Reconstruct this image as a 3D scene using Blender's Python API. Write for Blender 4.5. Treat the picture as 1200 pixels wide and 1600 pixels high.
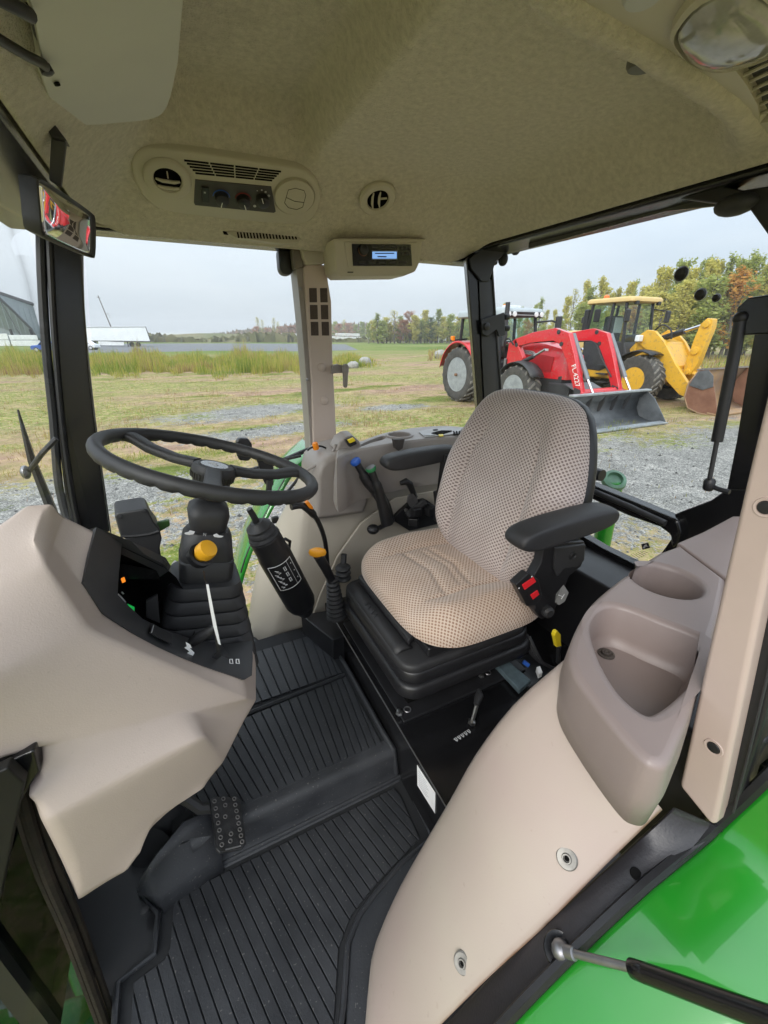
import bpy, bmesh, math, random
from mathutils import Vector, Matrix
random.seed(7)
for o in list(bpy.data.objects): bpy.data.objects.remove(o)
SC = bpy.context.scene
COL = SC.collection

# ------------------------------------------------------------------ camera, sky, sun, exposure
F = 640.0; TH = math.atan(275/640.0); PS = math.radians(26); CZ = 1.22; G = -0.98
cam = bpy.data.cameras.new('camera'); co = bpy.data.objects.new('camera', cam); COL.objects.link(co)
co.location = (0, 0, CZ); co.rotation_euler = (math.pi/2 - TH, 0, -PS)
cam.sensor_fit = 'AUTO'; cam.sensor_width = 36; cam.lens = 36*F/1600
cam.clip_start = 0.02; cam.clip_end = 4000
SC.camera = co
SUN_EL, SUN_AZ = math.radians(33), math.radians(214)      # azimuth from +X, sun behind the open door
w = bpy.data.worlds.new('World'); SC.world = w; w.use_nodes = True
nt = w.node_tree; N = nt.nodes; L = nt.links
bg = N['Background']
sky = N.new('ShaderNodeTexSky'); sky.sky_type = 'NISHITA'; sky.sun_disc = False
sky.sun_elevation = SUN_EL; sky.sun_rotation = math.pi/2 - SUN_AZ
sky.air_density = 1.0; sky.dust_density = 3.0; sky.ozone_density = 1.0
tc = N.new('ShaderNodeTexCoord')
mp = N.new('ShaderNodeMapping'); mp.inputs['Scale'].default_value = (1.0, 1.0, 4.5)
L.new(tc.outputs['Generated'], mp.inputs['Vector'])
n1 = N.new('ShaderNodeTexNoise'); n1.inputs['Scale'].default_value = 1.6; n1.inputs['Detail'].default_value = 6; n1.inputs['Roughness'].default_value = 0.55
L.new(mp.outputs['Vector'], n1.inputs['Vector'])
cr = N.new('ShaderNodeValToRGB')
cr.color_ramp.elements[0].position = 0.32; cr.color_ramp.elements[0].color = (7.0, 7.9, 9.1, 1)
cr.color_ramp.elements[1].position = 0.66; cr.color_ramp.elements[1].color = (8.9, 9.5, 10.3, 1)
L.new(n1.outputs['Fac'], cr.inputs['Fac'])
sep = N.new('ShaderNodeSeparateXYZ'); L.new(tc.outputs['Generated'], sep.inputs['Vector'])
ov = N.new('ShaderNodeMapRange')           # overcast sky: the zenith is brighter than the horizon
ov.inputs['From Min'].default_value = 0.0; ov.inputs['From Max'].default_value = 1.0
ov.inputs['To Min'].default_value = 0.585; ov.inputs['To Max'].default_value = 2.15
L.new(sep.outputs['Z'], ov.inputs['Value'])
mul = N.new('ShaderNodeMixRGB'); mul.blend_type = 'MULTIPLY'; mul.inputs['Fac'].default_value = 1
L.new(cr.outputs['Color'], mul.inputs['Color1']); L.new(ov.outputs['Result'], mul.inputs['Color2'])
mx = N.new('ShaderNodeMixRGB'); mx.inputs['Fac'].default_value = 0.88
L.new(sky.outputs['Color'], mx.inputs['Color1']); L.new(mul.outputs['Color'], mx.inputs['Color2'])
L.new(mx.outputs['Color'], bg.inputs['Color']); bg.inputs['Strength'].default_value = 0.08
sun = bpy.data.lights.new('sun', 'SUN'); so = bpy.data.objects.new('sun', sun); COL.objects.link(so)
sun.energy = 1.5; sun.angle = math.radians(35); sun.color = (1.0, 0.96, 0.9)
sd = Vector((math.cos(SUN_EL)*math.cos(SUN_AZ), math.cos(SUN_EL)*math.sin(SUN_AZ), math.sin(SUN_EL)))
so.rotation_euler = sd.to_track_quat('Z', 'Y').to_euler()
SC.view_settings.view_transform = 'Standard'; SC.view_settings.look = 'None'
SC.view_settings.exposure = 0.78; SC.view_settings.gamma = 1; SC.view_settings.use_curve_mapping = False
SC.render.engine = 'CYCLES'
cy = SC.cycles; cy.use_denoising = True; cy.max_bounces = 10; cy.diffuse_bounces = 6; cy.glossy_bounces = 5
cy.transparent_max_bounces = 24; cy.caustics_reflective = False; cy.caustics_refractive = False; cy.sample_clamp_indirect = 6

# ------------------------------------------------------------------ geometry helpers
CT, ST, CP, SP = math.cos(TH), math.sin(TH), math.cos(PS), math.sin(PS)
def ray(px, py):
    r = (px-600)/F; u = (800-py)/F; h = CT+ST*u; z = -ST+CT*u
    return Vector((r*CP+h*SP, -r*SP+h*CP, z))
EYE = Vector((0, 0, CZ))
def at(px, py, x=None, y=None, z=None, s=None, pl=None):
    """the world point seen at a photo pixel, on the plane x=, y=, z= or pl=(origin, normal)"""
    R = ray(px, py)
    if pl is not None: s = (pl[0]-EYE).dot(pl[1])/R.dot(pl[1])
    elif x is not None: s = x/R.x
    elif y is not None: s = y/R.y
    elif z is not None: s = (z-CZ)/R.z
    return EYE + R*s
def V(*a): return Vector(a)

class MB:
    def __init__(s): s.v = []; s.f = []; s.uv = None
    def add(s, vs, fs):
        b = len(s.v); s.v += [tuple(v) for v in vs]; s.f += [tuple(i+b for i in f) for f in fs]; return s
    def box(s, c, d, m=None):
        x, y, z = d[0]/2, d[1]/2, d[2]/2
        P = [V(a*x, b*y, e*z) for e in (-1, 1) for b in (-1, 1) for a in (-1, 1)]
        if m is not None: P = [m @ p for p in P]
        c = Vector(c)
        return s.add([p+c for p in P], [(0, 2, 3, 1), (4, 5, 7, 6), (0, 1, 5, 4), (2, 6, 7, 3), (0, 4, 6, 2), (1, 3, 7, 5)])
    def bx(s, x0, y0, z0, x1, y1, z1):
        return s.box(((x0+x1)/2, (y0+y1)/2, (z0+z1)/2), (abs(x1-x0), abs(y1-y0), abs(z1-z0)))
    def prism(s, pts, vec, taper=None):
        n = len(pts); pts = [Vector(p) for p in pts]; vec = Vector(vec)
        if taper:
            c = sum(pts, Vector())/n; top = [c+(p-c)*taper+vec for p in pts]
        else: top = [p+vec for p in pts]
        fs = [tuple(range(n)), tuple(range(2*n-1, n-1, -1))]
        fs += [(i, n+i, n+(i+1) % n, (i+1) % n) for i in range(n)]
        return s.add(pts+top, fs)
    def loft(s, rings, closed=True, cap=True, wrap=False):
        n = len(rings[0]); vs = [p for r in rings for p in r]; fs = []
        m = len(rings)
        for j in range(m if wrap else m-1):
            k = (j+1) % m
            for i in range(n if closed else n-1):
                i2 = (i+1) % n
                fs.append((j*n+i, j*n+i2, k*n+i2, k*n+i))
        if cap and closed and not wrap:
            fs.append(tuple(range(n-1, -1, -1))); fs.append(tuple((m-1)*n+i for i in range(n)))
        return s.add(vs, fs)
    def tube(s, pts, r, n=10, cap=True, closed=False):
        pts = [Vector(p) for p in pts]; m = len(pts)
        rs = r if isinstance(r, (list, tuple)) else [r]*m
        rings = []; up = None
        for i, p in enumerate(pts):
            a = pts[i-1] if (i > 0 or closed) else p; b = pts[(i+1) % m] if (i < m-1 or closed) else p
            d = (b-a).normalized()
            if up is None:
                up = Vector((0, 0, 1)) if abs(d.z) < .9 else Vector((1, 0, 0))
            x = d.cross(up)
            if x.length < 1e-6: x = d.orthogonal()
            x.normalize(); y = x.cross(d).normalized(); up = y
            rings.append([p + (x*math.cos(2*math.pi*k/n)+y*math.sin(2*math.pi*k/n))*rs[i] for k in range(n)])
        return s.loft(rings, True, cap and not closed, closed)
    def lathe(s, prof, o, axis, n=24, cap=True):
        o = Vector(o); a = Vector(axis).normalized(); x = a.orthogonal().normalized(); y = a.cross(x)
        return s.loft([[o+a*h+(x*math.cos(2*math.pi*k/n)+y*math.sin(2*math.pi*k/n))*r for k in range(n)] for r, h in prof], True, cap)
    def cyl(s, a, b, r, n=16):
        a = Vector(a); b = Vector(b); return s.lathe([(r, 0), (r, (b-a).length)], a, b-a, n)
    def ball(s, c, r, n=12, m=8):
        rr = r if isinstance(r, (tuple, list)) else (r, r, r)
        rings = []
        for j in range(1, m):
            t = math.pi*j/m
            rings.append([V(c[0]+rr[0]*math.sin(t)*math.cos(2*math.pi*k/n), c[1]+rr[1]*math.sin(t)*math.sin(2*math.pi*k/n), c[2]-rr[2]*math.cos(t)) for k in range(n)])
        return s.loft(rings)
    def grid(s, fn, nu, nv):
        vs = [fn(i/nu, j/nv) for j in range(nv+1) for i in range(nu+1)]
        return s.add(vs, [(j*(nu+1)+i, j*(nu+1)+i+1, (j+1)*(nu+1)+i+1, (j+1)*(nu+1)+i) for j in range(nv) for i in range(nu)])

WL = {}
def finish(o, parent, loc):
    COL.objects.link(o)
    if parent is not None:
        o.parent = parent
    WL[o.name] = loc
def obj(name, mb, mat, parent=None, smooth=True, bevel=0, seg=2, sub=0, loc=None, uv=None, angle=40, kind=None, solid=0):
    """one mesh object; its points are given in world space, its origin is its thing's (or its own) base"""
    if parent is not None: base = WL[parent.name]
    elif loc is not None: base = Vector(loc)
    else:
        n = len(mb.v); xs = [v[0] for v in mb.v]; ys = [v[1] for v in mb.v]; zs = [v[2] for v in mb.v]
        base = V((min(xs)+max(xs))/2, (min(ys)+max(ys))/2, min(zs))
    me = bpy.data.meshes.new(name)
    me.from_pydata([(v[0]-base.x, v[1]-base.y, v[2]-base.z) for v in mb.v], [], mb.f); me.update()
    bm = bmesh.new(); bm.from_mesh(me); bmesh.ops.recalc_face_normals(bm, faces=bm.faces); bm.to_mesh(me); bm.free()
    if uv:
        ul = me.uv_layers.new(name='UVMap')
        for lp in me.loops: ul.data[lp.index].uv = uv[lp.vertex_index]
    if isinstance(mat, (list, tuple)):
        for m in mat: me.materials.append(m)
    else: me.materials.append(mat)
    if smooth:
        me.polygons.foreach_set('use_smooth', [True]*len(me.polygons)); me.set_sharp_from_angle(angle=math.radians(angle))
    o = bpy.data.objects.new(name, me)
    if parent is None: o.location = base
    finish(o, parent, base)
    if solid:
        m = o.modifiers.new('solid', 'SOLIDIFY'); m.thickness = solid; m.offset = -1
    if bevel:
        m = o.modifiers.new('bevel', 'BEVEL'); m.width = bevel; m.segments = seg; m.limit_method = 'ANGLE'; m.angle_limit = math.radians(35); m.use_clamp_overlap = True
        me.polygons.foreach_set('use_smooth', [True]*len(me.polygons))
        if seg >= 2: m.harden_normals = True
    if sub:
        m = o.modifiers.new('sub', 'SUBSURF'); m.levels = sub; m.render_levels = sub
    if kind: o['kind'] = kind
    return o
def thing(name, label, cat, loc, group=None):
    o = bpy.data.objects.new(name, None); o.empty_display_size = .05
    o.location = loc; finish(o, None, Vector(loc)); o['label'] = label; o['category'] = cat
    if group: o['group'] = group
    return o
def tag(o, label, cat, group=None):
    o['label'] = label; o['category'] = cat
    if group: o['group'] = group
    return o
def text(name, s, o, xd, yd, size, mat, parent, align='CENTER', ext=.0003):
    c = bpy.data.curves.new(name, 'FONT'); c.body = s; c.size = size; c.align_x = align; c.align_y = 'CENTER'; c.extrude = ext
    c.resolution_u = 3
    tmp = bpy.data.objects.new('tmp', c); COL.objects.link(tmp)
    me = bpy.data.meshes.new_from_object(tmp.evaluated_get(bpy.context.evaluated_depsgraph_get())); bpy.data.objects.remove(tmp)
    me.name = name; me.materials.clear(); me.materials.append(mat)
    ob = bpy.data.objects.new(name, me)
    xd = Vector(xd).normalized(); zd = xd.cross(Vector(yd)).normalized(); y2 = zd.cross(xd)
    M = Matrix((xd, y2, zd)).transposed().to_4x4(); M.translation = Vector(o) - WL[parent.name]
    finish(ob, parent, WL[parent.name]); ob.matrix_local = M
    return ob
def rrect(w, h, r, n=4):
    P = []
    for cx, cy, a in ((w/2-r, h/2-r, 0), (-w/2+r, h/2-r, 90), (-w/2+r, -h/2+r, 180), (w/2-r, -h/2+r, 270)):
        for k in range(n+1):
            t = math.radians(a+90*k/n); P.append((cx+r*math.cos(t), cy+r*math.sin(t)))
    return P
def smooth_loop(pts, n=4):
    """a closed Catmull-Rom curve through the points"""
    out = []; m = len(pts)
    for i in range(m):
        p0, p1, p2, p3 = [Vector(pts[(i+k-1) % m]) for k in range(4)]
        for k in range(n):
            t = k/n
            out.append(.5*((2*p1)+(p2-p0)*t+(2*p0-5*p1+4*p2-p3)*t*t+(3*p1-p0-3*p2+p3)*t**3))
    return out
def smooth_line(pts, n=4):
    out = []; m = len(pts); P = [Vector(p) for p in pts]
    for i in range(m-1):
        p0, p1, p2, p3 = P[max(i-1, 0)], P[i], P[i+1], P[min(i+2, m-1)]
        for k in range(n):
            t = k/n
            out.append(.5*((2*p1)+(p2-p0)*t+(2*p0-5*p1+4*p2-p3)*t*t+(3*p1-p0-3*p2+p3)*t**3))
    out.append(P[-1]); return out
def holed(outer, holes):
    """flat faces filling an outline with holes; returns an MB"""
    bm = bmesh.new(); es = []
    for loop in [outer]+holes:
        vs = [bm.verts.new(p) for p in loop]
        es += [bm.edges.new((vs[i], vs[(i+1) % len(vs)])) for i in range(len(vs))]
    bmesh.ops.triangle_fill(bm, use_beauty=True, use_dissolve=False, edges=es)
    bm.verts.index_update(); mb = MB()
    mb.add([v.co.copy() for v in bm.verts], [tuple(v.index for v in f.verts) for f in bm.faces]); bm.free()
    return mb
def ss(t):
    t = max(0., min(1., t)); return t*t*(3-2*t)
def smin(a, b, k):
    h = max(0., min(1., .5+.5*(b-a)/k)); return b*(1-h)+a*h-k*h*(1-h)

# ------------------------------------------------------------------ materials
def mat(name, col, rough=.5, var=.12, scale=8., bump=.0, bscale=200., metal=0., coat=0., spec=.5, col2=None, dist=.002, detail=4, rvar=.1, sheen=0, speck=None, dirt=None):
    m = bpy.data.materials.new(name); m.use_nodes = True
    N = m.node_tree.nodes; L = m.node_tree.links; b = N['Principled BSDF']
    tc = N.new('ShaderNodeTexCoord')
    no = N.new('ShaderNodeTexNoise'); no.inputs['Scale'].default_value = scale; no.inputs['Detail'].default_value = detail; no.inputs['Roughness'].default_value = .6
    L.new(tc.outputs['Object'], no.inputs['Vector'])
    r = N.new('ShaderNodeValToRGB'); r.color_ramp.elements[0].position = .3; r.color_ramp.elements[1].position = .7
    c2 = col2 or tuple(min(1, c*(1+var)) for c in col); c1 = tuple(c*(1-var) for c in col) if not col2 else col
    r.color_ramp.elements[0].color = (*c1, 1); r.color_ramp.elements[1].color = (*c2, 1)
    L.new(no.outputs['Fac'], r.inputs['Fac']); L.new(r.outputs['Color'], b.inputs['Base Color'])
    mr = N.new('ShaderNodeMapRange'); mr.inputs['To Min'].default_value = max(.02, rough-rvar); mr.inputs['To Max'].default_value = min(1, rough+rvar)
    L.new(no.outputs['Fac'], mr.inputs['Value']); L.new(mr.outputs['Result'], b.inputs['Roughness'])
    def over(fac, c):
        src = b.inputs['Base Color'].links[0].from_socket; x = N.new('ShaderNodeMixRGB')
        L.new(fac, x.inputs['Fac']); L.new(src, x.inputs['Color1']); x.inputs['Color2'].default_value = (*c, 1); L.new(x.outputs['Color'], b.inputs['Base Color'])
    if speck:
        ns = N.new('ShaderNodeTexNoise'); ns.inputs['Scale'].default_value = speck[0]; ns.inputs['Detail'].default_value = 1; L.new(tc.outputs['Object'], ns.inputs['Vector'])
        rs_ = N.new('ShaderNodeValToRGB'); rs_.color_ramp.elements[0].position = speck[1]; rs_.color_ramp.elements[0].color = (0, 0, 0, 1); rs_.color_ramp.elements[1].position = speck[1]+.05; rs_.color_ramp.elements[1].color = (speck[2],)*3+(1,)
        L.new(ns.outputs['Fac'], rs_.inputs['Fac']); over(rs_.outputs['Color'], speck[3])
    if dirt:
        at_ = N.new('ShaderNodeAttribute'); at_.attribute_name = 'dirt'
        nd = N.new('ShaderNodeTexNoise'); nd.inputs['Scale'].default_value = 28; nd.inputs['Detail'].default_value = 6; L.new(tc.outputs['Object'], nd.inputs['Vector'])
        md = N.new('ShaderNodeMath'); md.operation = 'MULTIPLY'; L.new(at_.outputs['Fac'], md.inputs[0]); L.new(nd.outputs['Fac'], md.inputs[1])
        m2 = N.new('ShaderNodeMath'); m2.operation = 'MULTIPLY'; m2.use_clamp = True; L.new(md.outputs[0], m2.inputs[0]); m2.inputs[1].default_value = 1.5; over(m2.outputs[0], dirt)
    b.inputs['Metallic'].default_value = metal; b.inputs['Coat Weight'].default_value = coat; b.inputs['Coat Roughness'].default_value = .04
    b.inputs['Specular IOR Level'].default_value = spec; b.inputs['Sheen Weight'].default_value = sheen
    if bump:
        nb = N.new('ShaderNodeTexNoise'); nb.inputs['Scale'].default_value = bscale; nb.inputs['Detail'].default_value = 2
        L.new(tc.outputs['Object'], nb.inputs['Vector'])
        bp = N.new('ShaderNodeBump'); bp.inputs['Strength'].default_value = bump; bp.inputs['Distance'].default_value = dist
        L.new(nb.outputs['Fac'], bp.inputs['Height']); L.new(bp.outputs['Normal'], b.inputs['Normal'])
    return m
def glow(name, col, st):
    m = bpy.data.materials.new(name); m.use_nodes = True; b = m.node_tree.nodes['Principled BSDF']
    b.inputs['Base Color'].default_value = (*col, 1); b.inputs['Emission Color'].default_value = (*col, 1); b.inputs['Emission Strength'].default_value = st
    return m
def glass(name, tint=(.975, .99, .985), gl=.35):
    m = bpy.data.materials.new(name); m.use_nodes = True; N = m.node_tree.nodes; L = m.node_tree.links
    N.remove(N['Principled BSDF']); t = N.new('ShaderNodeBsdfTransparent'); t.inputs['Color'].default_value = (*tint, 1)
    g = N.new('ShaderNodeBsdfGlossy'); g.inputs['Roughness'].default_value = .01
    fr = N.new('ShaderNodeFresnel'); fr.inputs['IOR'].default_value = 1.45
    mu = N.new('ShaderNodeMath'); mu.operation = 'MULTIPLY'; mu.inputs[1].default_value = gl
    gn = N.new('ShaderNodeNewGeometry'); fb = N.new('ShaderNodeMath'); fb.operation = 'SUBTRACT'; fb.inputs[0].default_value = 1.0; L.new(gn.outputs['Backfacing'], fb.inputs[1])
    f2 = N.new('ShaderNodeMath'); f2.operation = 'MULTIPLY'; L.new(fr.outputs['Fac'], f2.inputs[0]); L.new(fb.outputs['Value'], f2.inputs[1])
    L.new(f2.outputs['Value'], mu.inputs[0]); x = N.new('ShaderNodeMixShader')
    L.new(mu.outputs['Value'], x.inputs['Fac']); L.new(t.outputs['BSDF'], x.inputs[1]); L.new(g.outputs['BSDF'], x.inputs[2])
    L.new(x.outputs['Shader'], N['Material Output'].inputs['Surface']); return m
def weave(name, base, base2, dot, p=.0150, q=.0128):
    """seat cloth: pale weave with staggered dark lozenges, laid out in metres by UV"""
    m = bpy.data.materials.new(name); m.use_nodes = True; N = m.node_tree.nodes; L = m.node_tree.links; b = N['Principled BSDF']
    uv = N.new('ShaderNodeUVMap'); sp = N.new('ShaderNodeSeparateXYZ'); L.new(uv.outputs['UV'], sp.inputs['Vector'])
    def M(op, a, bb=None):
        n = N.new('ShaderNodeMath'); n.operation = op
        for i, x in enumerate((a, bb)):
            if x is None: continue
            if isinstance(x, (int, float)): n.inputs[i].default_value = x
            else: L.new(x, n.inputs[i])
        return n.outputs[0]
    def lat(off):
        ds = []
        for k, per in ((0, p), (1, q)):
            f = M('FRACT', M('ADD', M('DIVIDE', sp.outputs[k], per), off))
            ds.append(M('POWER', M('ABSOLUTE', M('SUBTRACT', f, .5)), 2))
        return M('SQRT', M('ADD', ds[0], ds[1]))
    d = M('MINIMUM', lat(0.), lat(.5))
    no = N.new('ShaderNodeTexNoise'); no.inputs['Scale'].default_value = 260; no.inputs['Detail'].default_value = 2; L.new(uv.outputs['UV'], no.inputs['Vector'])
    d2 = M('ADD', d, M('MULTIPLY', M('SUBTRACT', no.outputs['Fac'], .5), .16))
    r = N.new('ShaderNodeValToRGB'); r.color_ramp.elements[0].position = .17; r.color_ramp.elements[0].color = (1, 1, 1, 1)
    r.color_ramp.elements[1].position = .30; r.color_ramp.elements[1].color = (0, 0, 0, 1); L.new(d2, r.inputs['Fac'])
    big = N.new('ShaderNodeTexNoise'); big.inputs['Scale'].default_value = 7; big.inputs['Detail'].default_value = 4; L.new(uv.outputs['UV'], big.inputs['Vector'])
    r2 = N.new('ShaderNodeValToRGB'); r2.color_ramp.elements[0].position = .35; r2.color_ramp.elements[0].color = (*base, 1)
    r2.color_ramp.elements[1].position = .65; r2.color_ramp.elements[1].color = (*base2, 1); L.new(big.outputs['Fac'], r2.inputs['Fac'])
    mx = N.new('ShaderNodeMixRGB'); L.new(r.outputs['Color'], mx.inputs['Fac']); L.new(r2.outputs['Color'], mx.inputs['Color1']); mx.inputs['Color2'].default_value = (*dot, 1)
    L.new(mx.outputs['Color'], b.inputs['Base Color']); b.inputs['Roughness'].default_value = .95; b.inputs['Specular IOR Level'].default_value = .15
    b.inputs['Sheen Weight'].default_value = .3
    bp = N.new('ShaderNodeBump'); bp.inputs['Strength'].default_value = .5; bp.inputs['Distance'].default_value = .0015
    hh = M('ADD', M('MULTIPLY', d, 1.2), M('MULTIPLY', no.outputs['Fac'], .5)); L.new(hh, bp.inputs['Height']); L.new(bp.outputs['Normal'], b.inputs['Normal'])
    return m
TAN = mat('tan_plastic', (.47, .39, .345), .52, .05, 4, .35, 420, dist=.0008, detail=8, speck=(110, .73, .2, (.3, .25, .21)))
TANP = mat('pinkish_tan_plastic', (.46, .365, .32), .5, .06, 4, .2, 900, dist=.0006)  # near pillar; the far pillar wears a lightened copy of this plastic
FEND = mat('fender_liner', (.41, .325, .295), .42, .05, 2.2, .15, 500, dist=.0006, col2=(.43, .385, .315), dirt=(.20, .11, .06), speck=(90, .72, .25, (.30, .22, .17)))
CONS = mat('console_plastic', (.255, .205, .19), .42, .06, 5, .25, 900, dist=.0006)
CONF = mat('console_grey_plastic', (.29, .26, .24), .45, .05, 5, .25, 900, dist=.0006)
HEAD = mat('headliner_cloth', (.47, .435, .375), .98, .16, 75, 1.0, 260, spec=.08, dist=.005, detail=7, sheen=.15, col2=(.63, .585, .505))
ROLL = mat('headliner_plastic', (.45, .42, .35), .55, .05, 5, .2, 900, dist=.0005)
VISOR = mat('visor_vinyl', (.50, .495, .47), .6, .04, 6, .2, 700, dist=.0005)
BLK = mat('black_plastic', (.014, .014, .016), .42, .2, 10, .2, 700, dist=.0006)
BLKG = mat('black_gloss_paint', (.008, .008, .009), .22, .2, 6)
TRIM = mat('instrument_trim', (.045, .046, .05), .5, .1, 12, .35, 900, dist=.0006)
TANF = mat('far_pillar_tan_lit', (.54, .45, .40), .5, .05, 4, .2, 900, dist=.0006)  # same plastic as the near pillar, lightened to paint in light reaching deeper
BLKM = mat('black_moulded_plastic', (.026, .026, .028), .55, .15, 12, .35, 900, dist=.0007)
DARK = mat('dark_recess', (.004, .004, .004), .9, spec=.1)
MATR = mat('rubber_mat', (.014, .0155, .019), .55, .25, 7, .5, 220, col2=(.034, .036, .041), dist=.0012, detail=9, rvar=.16, speck=(170, .70, .5, (.16, .15, .135)))
MATG = mat('rubber_mat_groove', (.010, .011, .013), .8)
SEATC = weave('seat_cushion_cloth', (.58, .455, .365), (.63, .52, .44), (.29, .18, .125))
SEATB = weave('seat_back_cloth', (.54, .46, .43), (.62, .54, .51), (.21, .16, .147))
GREEN = mat('green_paint', (.016, .235, .018), .25, .10, 2, coat=.9)
STEEL = mat('bare_steel', (.5, .5, .5), .35, .1, 30, metal=1)
STEELD = mat('dull_steel', (.28, .28, .29), .45, .2, 30, metal=.9)
CHROME = mat('chrome_rod', (.6, .6, .62), .15, .05, 30, metal=1)
YEL = mat('yellow_knob', (.80, .40, .02), .4, .05)
YELB = mat('bright_yellow', (.85, .65, .02), .4, .05)
ORG = mat('orange_plastic', (.85, .25, .01), .4, .05)
REDP = mat('red_button', (.75, .02, .03), .4, .05)
BLUE = mat('blue_cap', (.02, .10, .45), .4, .05)
GRNC = mat('green_cap', (.03, .22, .08), .4, .05)
GRNL = mat('green_lever', (.08, .20, .045), .45, .05)
WHITE = mat('white_print', (.8, .8, .8), .6, .03)
GREYP = mat('grey_print', (.45, .46, .47), .5, .05)
GLASS = glass('window_glass')
GLASSD = glass('dark_glass', (.36, .42, .40), .5)
GLASSV = glass('vehicle_glass', (.88, .94, .92), 1.0)
MIRR = mat('mirror_silver', (.85, .87, .87), .02, .0, rvar=0, metal=1)
LENS = mat('lamp_lens', (.32, .32, .31), .12, .25, 18, coat=.6)
SCREEN = glow('radio_screen', (.20, .38, .75), .55)
LEDG = glow('green_led', (.01, .35, .06), .5)
LEDO = glow('orange_led', (.9, .25, .02), .6)

# ================================================================== cab shell
def cx(p, loc_px_s): return p
# --- floor pan
mb = MB().prism([V(-.33, .56, -.06), V(-.30, .25, -.06), V(1.3, .25, -.06), V(1.3, 1.62, -.06), V(-.45, 1.62, -.06), V(-.45, .78, -.06)], V(0, 0, .05))
obj('floor', mb, BLK, kind='structure', smooth=False)
# --- ceiling: padded headliner, one moulded sheet
PZ = 1.575
EPX = ((840, -30), (868, 4), (905, 22), (960, 50), (1010, 78), (1060, 110), (1105, 138), (1140, 165), (1163, 196), (1172, 222), (1180, 262))
EDG = [at(x+6, y+9, z=PZ) for x, y in EPX]+[V(1.2, .60, PZ)]
def seg_d(x, y, a, b):
    ux, uy = b.x-a.x, b.y-a.y; t = max(0, min(1, ((x-a.x)*ux+(y-a.y)*uy)/(ux*ux+uy*uy+1e-9)))
    return math.hypot(x-a.x-t*ux, y-a.y-t*uy)
def zc(x, y):
    k = .045
    z = 1.67
    z = smin(z, 1.500+.60*(1.625-y), k)
    z = smin(z, 1.552+.85*(1.17-x), k)
    z = smin(z, 1.512+.9*(x+.135), k)
    z += .098*ss((.45-x)/.05)*ss((1.39-y)/.08)*ss((x-.0)/.12)
    d = min(seg_d(x, y, a, b) for a, b in zip(EDG, EDG[1:]))
    k2 = math.exp(-(max(0, d-.012)/.030)**2)
    z = z*(1-k2)+min(z, 1.566)*k2
    return z
X0, X1, Y0, Y1 = -.135, 1.17, .28, 1.625
def cfn(u, v):
    x = X0+(X1-X0)*u; y = Y0+(Y1-Y0)*v
    # round the plan corners
    cxr, r = .0, .10
    for (qx, qy) in ((X1, Y1), (X0, Y1)):
        sx = 1 if qx == X1 else -1
        ox, oy = qx-sx*r, qy-r
        if (x-ox)*sx > 0 and y > oy:
            dx, dy = abs(x-ox), y-oy; m = max(dx, dy); l = math.hypot(dx, dy)
            if l > 1e-6: x = ox+sx*dx*m/l; y = oy+dy*m/l
    return V(x, y, zc(x, y))
mb = MB().grid(cfn, 110, 110)
nu = 110; rim = [cfn(i/nu, 0) for i in range(nu)]+[cfn(1, i/nu) for i in range(nu)]+[cfn(1-i/nu, 1) for i in range(nu)]+[cfn(0, 1-i/nu) for i in range(nu)]
cen = V(.5, .95, 0)
def rim_out(p, k, dz): 
    d = V(p.x-cen.x, p.y-cen.y, 0); d.normalize(); return p+d*k+V(0, 0, dz)
mb.loft([[p.copy() for p in rim], [rim_out(p, .006, -.004) for p in rim], [rim_out(p, .012, .002) for p in rim], [rim_out(p, .014, .03) for p in rim]], True, False)
ceil = obj('ceiling', mb, HEAD, kind='structure', angle=80)
# --- roof cap over it
mb = MB().bx(-.33, -.02, 1.80, 1.36, 1.80, 1.86)
obj('roof', mb, GREEN, kind='structure', smooth=False)
# --- black roof rails round the headliner
t = thing('roof_rail', 'black steel roof frame running round the beige headliner', 'roof frame', (.5, .9, 1.53))
obj('front_rail', MB().bx(-.36, .1, 1.505, -.15, 1.75, 1.74), BLKG, t, bevel=.012)
obj('side_rail', MB().bx(-.2, 1.645, 1.505, 1.36, 1.76, 1.74), BLKG, t, bevel=.01)
obj('rear_rail', MB().bx(1.19, .1, 1.535, 1.36, 1.64, 1.74), BLKG, t, bevel=.01)
obj('side_rail', MB().bx(-.15, .0, 1.60, 1.19, .26, 1.74), BLKG, t, bevel=.01)

# --- plastic overhead panel with lamp, top right
pp_ = lambda x, y, z=PZ: at(x, y, z=z)
t = thing('overhead_panel', 'grey-beige overhead panel with dome lamp and louvred speaker grille by the roof edge', 'roof panel', (.75, .4, PZ))
out = [pp_(*p) for p in ((840, -30), (868, 4), (905, 22), (960, 50), (1010, 78), (1060, 110), (1105, 138), (1140, 165), (1163, 196), (1172, 222), (1200, 217), (1260, 205))] + [V(.92, .22, PZ), V(.33, .22, PZ)]
lens = smooth_loop([pp_(*p) for p in ((1056, 34), (1064, 62), (1085, 84), (1118, 96), (1160, 91), (1215, 68), (1240, 20), (1180, -40), (1100, -20))], 4)
grl = [pp_(*p) for p in ((1146, 106), (1168, 135), (1184, 165), (1187, 193), (1235, 185), (1250, 95), (1200, 88))]
mb = holed(out, [lens[::-1], grl[::-1]])
mb.loft([out, [p+V(0, 0, .03) for p in out]], True, False)
mb.loft([grl, [p+V(0, 0, .02) for p in grl]], True, False)
obj('panel', mb, ROLL, t, smooth=False)
lc = sum(lens, Vector())/len(lens)
sc = lambda k, dz: [lc+(p-lc)*k+V(0, 0, dz) for p in lens]
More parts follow.
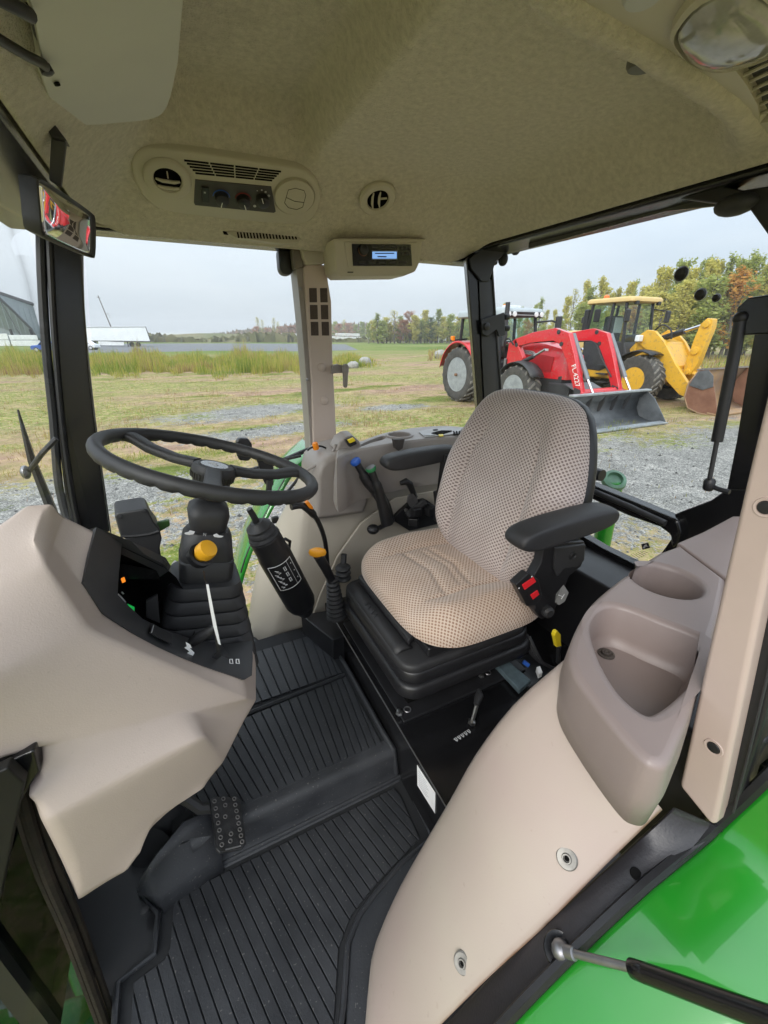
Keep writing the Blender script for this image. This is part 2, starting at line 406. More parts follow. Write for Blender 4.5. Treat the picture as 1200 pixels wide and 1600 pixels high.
lamp = obj('dome_lamp', MB().loft([sc(1.06, 0), sc(1.05, -.010), sc(.97, -.013), sc(.93, -.004)], True, False), ROLL, t)
obj('lens', MB().loft([sc(.93, -.004), sc(.90, -.012), sc(.75, -.019), sc(.4, -.023), sc(.05, -.024)], True, True), LENS, lamp)
obj('lamp_housing', MB().loft([sc(1.0, 0), sc(.9, .03), sc(.1, .035)], True, True), STEELD, lamp)
gb = sum(grl, Vector())/len(grl)
g = obj('speaker_grille', MB().prism([p+V(0, 0, .016) for p in grl], V(0, 0, .004)), BLKM, t, smooth=False)
for k in range(8):
    y = 100+12.5*k; xl = 1152+4*k
    a, b_ = pp_(xl, y), pp_(xl+75, y-34)
    obj('louvre', MB().tube([a+V(0, 0, .006), b_+V(0, 0, .006)], .0028, 6), ROLL, g)
mb = MB().lathe([(.001, -.004), (.018, -.004), (.021, 0), (.021, .01)], at(1005, -6, z=PZ), (0, 0, 1), 20)
obj('lamp_button', mb, GREYP, t)
# half-round dark knob between lining and panel
p = at(1003, 98, z=1.652)
tag(obj('round_catch', MB().lathe([(.004, -.010), (.020, -.009), (.024, -.004), (.025, .02)], p, (.0, -.1, 1), 24), mat('olive_knob', (.09, .088, .07), .5)), 'dark olive round knob tucked against the headliner roll', 'knob')

# --- sun visor, top left
vn = V(.30, .10, -.95).normalized()
vo = at(170, 90, z=1.565)
vp = lambda x, y, k=0: at(x, y, pl=(vo+vn*k, vn))
t = thing('sun_visor', 'pale grey vinyl sun visor folded up under the headliner, top left', 'sun visor', vo)
pts = [(28, -40), (50, 12), (58, 50), (66, 100), (62, 108), (68, 128), (78, 155), (92, 178), (112, 194), (135, 196), (185, 192), (240, 185), (262, 165), (278, 100), (290, -40)]
ou = [vp(*q) for q in pts[:1]]+smooth_line([vp(*q) for q in pts[1:-1]], 4)+[vp(*q) for q in pts[-1:]]
obj('pad', MB().prism(ou, -vn*.014), VISOR, t, bevel=.005, seg=3)
obj('hinge_rod', MB().tube([vp(-40, 30, .0), vp(0, 62, .004), vp(40, 86, .006), vp(68, 100, .006), vp(73, 108, .004)], .0055, 10), BLK, t)
obj('hinge_rod', MB().tube([vp(-20, -12, .0), vp(20, 8, .004), vp(48, 24, .004)], .0065, 10), BLK, t)
obj('clip', MB().lathe([(.007, -.004), (.008, .004), (.004, .006)], vp(72, 108, .006), vn, 12), BLK, t)
obj('hinge_plate', MB().prism([vp(46, 16, -.004), vp(54, 20, -.004), vp(80, 104, -.004), vp(66, 96, -.004)], -vn*.006), BLKM, t)
obj('pivot_hole', MB().lathe([(.004, 0), (.004, .003)], vp(88, 129, .0012), vn, 10), DARK, t)

# --- rear-view mirror
mc = at(103, 336, y=1.07)
to_cam = (EYE-mc).normalized(); to_tr = (V(9.8, 9.6, .6)-mc).normalized(); mn = (to_cam+to_tr).normalized()
mo = lambda x, y, k=0: at(x, y, pl=(mc+mn*k, mn))
t = thing('rear_view_mirror', 'black framed rear-view mirror hanging from the headliner by the front pillar', 'mirror', mc)
mp_ = [(55, 283), (62, 276), (136, 330), (145, 340), (146, 396), (141, 402), (72, 372), (62, 360), (57, 330)]
o3 = smooth_loop([mo(*q) for q in [(53, 285), (58, 277), (100, 303), (138, 330), (145, 341), (146, 370), (145, 398), (139, 402), (105, 388), (70, 371), (60, 360), (56, 320)]], 2)
cm = sum(o3, Vector())/len(o3)
ins = lambda k, dz: [cm+(p-cm)*k+mn*dz for p in o3]
obj('housing', MB().loft([ins(.6, -.035), ins(.95, -.025), ins(1.0, -.008), ins(1.0, .004), ins(.975, .006), ins(.90, .001)], True, True), BLK, t)
obj('glass', MB().loft([ins(.91, .0005)]+[ins(q, .0012+.004*(1-q*q)) for q in (.91, .8, .68, .55, .42, .3, .18, .08, .01)], True, True), MIRR, t, angle=180)
a0, a1, a2 = at(80, 205, y=1.06), at(92, 215, y=1.12), at(86, 292, y=1.13)
obj('arm', MB().prism([at(80, 208, y=1.03), at(103, 222, y=1.03), at(95, 292, y=1.05), at(76, 280, y=1.05)], V(0, .012, 0)), BLKM, t, bevel=.002)
obj('mount', MB().prism([at(64, 184, y=1.02), at(84, 192, y=1.02), at(105, 220, y=1.02), at(80, 214, y=1.02)], V(0, .03, 0)), BLK, t, bevel=.002)

# --- climate panel on the sloping side of the headliner
cn = V(0, -.515, -.857).normalized()                # faces down and inward
c0 = V(.2, 1.45, 1.50+.6*.175)+cn*.012
cp = lambda x, y, k=0: at(x, y, pl=(c0+cn*k, cn))
t = thing('climate_panel', 'oval beige heater control panel with two round vents and three black dials', 'control panel', c0)
oo = [(209, 262), (212, 245), (224, 235), (245, 233), (300, 238), (400, 253), (460, 263), (482, 272), (495, 288), (499, 310), (493, 333), (480, 347), (460, 350), (400, 346), (310, 337), (258, 328), (232, 312), (216, 288)]
oo = smooth_loop([cp(*q) for q in oo], 3); oc = sum(oo, Vector())/len(oo)
si = lambda k, d: [oc+(p-oc)*k+cn*d for p in oo]
obj('bezel', MB().loft([si(1.03, -.02), si(1.015, -.003), si(.995, 0), si(.97, .002)], True, True), ROLL, t, angle=60)
u_ = (cp(360, 290)-cp(340, 287)).normalized(); v_ = cn.cross(u_).normalized()
def ring_on(px, py, r0, r1, d, n=32, el=1.0):
    c = cp(px, py); return c
def disc(c, prof, n=32): return MB().lathe([(r, h) for r, h in prof], c, cn, n)
def rad(px, py, dx): return (cp(px+dx, py)-cp(px-dx, py)).length/2
# left open vent
c = cp(262, 279, .003); R = rad(262, 279, 37)
vt = obj('air_vent', disc(c, [(R, 0), (R*.98, .004), (R*.9, .0075), (R*.62, .007), (R*.57, .002), (R*.55, -.02)], 40), ROLL, t)
vt.data.materials.append(DARK)
obj('vent_core', disc(c+cn*.0022, [(R*.58, -.001), (.001, -.001)], 32), DARK, vt)
xr = (u_*math.cos(.10)+v_*math.sin(.10))
for k in (-.08, -.42):
    ce = c+cn*.004+v_*(k*R*1.0+.004)
    w = R*.5*math.sqrt(max(.1, 1-(k)**2))
    obj('louvre', MB().tube([ce-u_*w, ce-u_*w*.5-v_*.003+cn*.001, ce+u_*w*.5-v_*.003+cn*.001, ce+u_*w], [.0025, .0042, .0042, .0025], 8), ROLL, vt)
obj('louvre', MB().box(c+cn*.003+v_*R*.33, (.003, .003, R*.4)), ROLL, vt)
# right closed vent
c = cp(460, 307, .002); R2 = rad(460, 307, 31)
vt = obj('air_vent', disc(c, [(R2*1.05, 0), (R2*1.05, .003), (R2*1.0, .0005), (R2*.98, .006), (R2*.9, .008), (.001, .009)], 40), ROLL, t)
fl = [c+cn*.0085+u_*x*R2+v_*y*R2 for x, y in ((-.45, .05), (-.42, .45), (-.1, .6), (.35, .55), (.5, .3), (.48, -.4), (.2, -.6), (-.25, -.55), (-.48, -.3))]
obj('flap', MB().tube(fl, .0007, 5, closed=True), DARK, vt)
obj('flap', MB().tube([c+cn*.0086-u_*R2*.45+v_*R2*.02, c+cn*.0092-v_*R2*.12, c+cn*.0086+u_*R2*.49-v_*R2*.12], .0007, 5), DARK, vt)
# slotted grille: dark slots
for k in range(5):
    f = k/4
    a = cp(286+18*f, 249+20*f); b_ = cp(440-14*f, 267+14*f)
    for q in range(4):
        s0 = a.lerp(b_, q/4+.008); s1 = a.lerp(b_, (q+1)/4-.008)
        obj('grille_slot', MB().prism([s0+v_*.0022, s1+v_*.0022, s1-v_*.0022, s0-v_*.0022], cn*.0032), DARK, t, smooth=False)
# dark control plate
q = [cp(*p, .004) for p in ((305, 281), (424, 292), (431, 331), (428, 333), (305, 321), (303, 317))]
pl_ = obj('control_plate', MB().prism(q, -cn*.006), mat('control_plate_grey', (.045, .04, .036), .45), t, bevel=.001)
for (x, y, r, col, ang) in ((346, 308, 11, BLUE, -100), (380, 312, 10.5, None, -70), (410, 311, 10.5, None, 110)):
    kc = cp(x, y, .004); kr = rad(x, y, r)
    kb = obj('knob', disc(kc, [(kr, 0), (kr*.95, .014), (kr*.8, .016), (.001, .016)], 24), BLK, pl_)
    a = math.radians(ang); dd = u_*math.cos(a)+v_*math.sin(a)
    obj('pointer', MB().tube([kc+cn*.0165+dd*kr*.1, kc+cn*.0165+dd*kr*.95], .0011, 5), WHITE, pl_)
    if col or x == 380:
        arc = [kc+cn*.0008+(u_*math.cos(math.radians(b))+v_*math.sin(math.radians(b)))*kr*1.18 for b in range(10, 190, 12)]
        obj('dial_arc', MB().tube(arc, .0012, 5), BLUE if col else mat('dim_red', (.22, .02, .02), .5), pl_)
for x, y, r in ((402, 298, 1.0), (409, 297, 1.4), (415, 300, 1.8), (420, 306, 2.2), (398, 322, 2.4)):
    obj('dot_mark', disc(cp(x, y, .0045), [(rad(x, y, r), 0), (.0005, .0006)], 10), GREYP, pl_)
obj('rocker_switch', MB().prism([cp(*p, .004) for p in ((314, 291), (326, 292), (327, 315), (316, 314))], cn*.005), BLK, pl_, bevel=.001)
obj('switch_mark', disc(cp(320, 301, .0095), [(.0035, 0), (.0025, .0004)], 4), GREYP, pl_)

# --- small round vent
t = thing('round_air_vent', 'single small round beige air vent in the headliner above the radio', 'air vent', cp(590, 311))
c = cp(590, 311, -.004); R = rad(590, 311, 28)
obj('ring', disc(c, [(R, -.006), (R*.99, .003), (R*.9, .007), (R*.62, .006), (R*.56, 0), (R*.54, -.02)], 40), ROLL, t)
obj('vent_core', disc(c+cn*.001, [(R*.58, 0), (.001, 0)], 32), DARK, t)
for k in (-.25, .12):
    a = -.5
    dx = u_*math.cos(1.9)+v_*math.sin(1.9); sx = u_*math.cos(.33)+v_*math.sin(.33)
    ce = c+cn*.004+sx*k*R
    obj('louvre', MB().tube([ce-dx*R*.46, ce-dx*R*.2-sx*.003, ce+dx*R*.2-sx*.003, ce+dx*R*.46], [.002, .004, .004, .002], 8), ROLL, t)
obj('louvre', MB().tube([c+cn*.004+u_*R*.1+v_*R*.1, c+cn*.004+u_*R*.45+v_*R*.2], .003, 6), ROLL, t)

# --- edge grille under the climate panel
eg = lambda x, y, k=0: at(x, y, y=1.585-k)
t = thing('edge_grille', 'narrow slotted beige grille along the headliner edge left of the radio', 'vent grille', eg(410, 371))
ol = [eg(*q) for q in ((350, 362), (372, 359), (410, 360), (462, 364), (470, 372), (466, 380), (440, 381), (372, 372))]
obj('grille_body', MB().prism(ol, V(0, .03, 0)), ROLL, t, bevel=.003)
for k in range(19):
    x = 370+5*k; y = 362.5+.22*k
    obj('slot', MB().prism([eg(x, y, .0015), eg(x+2.3, y+.2, .0015), eg(x+4.4, y+9.5-.1*k, .0015), eg(x+1.9, y+9.2-.1*k, .0015)], V(0, .003, 0)), DARK, t, smooth=False)
obj('slot', MB().prism([eg(348, 361, .0015), eg(354, 362, .0015), eg(357, 367, .0015), eg(350, 366, .0015)], V(0, .004, 0)), DARK, t, smooth=False)
# beige lower edge trim of the lining
tag(obj('lining_trim', MB().tube(smooth_line([at(x, y, y=1.628) for x, y in ((140, 349), (200, 357), (300, 368), (400, 380), (470, 387), (520, 382), (660, 407))], 3), .005, 8), ROLL), 'thin beige plastic trim along the lower right edge of the headliner', 'trim')

# --- radio pod
ry = 1.52
rp = lambda x, y, k=0: at(x, y, y=ry+.05*(y-372)/60-k)
t = thing('radio_pod', 'beige overhead radio pod with blue lit display beside the tan pillar', 'radio', rp(590, 400))
front = [rp(*q) for q in ((521, 372), (668, 372), (660, 380), (657, 408), (650, 424), (632, 431), (534, 432), (525, 424))]
mb = MB().prism(front, V(0, .13, .0))
obj('pod', mb, ROLL, t, bevel=.008, seg=3)
lid = [rp(*q, .004) for q in ((538, 378), (652, 379), (648, 418), (544, 418))]
obj('pod_rim', MB().prism(lid, V(0, .006, 0)), ROLL, t, bevel=.003)
fp = [rp(*q, .007) for q in ((550, 381), (642, 382), (644, 415.5), (552, 415.5))]
fc = obj('radio_face', MB().prism(fp, V(0, .006, 0)), BLKG, t, bevel=.001)
obj('display', MB().prism([rp(*q, .009) for q in ((582, 393), (620, 393), (620, 404), (582, 404))], V(0, .003, 0)), SCREEN, fc, smooth=False)
obj('display_frame', MB().tube([rp(*q, .009) for q in ((581, 392), (621, 392), (621, 405), (581, 405))], .0012, 4, closed=True), STEELD, fc)
obj('display_text', MB().prism([rp(*q, .0102) for q in ((586, 395), (616, 395), (616, 396.6), (586, 396.6))], V(0, .001, 0)), mat('lcd_dark', (.02, .05, .16), .5), fc, smooth=False)
obj('display_text', MB().prism([rp(*q, .0102) for q in ((590, 400), (604, 400), (604, 402), (590, 402))], V(0, .001, 0)), mat('lcd_dark2', (.03, .07, .2), .5), fc, smooth=False)
kc = rp(567, 391, .007); obj('volume_knob', MB().lathe([(.017, 0), (.0165, .012), (.014, .014), (.001, .014)], kc, (0, -1, 0), 24), BLK, fc)
obj('knob_ring', MB().tube([kc+V(.0175*math.cos(a/10), -.004, .0175*math.sin(a/10)) for a in range(28, 62, 2)], .0009, 5), mat('copper_ring', (.35, .18, .1), .3, metal=.8), fc)
for k in range(5):
    obj('button', MB().prism([rp(*q, .0085) for q in ((560+16*k, 408), (571+16*k, 408), (571+16*k, 412), (560+16*k, 412))], V(0, .003, 0)), BLKM, fc, bevel=.0005)
for j in range(2):
    for k in range(3):
        obj('button', MB().prism([rp(*q, .0085) for q in ((626+5*k, 386+8*j), (629.5+5*k, 386+8*j), (629.5+5*k, 390+8*j), (626+5*k, 390+8*j))], V(0, .003, 0)), BLKM, fc, bevel=.0004)
for k in range(4):
    obj('button', MB().prism([rp(*q, .0085) for q in ((582+10*k, 384.5), (590+10*k, 384.5), (590+10*k, 387.5), (582+10*k, 387.5))], V(0, .003, 0)), BLKM, fc, bevel=.0004)
obj('pod_notch', MB().prism([rp(*q, .003) for q in ((543.5, 424.5), (552, 424.5), (552, 426), (543.5, 426))], V(0, .003, 0)), DARK, t, smooth=False)

# ================================================================== pillars
# right front pillar (black)
t = thing('front_pillar', 'black windscreen pillar beyond the steering wheel, left of the side window', 'pillar', (-.3, 1.58, .5))
yA = lambda z: 1.60
def pa(x, y, k=0): return at(x, y, y=1.58+k)
obj('post', MB().prism([pa(*q) for q in ((72, 300), (126, 330), (128, 400), (132, 480), (140, 590), (152, 690), (172, 832), (110, 832), (100, 760), (92, 690), (82, 560), (74, 420))], V(-.01, .07, 0)), BLKG, t, bevel=.006)
obj('seal', MB().tube(smooth_line([pa(*q, -.004) for q in ((75, 330), (80, 440), (86, 540), (97, 660), (112, 770), (124, 830))], 3), .008, 8), BLK, t)
obj('seal', MB().tube(smooth_line([pa(*q, .01) for q in ((64, 330), (65, 420), (72, 540), (84, 660), (92, 760), (110, 830))], 3), .012, 8), BLKM, t)
obj('glass_edge', MB().tube(smooth_line([pa(*q, .055) for q in ((129, 380), (131, 480), (141, 590), (153, 690), (173, 832))], 3), .0025, 6), STEELD, t)
# tan right middle pillar
py_ = 1.687
pb = lambda x, y, k=0: at(x, y, y=py_+k)
t = thing('door_pillar', 'tan middle pillar with six speaker cut-outs under the radio pod', 'pillar', pb(500, 690))
front = [(474, 418), (478, 412), (510, 414), (513, 440), (518, 470), (520, 560), (524, 640), (527, 710), (490, 710), (487, 600), (480, 500)]
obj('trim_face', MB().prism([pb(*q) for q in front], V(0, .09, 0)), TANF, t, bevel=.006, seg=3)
side = [(463, 420), (476, 414), (482, 500), (489, 600), (492, 710), (486, 710), (479, 600), (471, 500)]
obj('trim_side', MB().prism([pb(*q, .012) for q in side], V(0, .09, 0)), CONF, t, bevel=.003)
obj('door_seal', MB().tube([pb(*q, .06) for q in ((460, 385), (463, 425), (471, 510), (479, 610), (485, 710))], .006, 8), BLK, t)
for r in range(3):
    for c in range(2):
        x0 = 483+17*c+1.2*r; y0 = 450+26.4*r
        w_ = 11.5 if c else 12
        w2 = 22.5 if r < 2 else 21.5
        rr = [pb(*q, -.0012) for q in ((x0, y0), (x0+w_, y0), (x0+w_+.7, y0+w2), (x0+.8, y0+w2))]
        obj('speaker_cutout', MB().prism(rr, V(0, .004, 0)), mat('speaker_mesh', (.075, .055, .047), .8, .3, 300) if r == c == 0 else bpy.data.materials['speaker_mesh'], t, bevel=.0008)
for (x, y) in ((503, 574), (506.5, 626)):
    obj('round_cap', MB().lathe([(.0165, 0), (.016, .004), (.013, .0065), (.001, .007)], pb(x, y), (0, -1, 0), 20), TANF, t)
for (x, y) in ((469, 451), (480, 593)):
    obj('screw', MB().lathe([(.0065, 0), (.006, .003), (.003, .0035), (.003, .001)], pb(x, y, .010), (-.5, -.85, 0), 14), STEELD, t)
cap = [(470, 383), (516, 380), (512, 400), (508, 412), (480, 413), (474, 402)]
obj('top_cover', MB().prism([pb(*q, -.03) for q in cap], V(0, .12, 0)), ROLL, t, bevel=.006, seg=3)
bk = [(457, 387), (466, 384), (474, 400), (474, 418), (461, 420)]
obj('bracket', MB().prism([pb(*q, -.005) for q in bk], V(0, .08, 0)), mat('dark_tan', (.16, .14, .115), .5), t, bevel=.003)
# black rounded block outside it
b0 = pb(446, 409, .05)
t = thing('marker_lamp', 'small black rounded lamp body left of the tan pillar top', 'lamp', b0)
obj('lamp_body', MB().loft([[b0+V(x*k, y, z*k) for x, z in rrect(.052, .088, .022)] for k, y in ((.7, -.012), (.95, -.006), (1, .005), (1, .03), (.8, .04))]), BLK, t)
obj('bracket', MB().prism([pb(*q, .05) for q in ((452, 402), (462, 402), (462, 416), (452, 416))], V(0, .01, 0)), STEELD, t)

# right rear pillar (black)
pc = lambda x, y, k=0: at(x, y, y=1.56+k)
t = thing('rear_pillar', 'black rear corner pillar behind the seat with bolted hinge bracket', 'pillar', pc(760, 640))
obj('post', MB().prism([pc(*q) for q in ((728, 402), (765, 402), (772, 470), (778, 560), (786, 640), (788, 720), (752, 720), (744, 610), (736, 500))], V(.03, .06, 0)), BLKG, t, bevel=.005)
obj('inner_face', MB().prism([pc(*q, -.006) for q in ((748, 436), (770, 436), (778, 560), (786, 690), (760, 690), (753, 560))], V(.01, .006, 0)), BLK, t, bevel=.002)
obj('seal', MB().tube([pc(*q, -.004) for q in ((767, 400), (775, 520), (783, 620), (790, 700))], .006, 8), BLK, t)
obj('corner_gusset', MB().prism([pc(*q, -.012) for q in ((733, 404), (768, 378), (800, 368), (832, 356), (826, 372), (800, 388), (775, 408), (764, 440), (752, 440), (736, 420))], V(.02, .03, 0)), BLK, t, bevel=.004)
obj('hinge_bracket', MB().prism([pc(*q, -.02) for q in ((752, 500), (788, 488), (790, 524), (780, 526), (776, 515), (762, 526), (754, 522))], V(.004, .012, 0)), BLK, t, bevel=.002)
for y in (495, 513):
    obj('bumper', MB().lathe([(.010, 0), (.013, .006), (.012, .018), (.006, .022)], pc(789, y, -.01), (1, -.1, 0), 14), BLKM, t)
obj('bolt', MB().lathe([(.016, 0), (.016, .006), (.010, .009)], pc(760, 510, -.02), (0, -1, 0), 16), BLK, t)
for q in ((786, 405), (806, 388)):
    obj('bumper', MB().ball(pc(*q, -.0), (.020, .022, .026)), BLKM, t)

# left middle pillar (tan, close, at the right edge)
Xp = .50
pd = lambda x, y, k=0: at(x, y, x=Xp-k)
t = thing('door_pillar', 'close-up tan door pillar with round black plugs at the right edge', 'pillar', V(.5, .15, .66))
out = [pd(*q) for q in ((1060, 1228), (1075, 1160), (1100, 1040), (1130, 905), (1165, 750), (1198, 612), (1215, 540))] + [V(.5, .245, 1.63), V(.5, .195, 1.63)] + [pd(*q) for q in ((1250, 700), (1200, 893), (1160, 1090), (1119, 1286), (1112, 1292))]
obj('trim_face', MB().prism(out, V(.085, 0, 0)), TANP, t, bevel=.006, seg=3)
def plug(x, y, r):
    c = pd(x, y)
    return [(r*1.7, -.0005), (r*1.55, .0012), (r*1.15, .0008), (r*1.05, -.002)], c
for (x, y) in ((1115, 1168), (1196, 793)):
    prof, c = plug(x, y, .0062)
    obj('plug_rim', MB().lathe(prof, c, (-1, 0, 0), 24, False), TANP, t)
    obj('plug', MB().lathe([(.0068, .0002), (.0060, .0018), (.001, .0022)], c, (-1, 0, 0), 20), BLK, t)
obj('door_seal', MB().prism([at(*q, x=.52) for q in ((1112, 1290), (1160, 1090), (1200, 893), (1250, 700), (1290, 700), (1240, 900), (1196, 1120), (1150, 1272))], V(.03, 0, 0)), BLK, t, bevel=.004)
obj('glass_edge', MB().tube([at(*q, x=.515) for q in ((1146, 1270), (1172, 1170), (1196, 1070), (1230, 930))], .0014, 6), BLKM, t)
obj('body_filler', MB().bx(.53, .115, .42, .92, .22, .74).bx(.53, .10, .74, .92, .15, .80), BLK, t, bevel=.01)
# black rear frame outside the quarter glass
t = thing('mirror_bracket', 'black plastic bracket low at the right edge above the green fender', 'bracket', at(1190, 1190, x=.62))
obj('block', MB().prism([at(*q, x=.60) for q in ((1164, 1166), (1200, 1140), (1260, 1110), (1260, 1260), (1200, 1250), (1160, 1216))], V(.05, -.01, 0)), BLKM, t, bevel=.004)
for k in range(3):
    obj('rib', MB().tube([at(1168, 1180+14*k, x=.598), at(1250, 1225+14*k, x=.598)], .0025, 6), BLK, t)

# rear left pillar and rear window
XR = 1.30
pr = lambda x, y, k=0: at(x, y, x=XR-k)
t = thing('rear_pillar', 'black rear window pillar just left of the close tan pillar', 'pillar', pr(1140, 800))
obj('post', MB().prism([pr(*q) for q in ((1187, 470), (1166, 590), (1150, 690), (1128, 800), (1180, 800), (1260, 560), (1260, 440))], V(.05, 0, 0)), BLKG, t, bevel=.004)
obj('corner_plate', MB().prism([pr(*q, .004) for q in ((1050, 806), (1062, 800), (1110, 782), (1136, 764), (1180, 764), (1180, 850), (1030, 868), (1050, 840))], V(.05, 0, 0)), BLKG, t, bevel=.004)
obj('corner_gusset', MB().prism([pr(*q, .09) for q in ((1022, 304), (1060, 290), (1100, 282), (1160, 297), (1215, 288), (1260, 300), (1230, 400), (1200, 368), (1170, 326), (1120, 318), (1030, 306))], V(.05, 0, 0)), BLK, t, bevel=.004)
obj('bumper', MB().ball(pr(1150, 320, .09), (.03, .045, .022)), BLKM, t)
w_ = thing('rear_window', 'large rear window pane with frame, bottom bar and three black plugs', 'window', pr(950, 780))
obj('top_band', MB().prism([pr(*q, .03) for q in ((832, 362), (1026, 304), (1060, 300), (1132, 313), (1132, 320), (1040, 330), (826, 388), (826, 376))], V(.012, 0, 0)), mat('tinted_band', (.075, .078, .075), .25, .15, 4), w_, smooth=False)
obj('cross_bar', MB().prism([pr(*q, .03) for q in ((905, 746), (915, 754), (980, 780), (1030, 801), (1058, 812), (1064, 830), (1058, 850), (1048, 858), (1046, 836), (1030, 824), (980, 806), (905, 772))], V(.05, 0, 0)), BLKG, w_, bevel=.010, seg=3)
obj('bar_highlight', MB().tube([pr(*q, .036) for q in ((905, 758), (980, 790), (1040, 818))], .010, 10), BLKM, w_)
obj('lower_rail', MB().prism([pr(*q, .03) for q in ((880, 820), (940, 856), (992, 882), (990, 900), (880, 850))], V(.04, 0, 0)), BLKG, w_, bevel=.004)
obj('pane', MB().prism([pr(*q, -.01) for q in ((775, 330), (1240, 250), (1200, 620), (1128, 770), (1050, 806), (905, 752), (775, 690))], V(.005, 0, 0)), GLASS, w_, smooth=False)
obj('pane', MB().prism([pr(*q, -.01) for q in ((790, 715), (905, 768), (1040, 828), (1052, 850), (990, 886), (880, 830), (790, 790))], V(.005, 0, 0)), GLASS, w_, smooth=False)
for x, y, r in ((1065, 428, .0155), (1095, 460, .0125), (1120, 465.5, .0085)):
    obj('plug', MB().lathe([(r*1.2, 0), (r*1.15, .004), (r*.9, .008), (r*.6, .006), (.001, .005)], pr(x, y, -.006), (-1, 0, 0), 20), BLK, w_)
    obj('plug_rim', MB().lathe([(r*1.25, 0), (r*1.28, .002), (r*1.1, .003)], pr(x, y, -.006), (-1, 0, 0), 20), GREYP, w_)
lo = pr(1007, 853, -.008)
lg = obj('glass_logo', MB().prism([pr(*q, -.008) for q in ((1002, 850), (1013, 848), (1016, 856), (1004, 859))], V(-.0006, 0, 0)), BLK, w_, smooth=False)
obj('logo_deer', MB().prism([pr(*q, -.0068) for q in ((1004, 856), (1007, 852), (1010, 850), (1010.5, 852), (1013, 854), (1009, 854), (1007, 857))], V(-.0006, 0, 0)), GREYP, lg, smooth=False)
for k in range(6):
    obj('glass_print', MB().tube([pr(986+k*3.5, 866-k*1.0, -.008), pr(997+k*3.2, 874-k*2, -.008)], .0007, 4), BLK, w_)

# rear window gas strut
t = thing('gas_strut', 'slim black gas strut hanging in front of the rear window', 'gas strut', pr(1115, 760, .1))
gs = lambda x, y: at(x, y, x=1.20)
obj('cylinder', MB().tube([gs(1157, 498), gs(1150, 540), gs(1120, 690)], [.012, .0125, .0125], 14), BLK, t)
obj('rod', MB().tube([gs(1120, 690), gs(1108, 752)], .0055, 10), BLKM, t)
obj('ball_joint', MB().lathe([(.009, -.016), (.013, -.010), (.013, .010), (.009, .016)], gs(1108, 757), gs(1120, 690)-gs(1108, 752), 14), BLK, t)
obj('stud', MB().tube([gs(1108, 758), gs(1122, 764), gs(1140, 769)], .006, 10), BLK, t)
obj('bracket', MB().prism([gs(*q) for q in ((1150, 482), (1168, 465), (1200, 460), (1230, 462), (1230, 520), (1200, 522), (1160, 524), (1152, 512))], V(.02, 0, 0)), BLKG, t, bevel=.004)
obj('ball_joint', MB().ball(gs(1157, 497), .015), BLK, t)

# ---- right hand windows
t = thing('side_window', 'clear right side window between black and tan pillars', 'window', (.1, 1.70, .8))
obj('pane', MB().prism([at(*q, y=1.70) for q in ((128, 330), (470, 370), (490, 720), (380, 830), (170, 900))], V(0, .005, 0)), GLASS, t, smooth=False)
obj('lower_frame', MB().tube(smooth_line([at(*q, y=1.69) for q in ((362, 744), (380, 738), (420, 727), (450, 716), (478, 704), (490, 700))], 3), .010, 8), BLK, t)
obj('lower_frame', MB().tube(smooth_line([at(*q, y=1.66) for q in ((362, 745), (400, 736), (430, 722), (470, 712))], 3), .007, 8), BLKM, t)
t = thing('side_window', 'narrow rear quarter window with grey latch handle beside the tan pillar', 'window', (.9, 1.70, .85))
obj('pane', MB().prism([at(*q, y=1.69) for q in ((505, 380), (745, 380), (775, 700), (640, 690), (520, 730))], V(0, .005, 0)), GLASS, t, smooth=False)
lh = lambda x, y, k=0: at(x, y, y=1.66-k)
la = obj('latch', MB().prism([lh(*q) for q in ((519, 571), (528, 569), (541, 572), (546, 575), (545, 583), (530, 583), (519, 584))], V(0, .02, 0)), mat('latch_grey', (.27, .245, .23), .5), t, bevel=.004)
obj('lever', MB().loft([[lh(539.5, y, .012)+V(r*math.cos(a), r*math.sin(a), 0) for a in [k*math.pi/5 for k in range(10)]] for y, r in ((569, .009), (573, .0155), (581, .0145), (585, .0115), (603, .0095), (605.5, .006))]), bpy.data.materials['latch_grey'], la)
# windscreen
t = thing('windscreen', 'front windscreen glass left of the black pillar', 'windscreen', (-.38, .9, .6))
def wf(u, v):
    y = .22+1.36*u; z = 1.5-1.45*v
    x = -.285-.10*v-.05*(1-(2*u-1)**2)
    return V(x, y, z)
obj('pane', MB().grid(wf, 10, 10), GLASS, t, solid=.005)
obj('stay_rod', MB().tube([at(88, 685, x=-.32), at(66, 708, x=-.36), at(46, 735, x=-.42)], .007, 8), BLKM, t)
obj('stay_bracket', MB().ball(at(40, 738, x=-.43), (.012, .02, .02)), STEELD, t)
obj('wiper', MB().tube([at(28, 640, x=-.47), at(50, 720, x=-.47), at(82, 800, x=-.47), at(90, 830, x=-.47)], [.003, .012, .016, .018], 6), BLK, t)
t = thing('work_lamp', 'round work lamp outside the windscreen at the left edge', 'lamp', at(-4, 306, x=-.42))
c = at(-8, 306, x=-.42)
obj('lamp_body', MB().lathe([(.02, .05), (.04, .03), (.045, 0), (.042, -.004)], c, (-1, 0, 0), 20), BLK, t)
obj('lens', MB().lathe([(.042, 0), (.03, .004), (.001, .006)], c+V(.002, 0, 0), (1, 0, 0), 20), LENS, t)

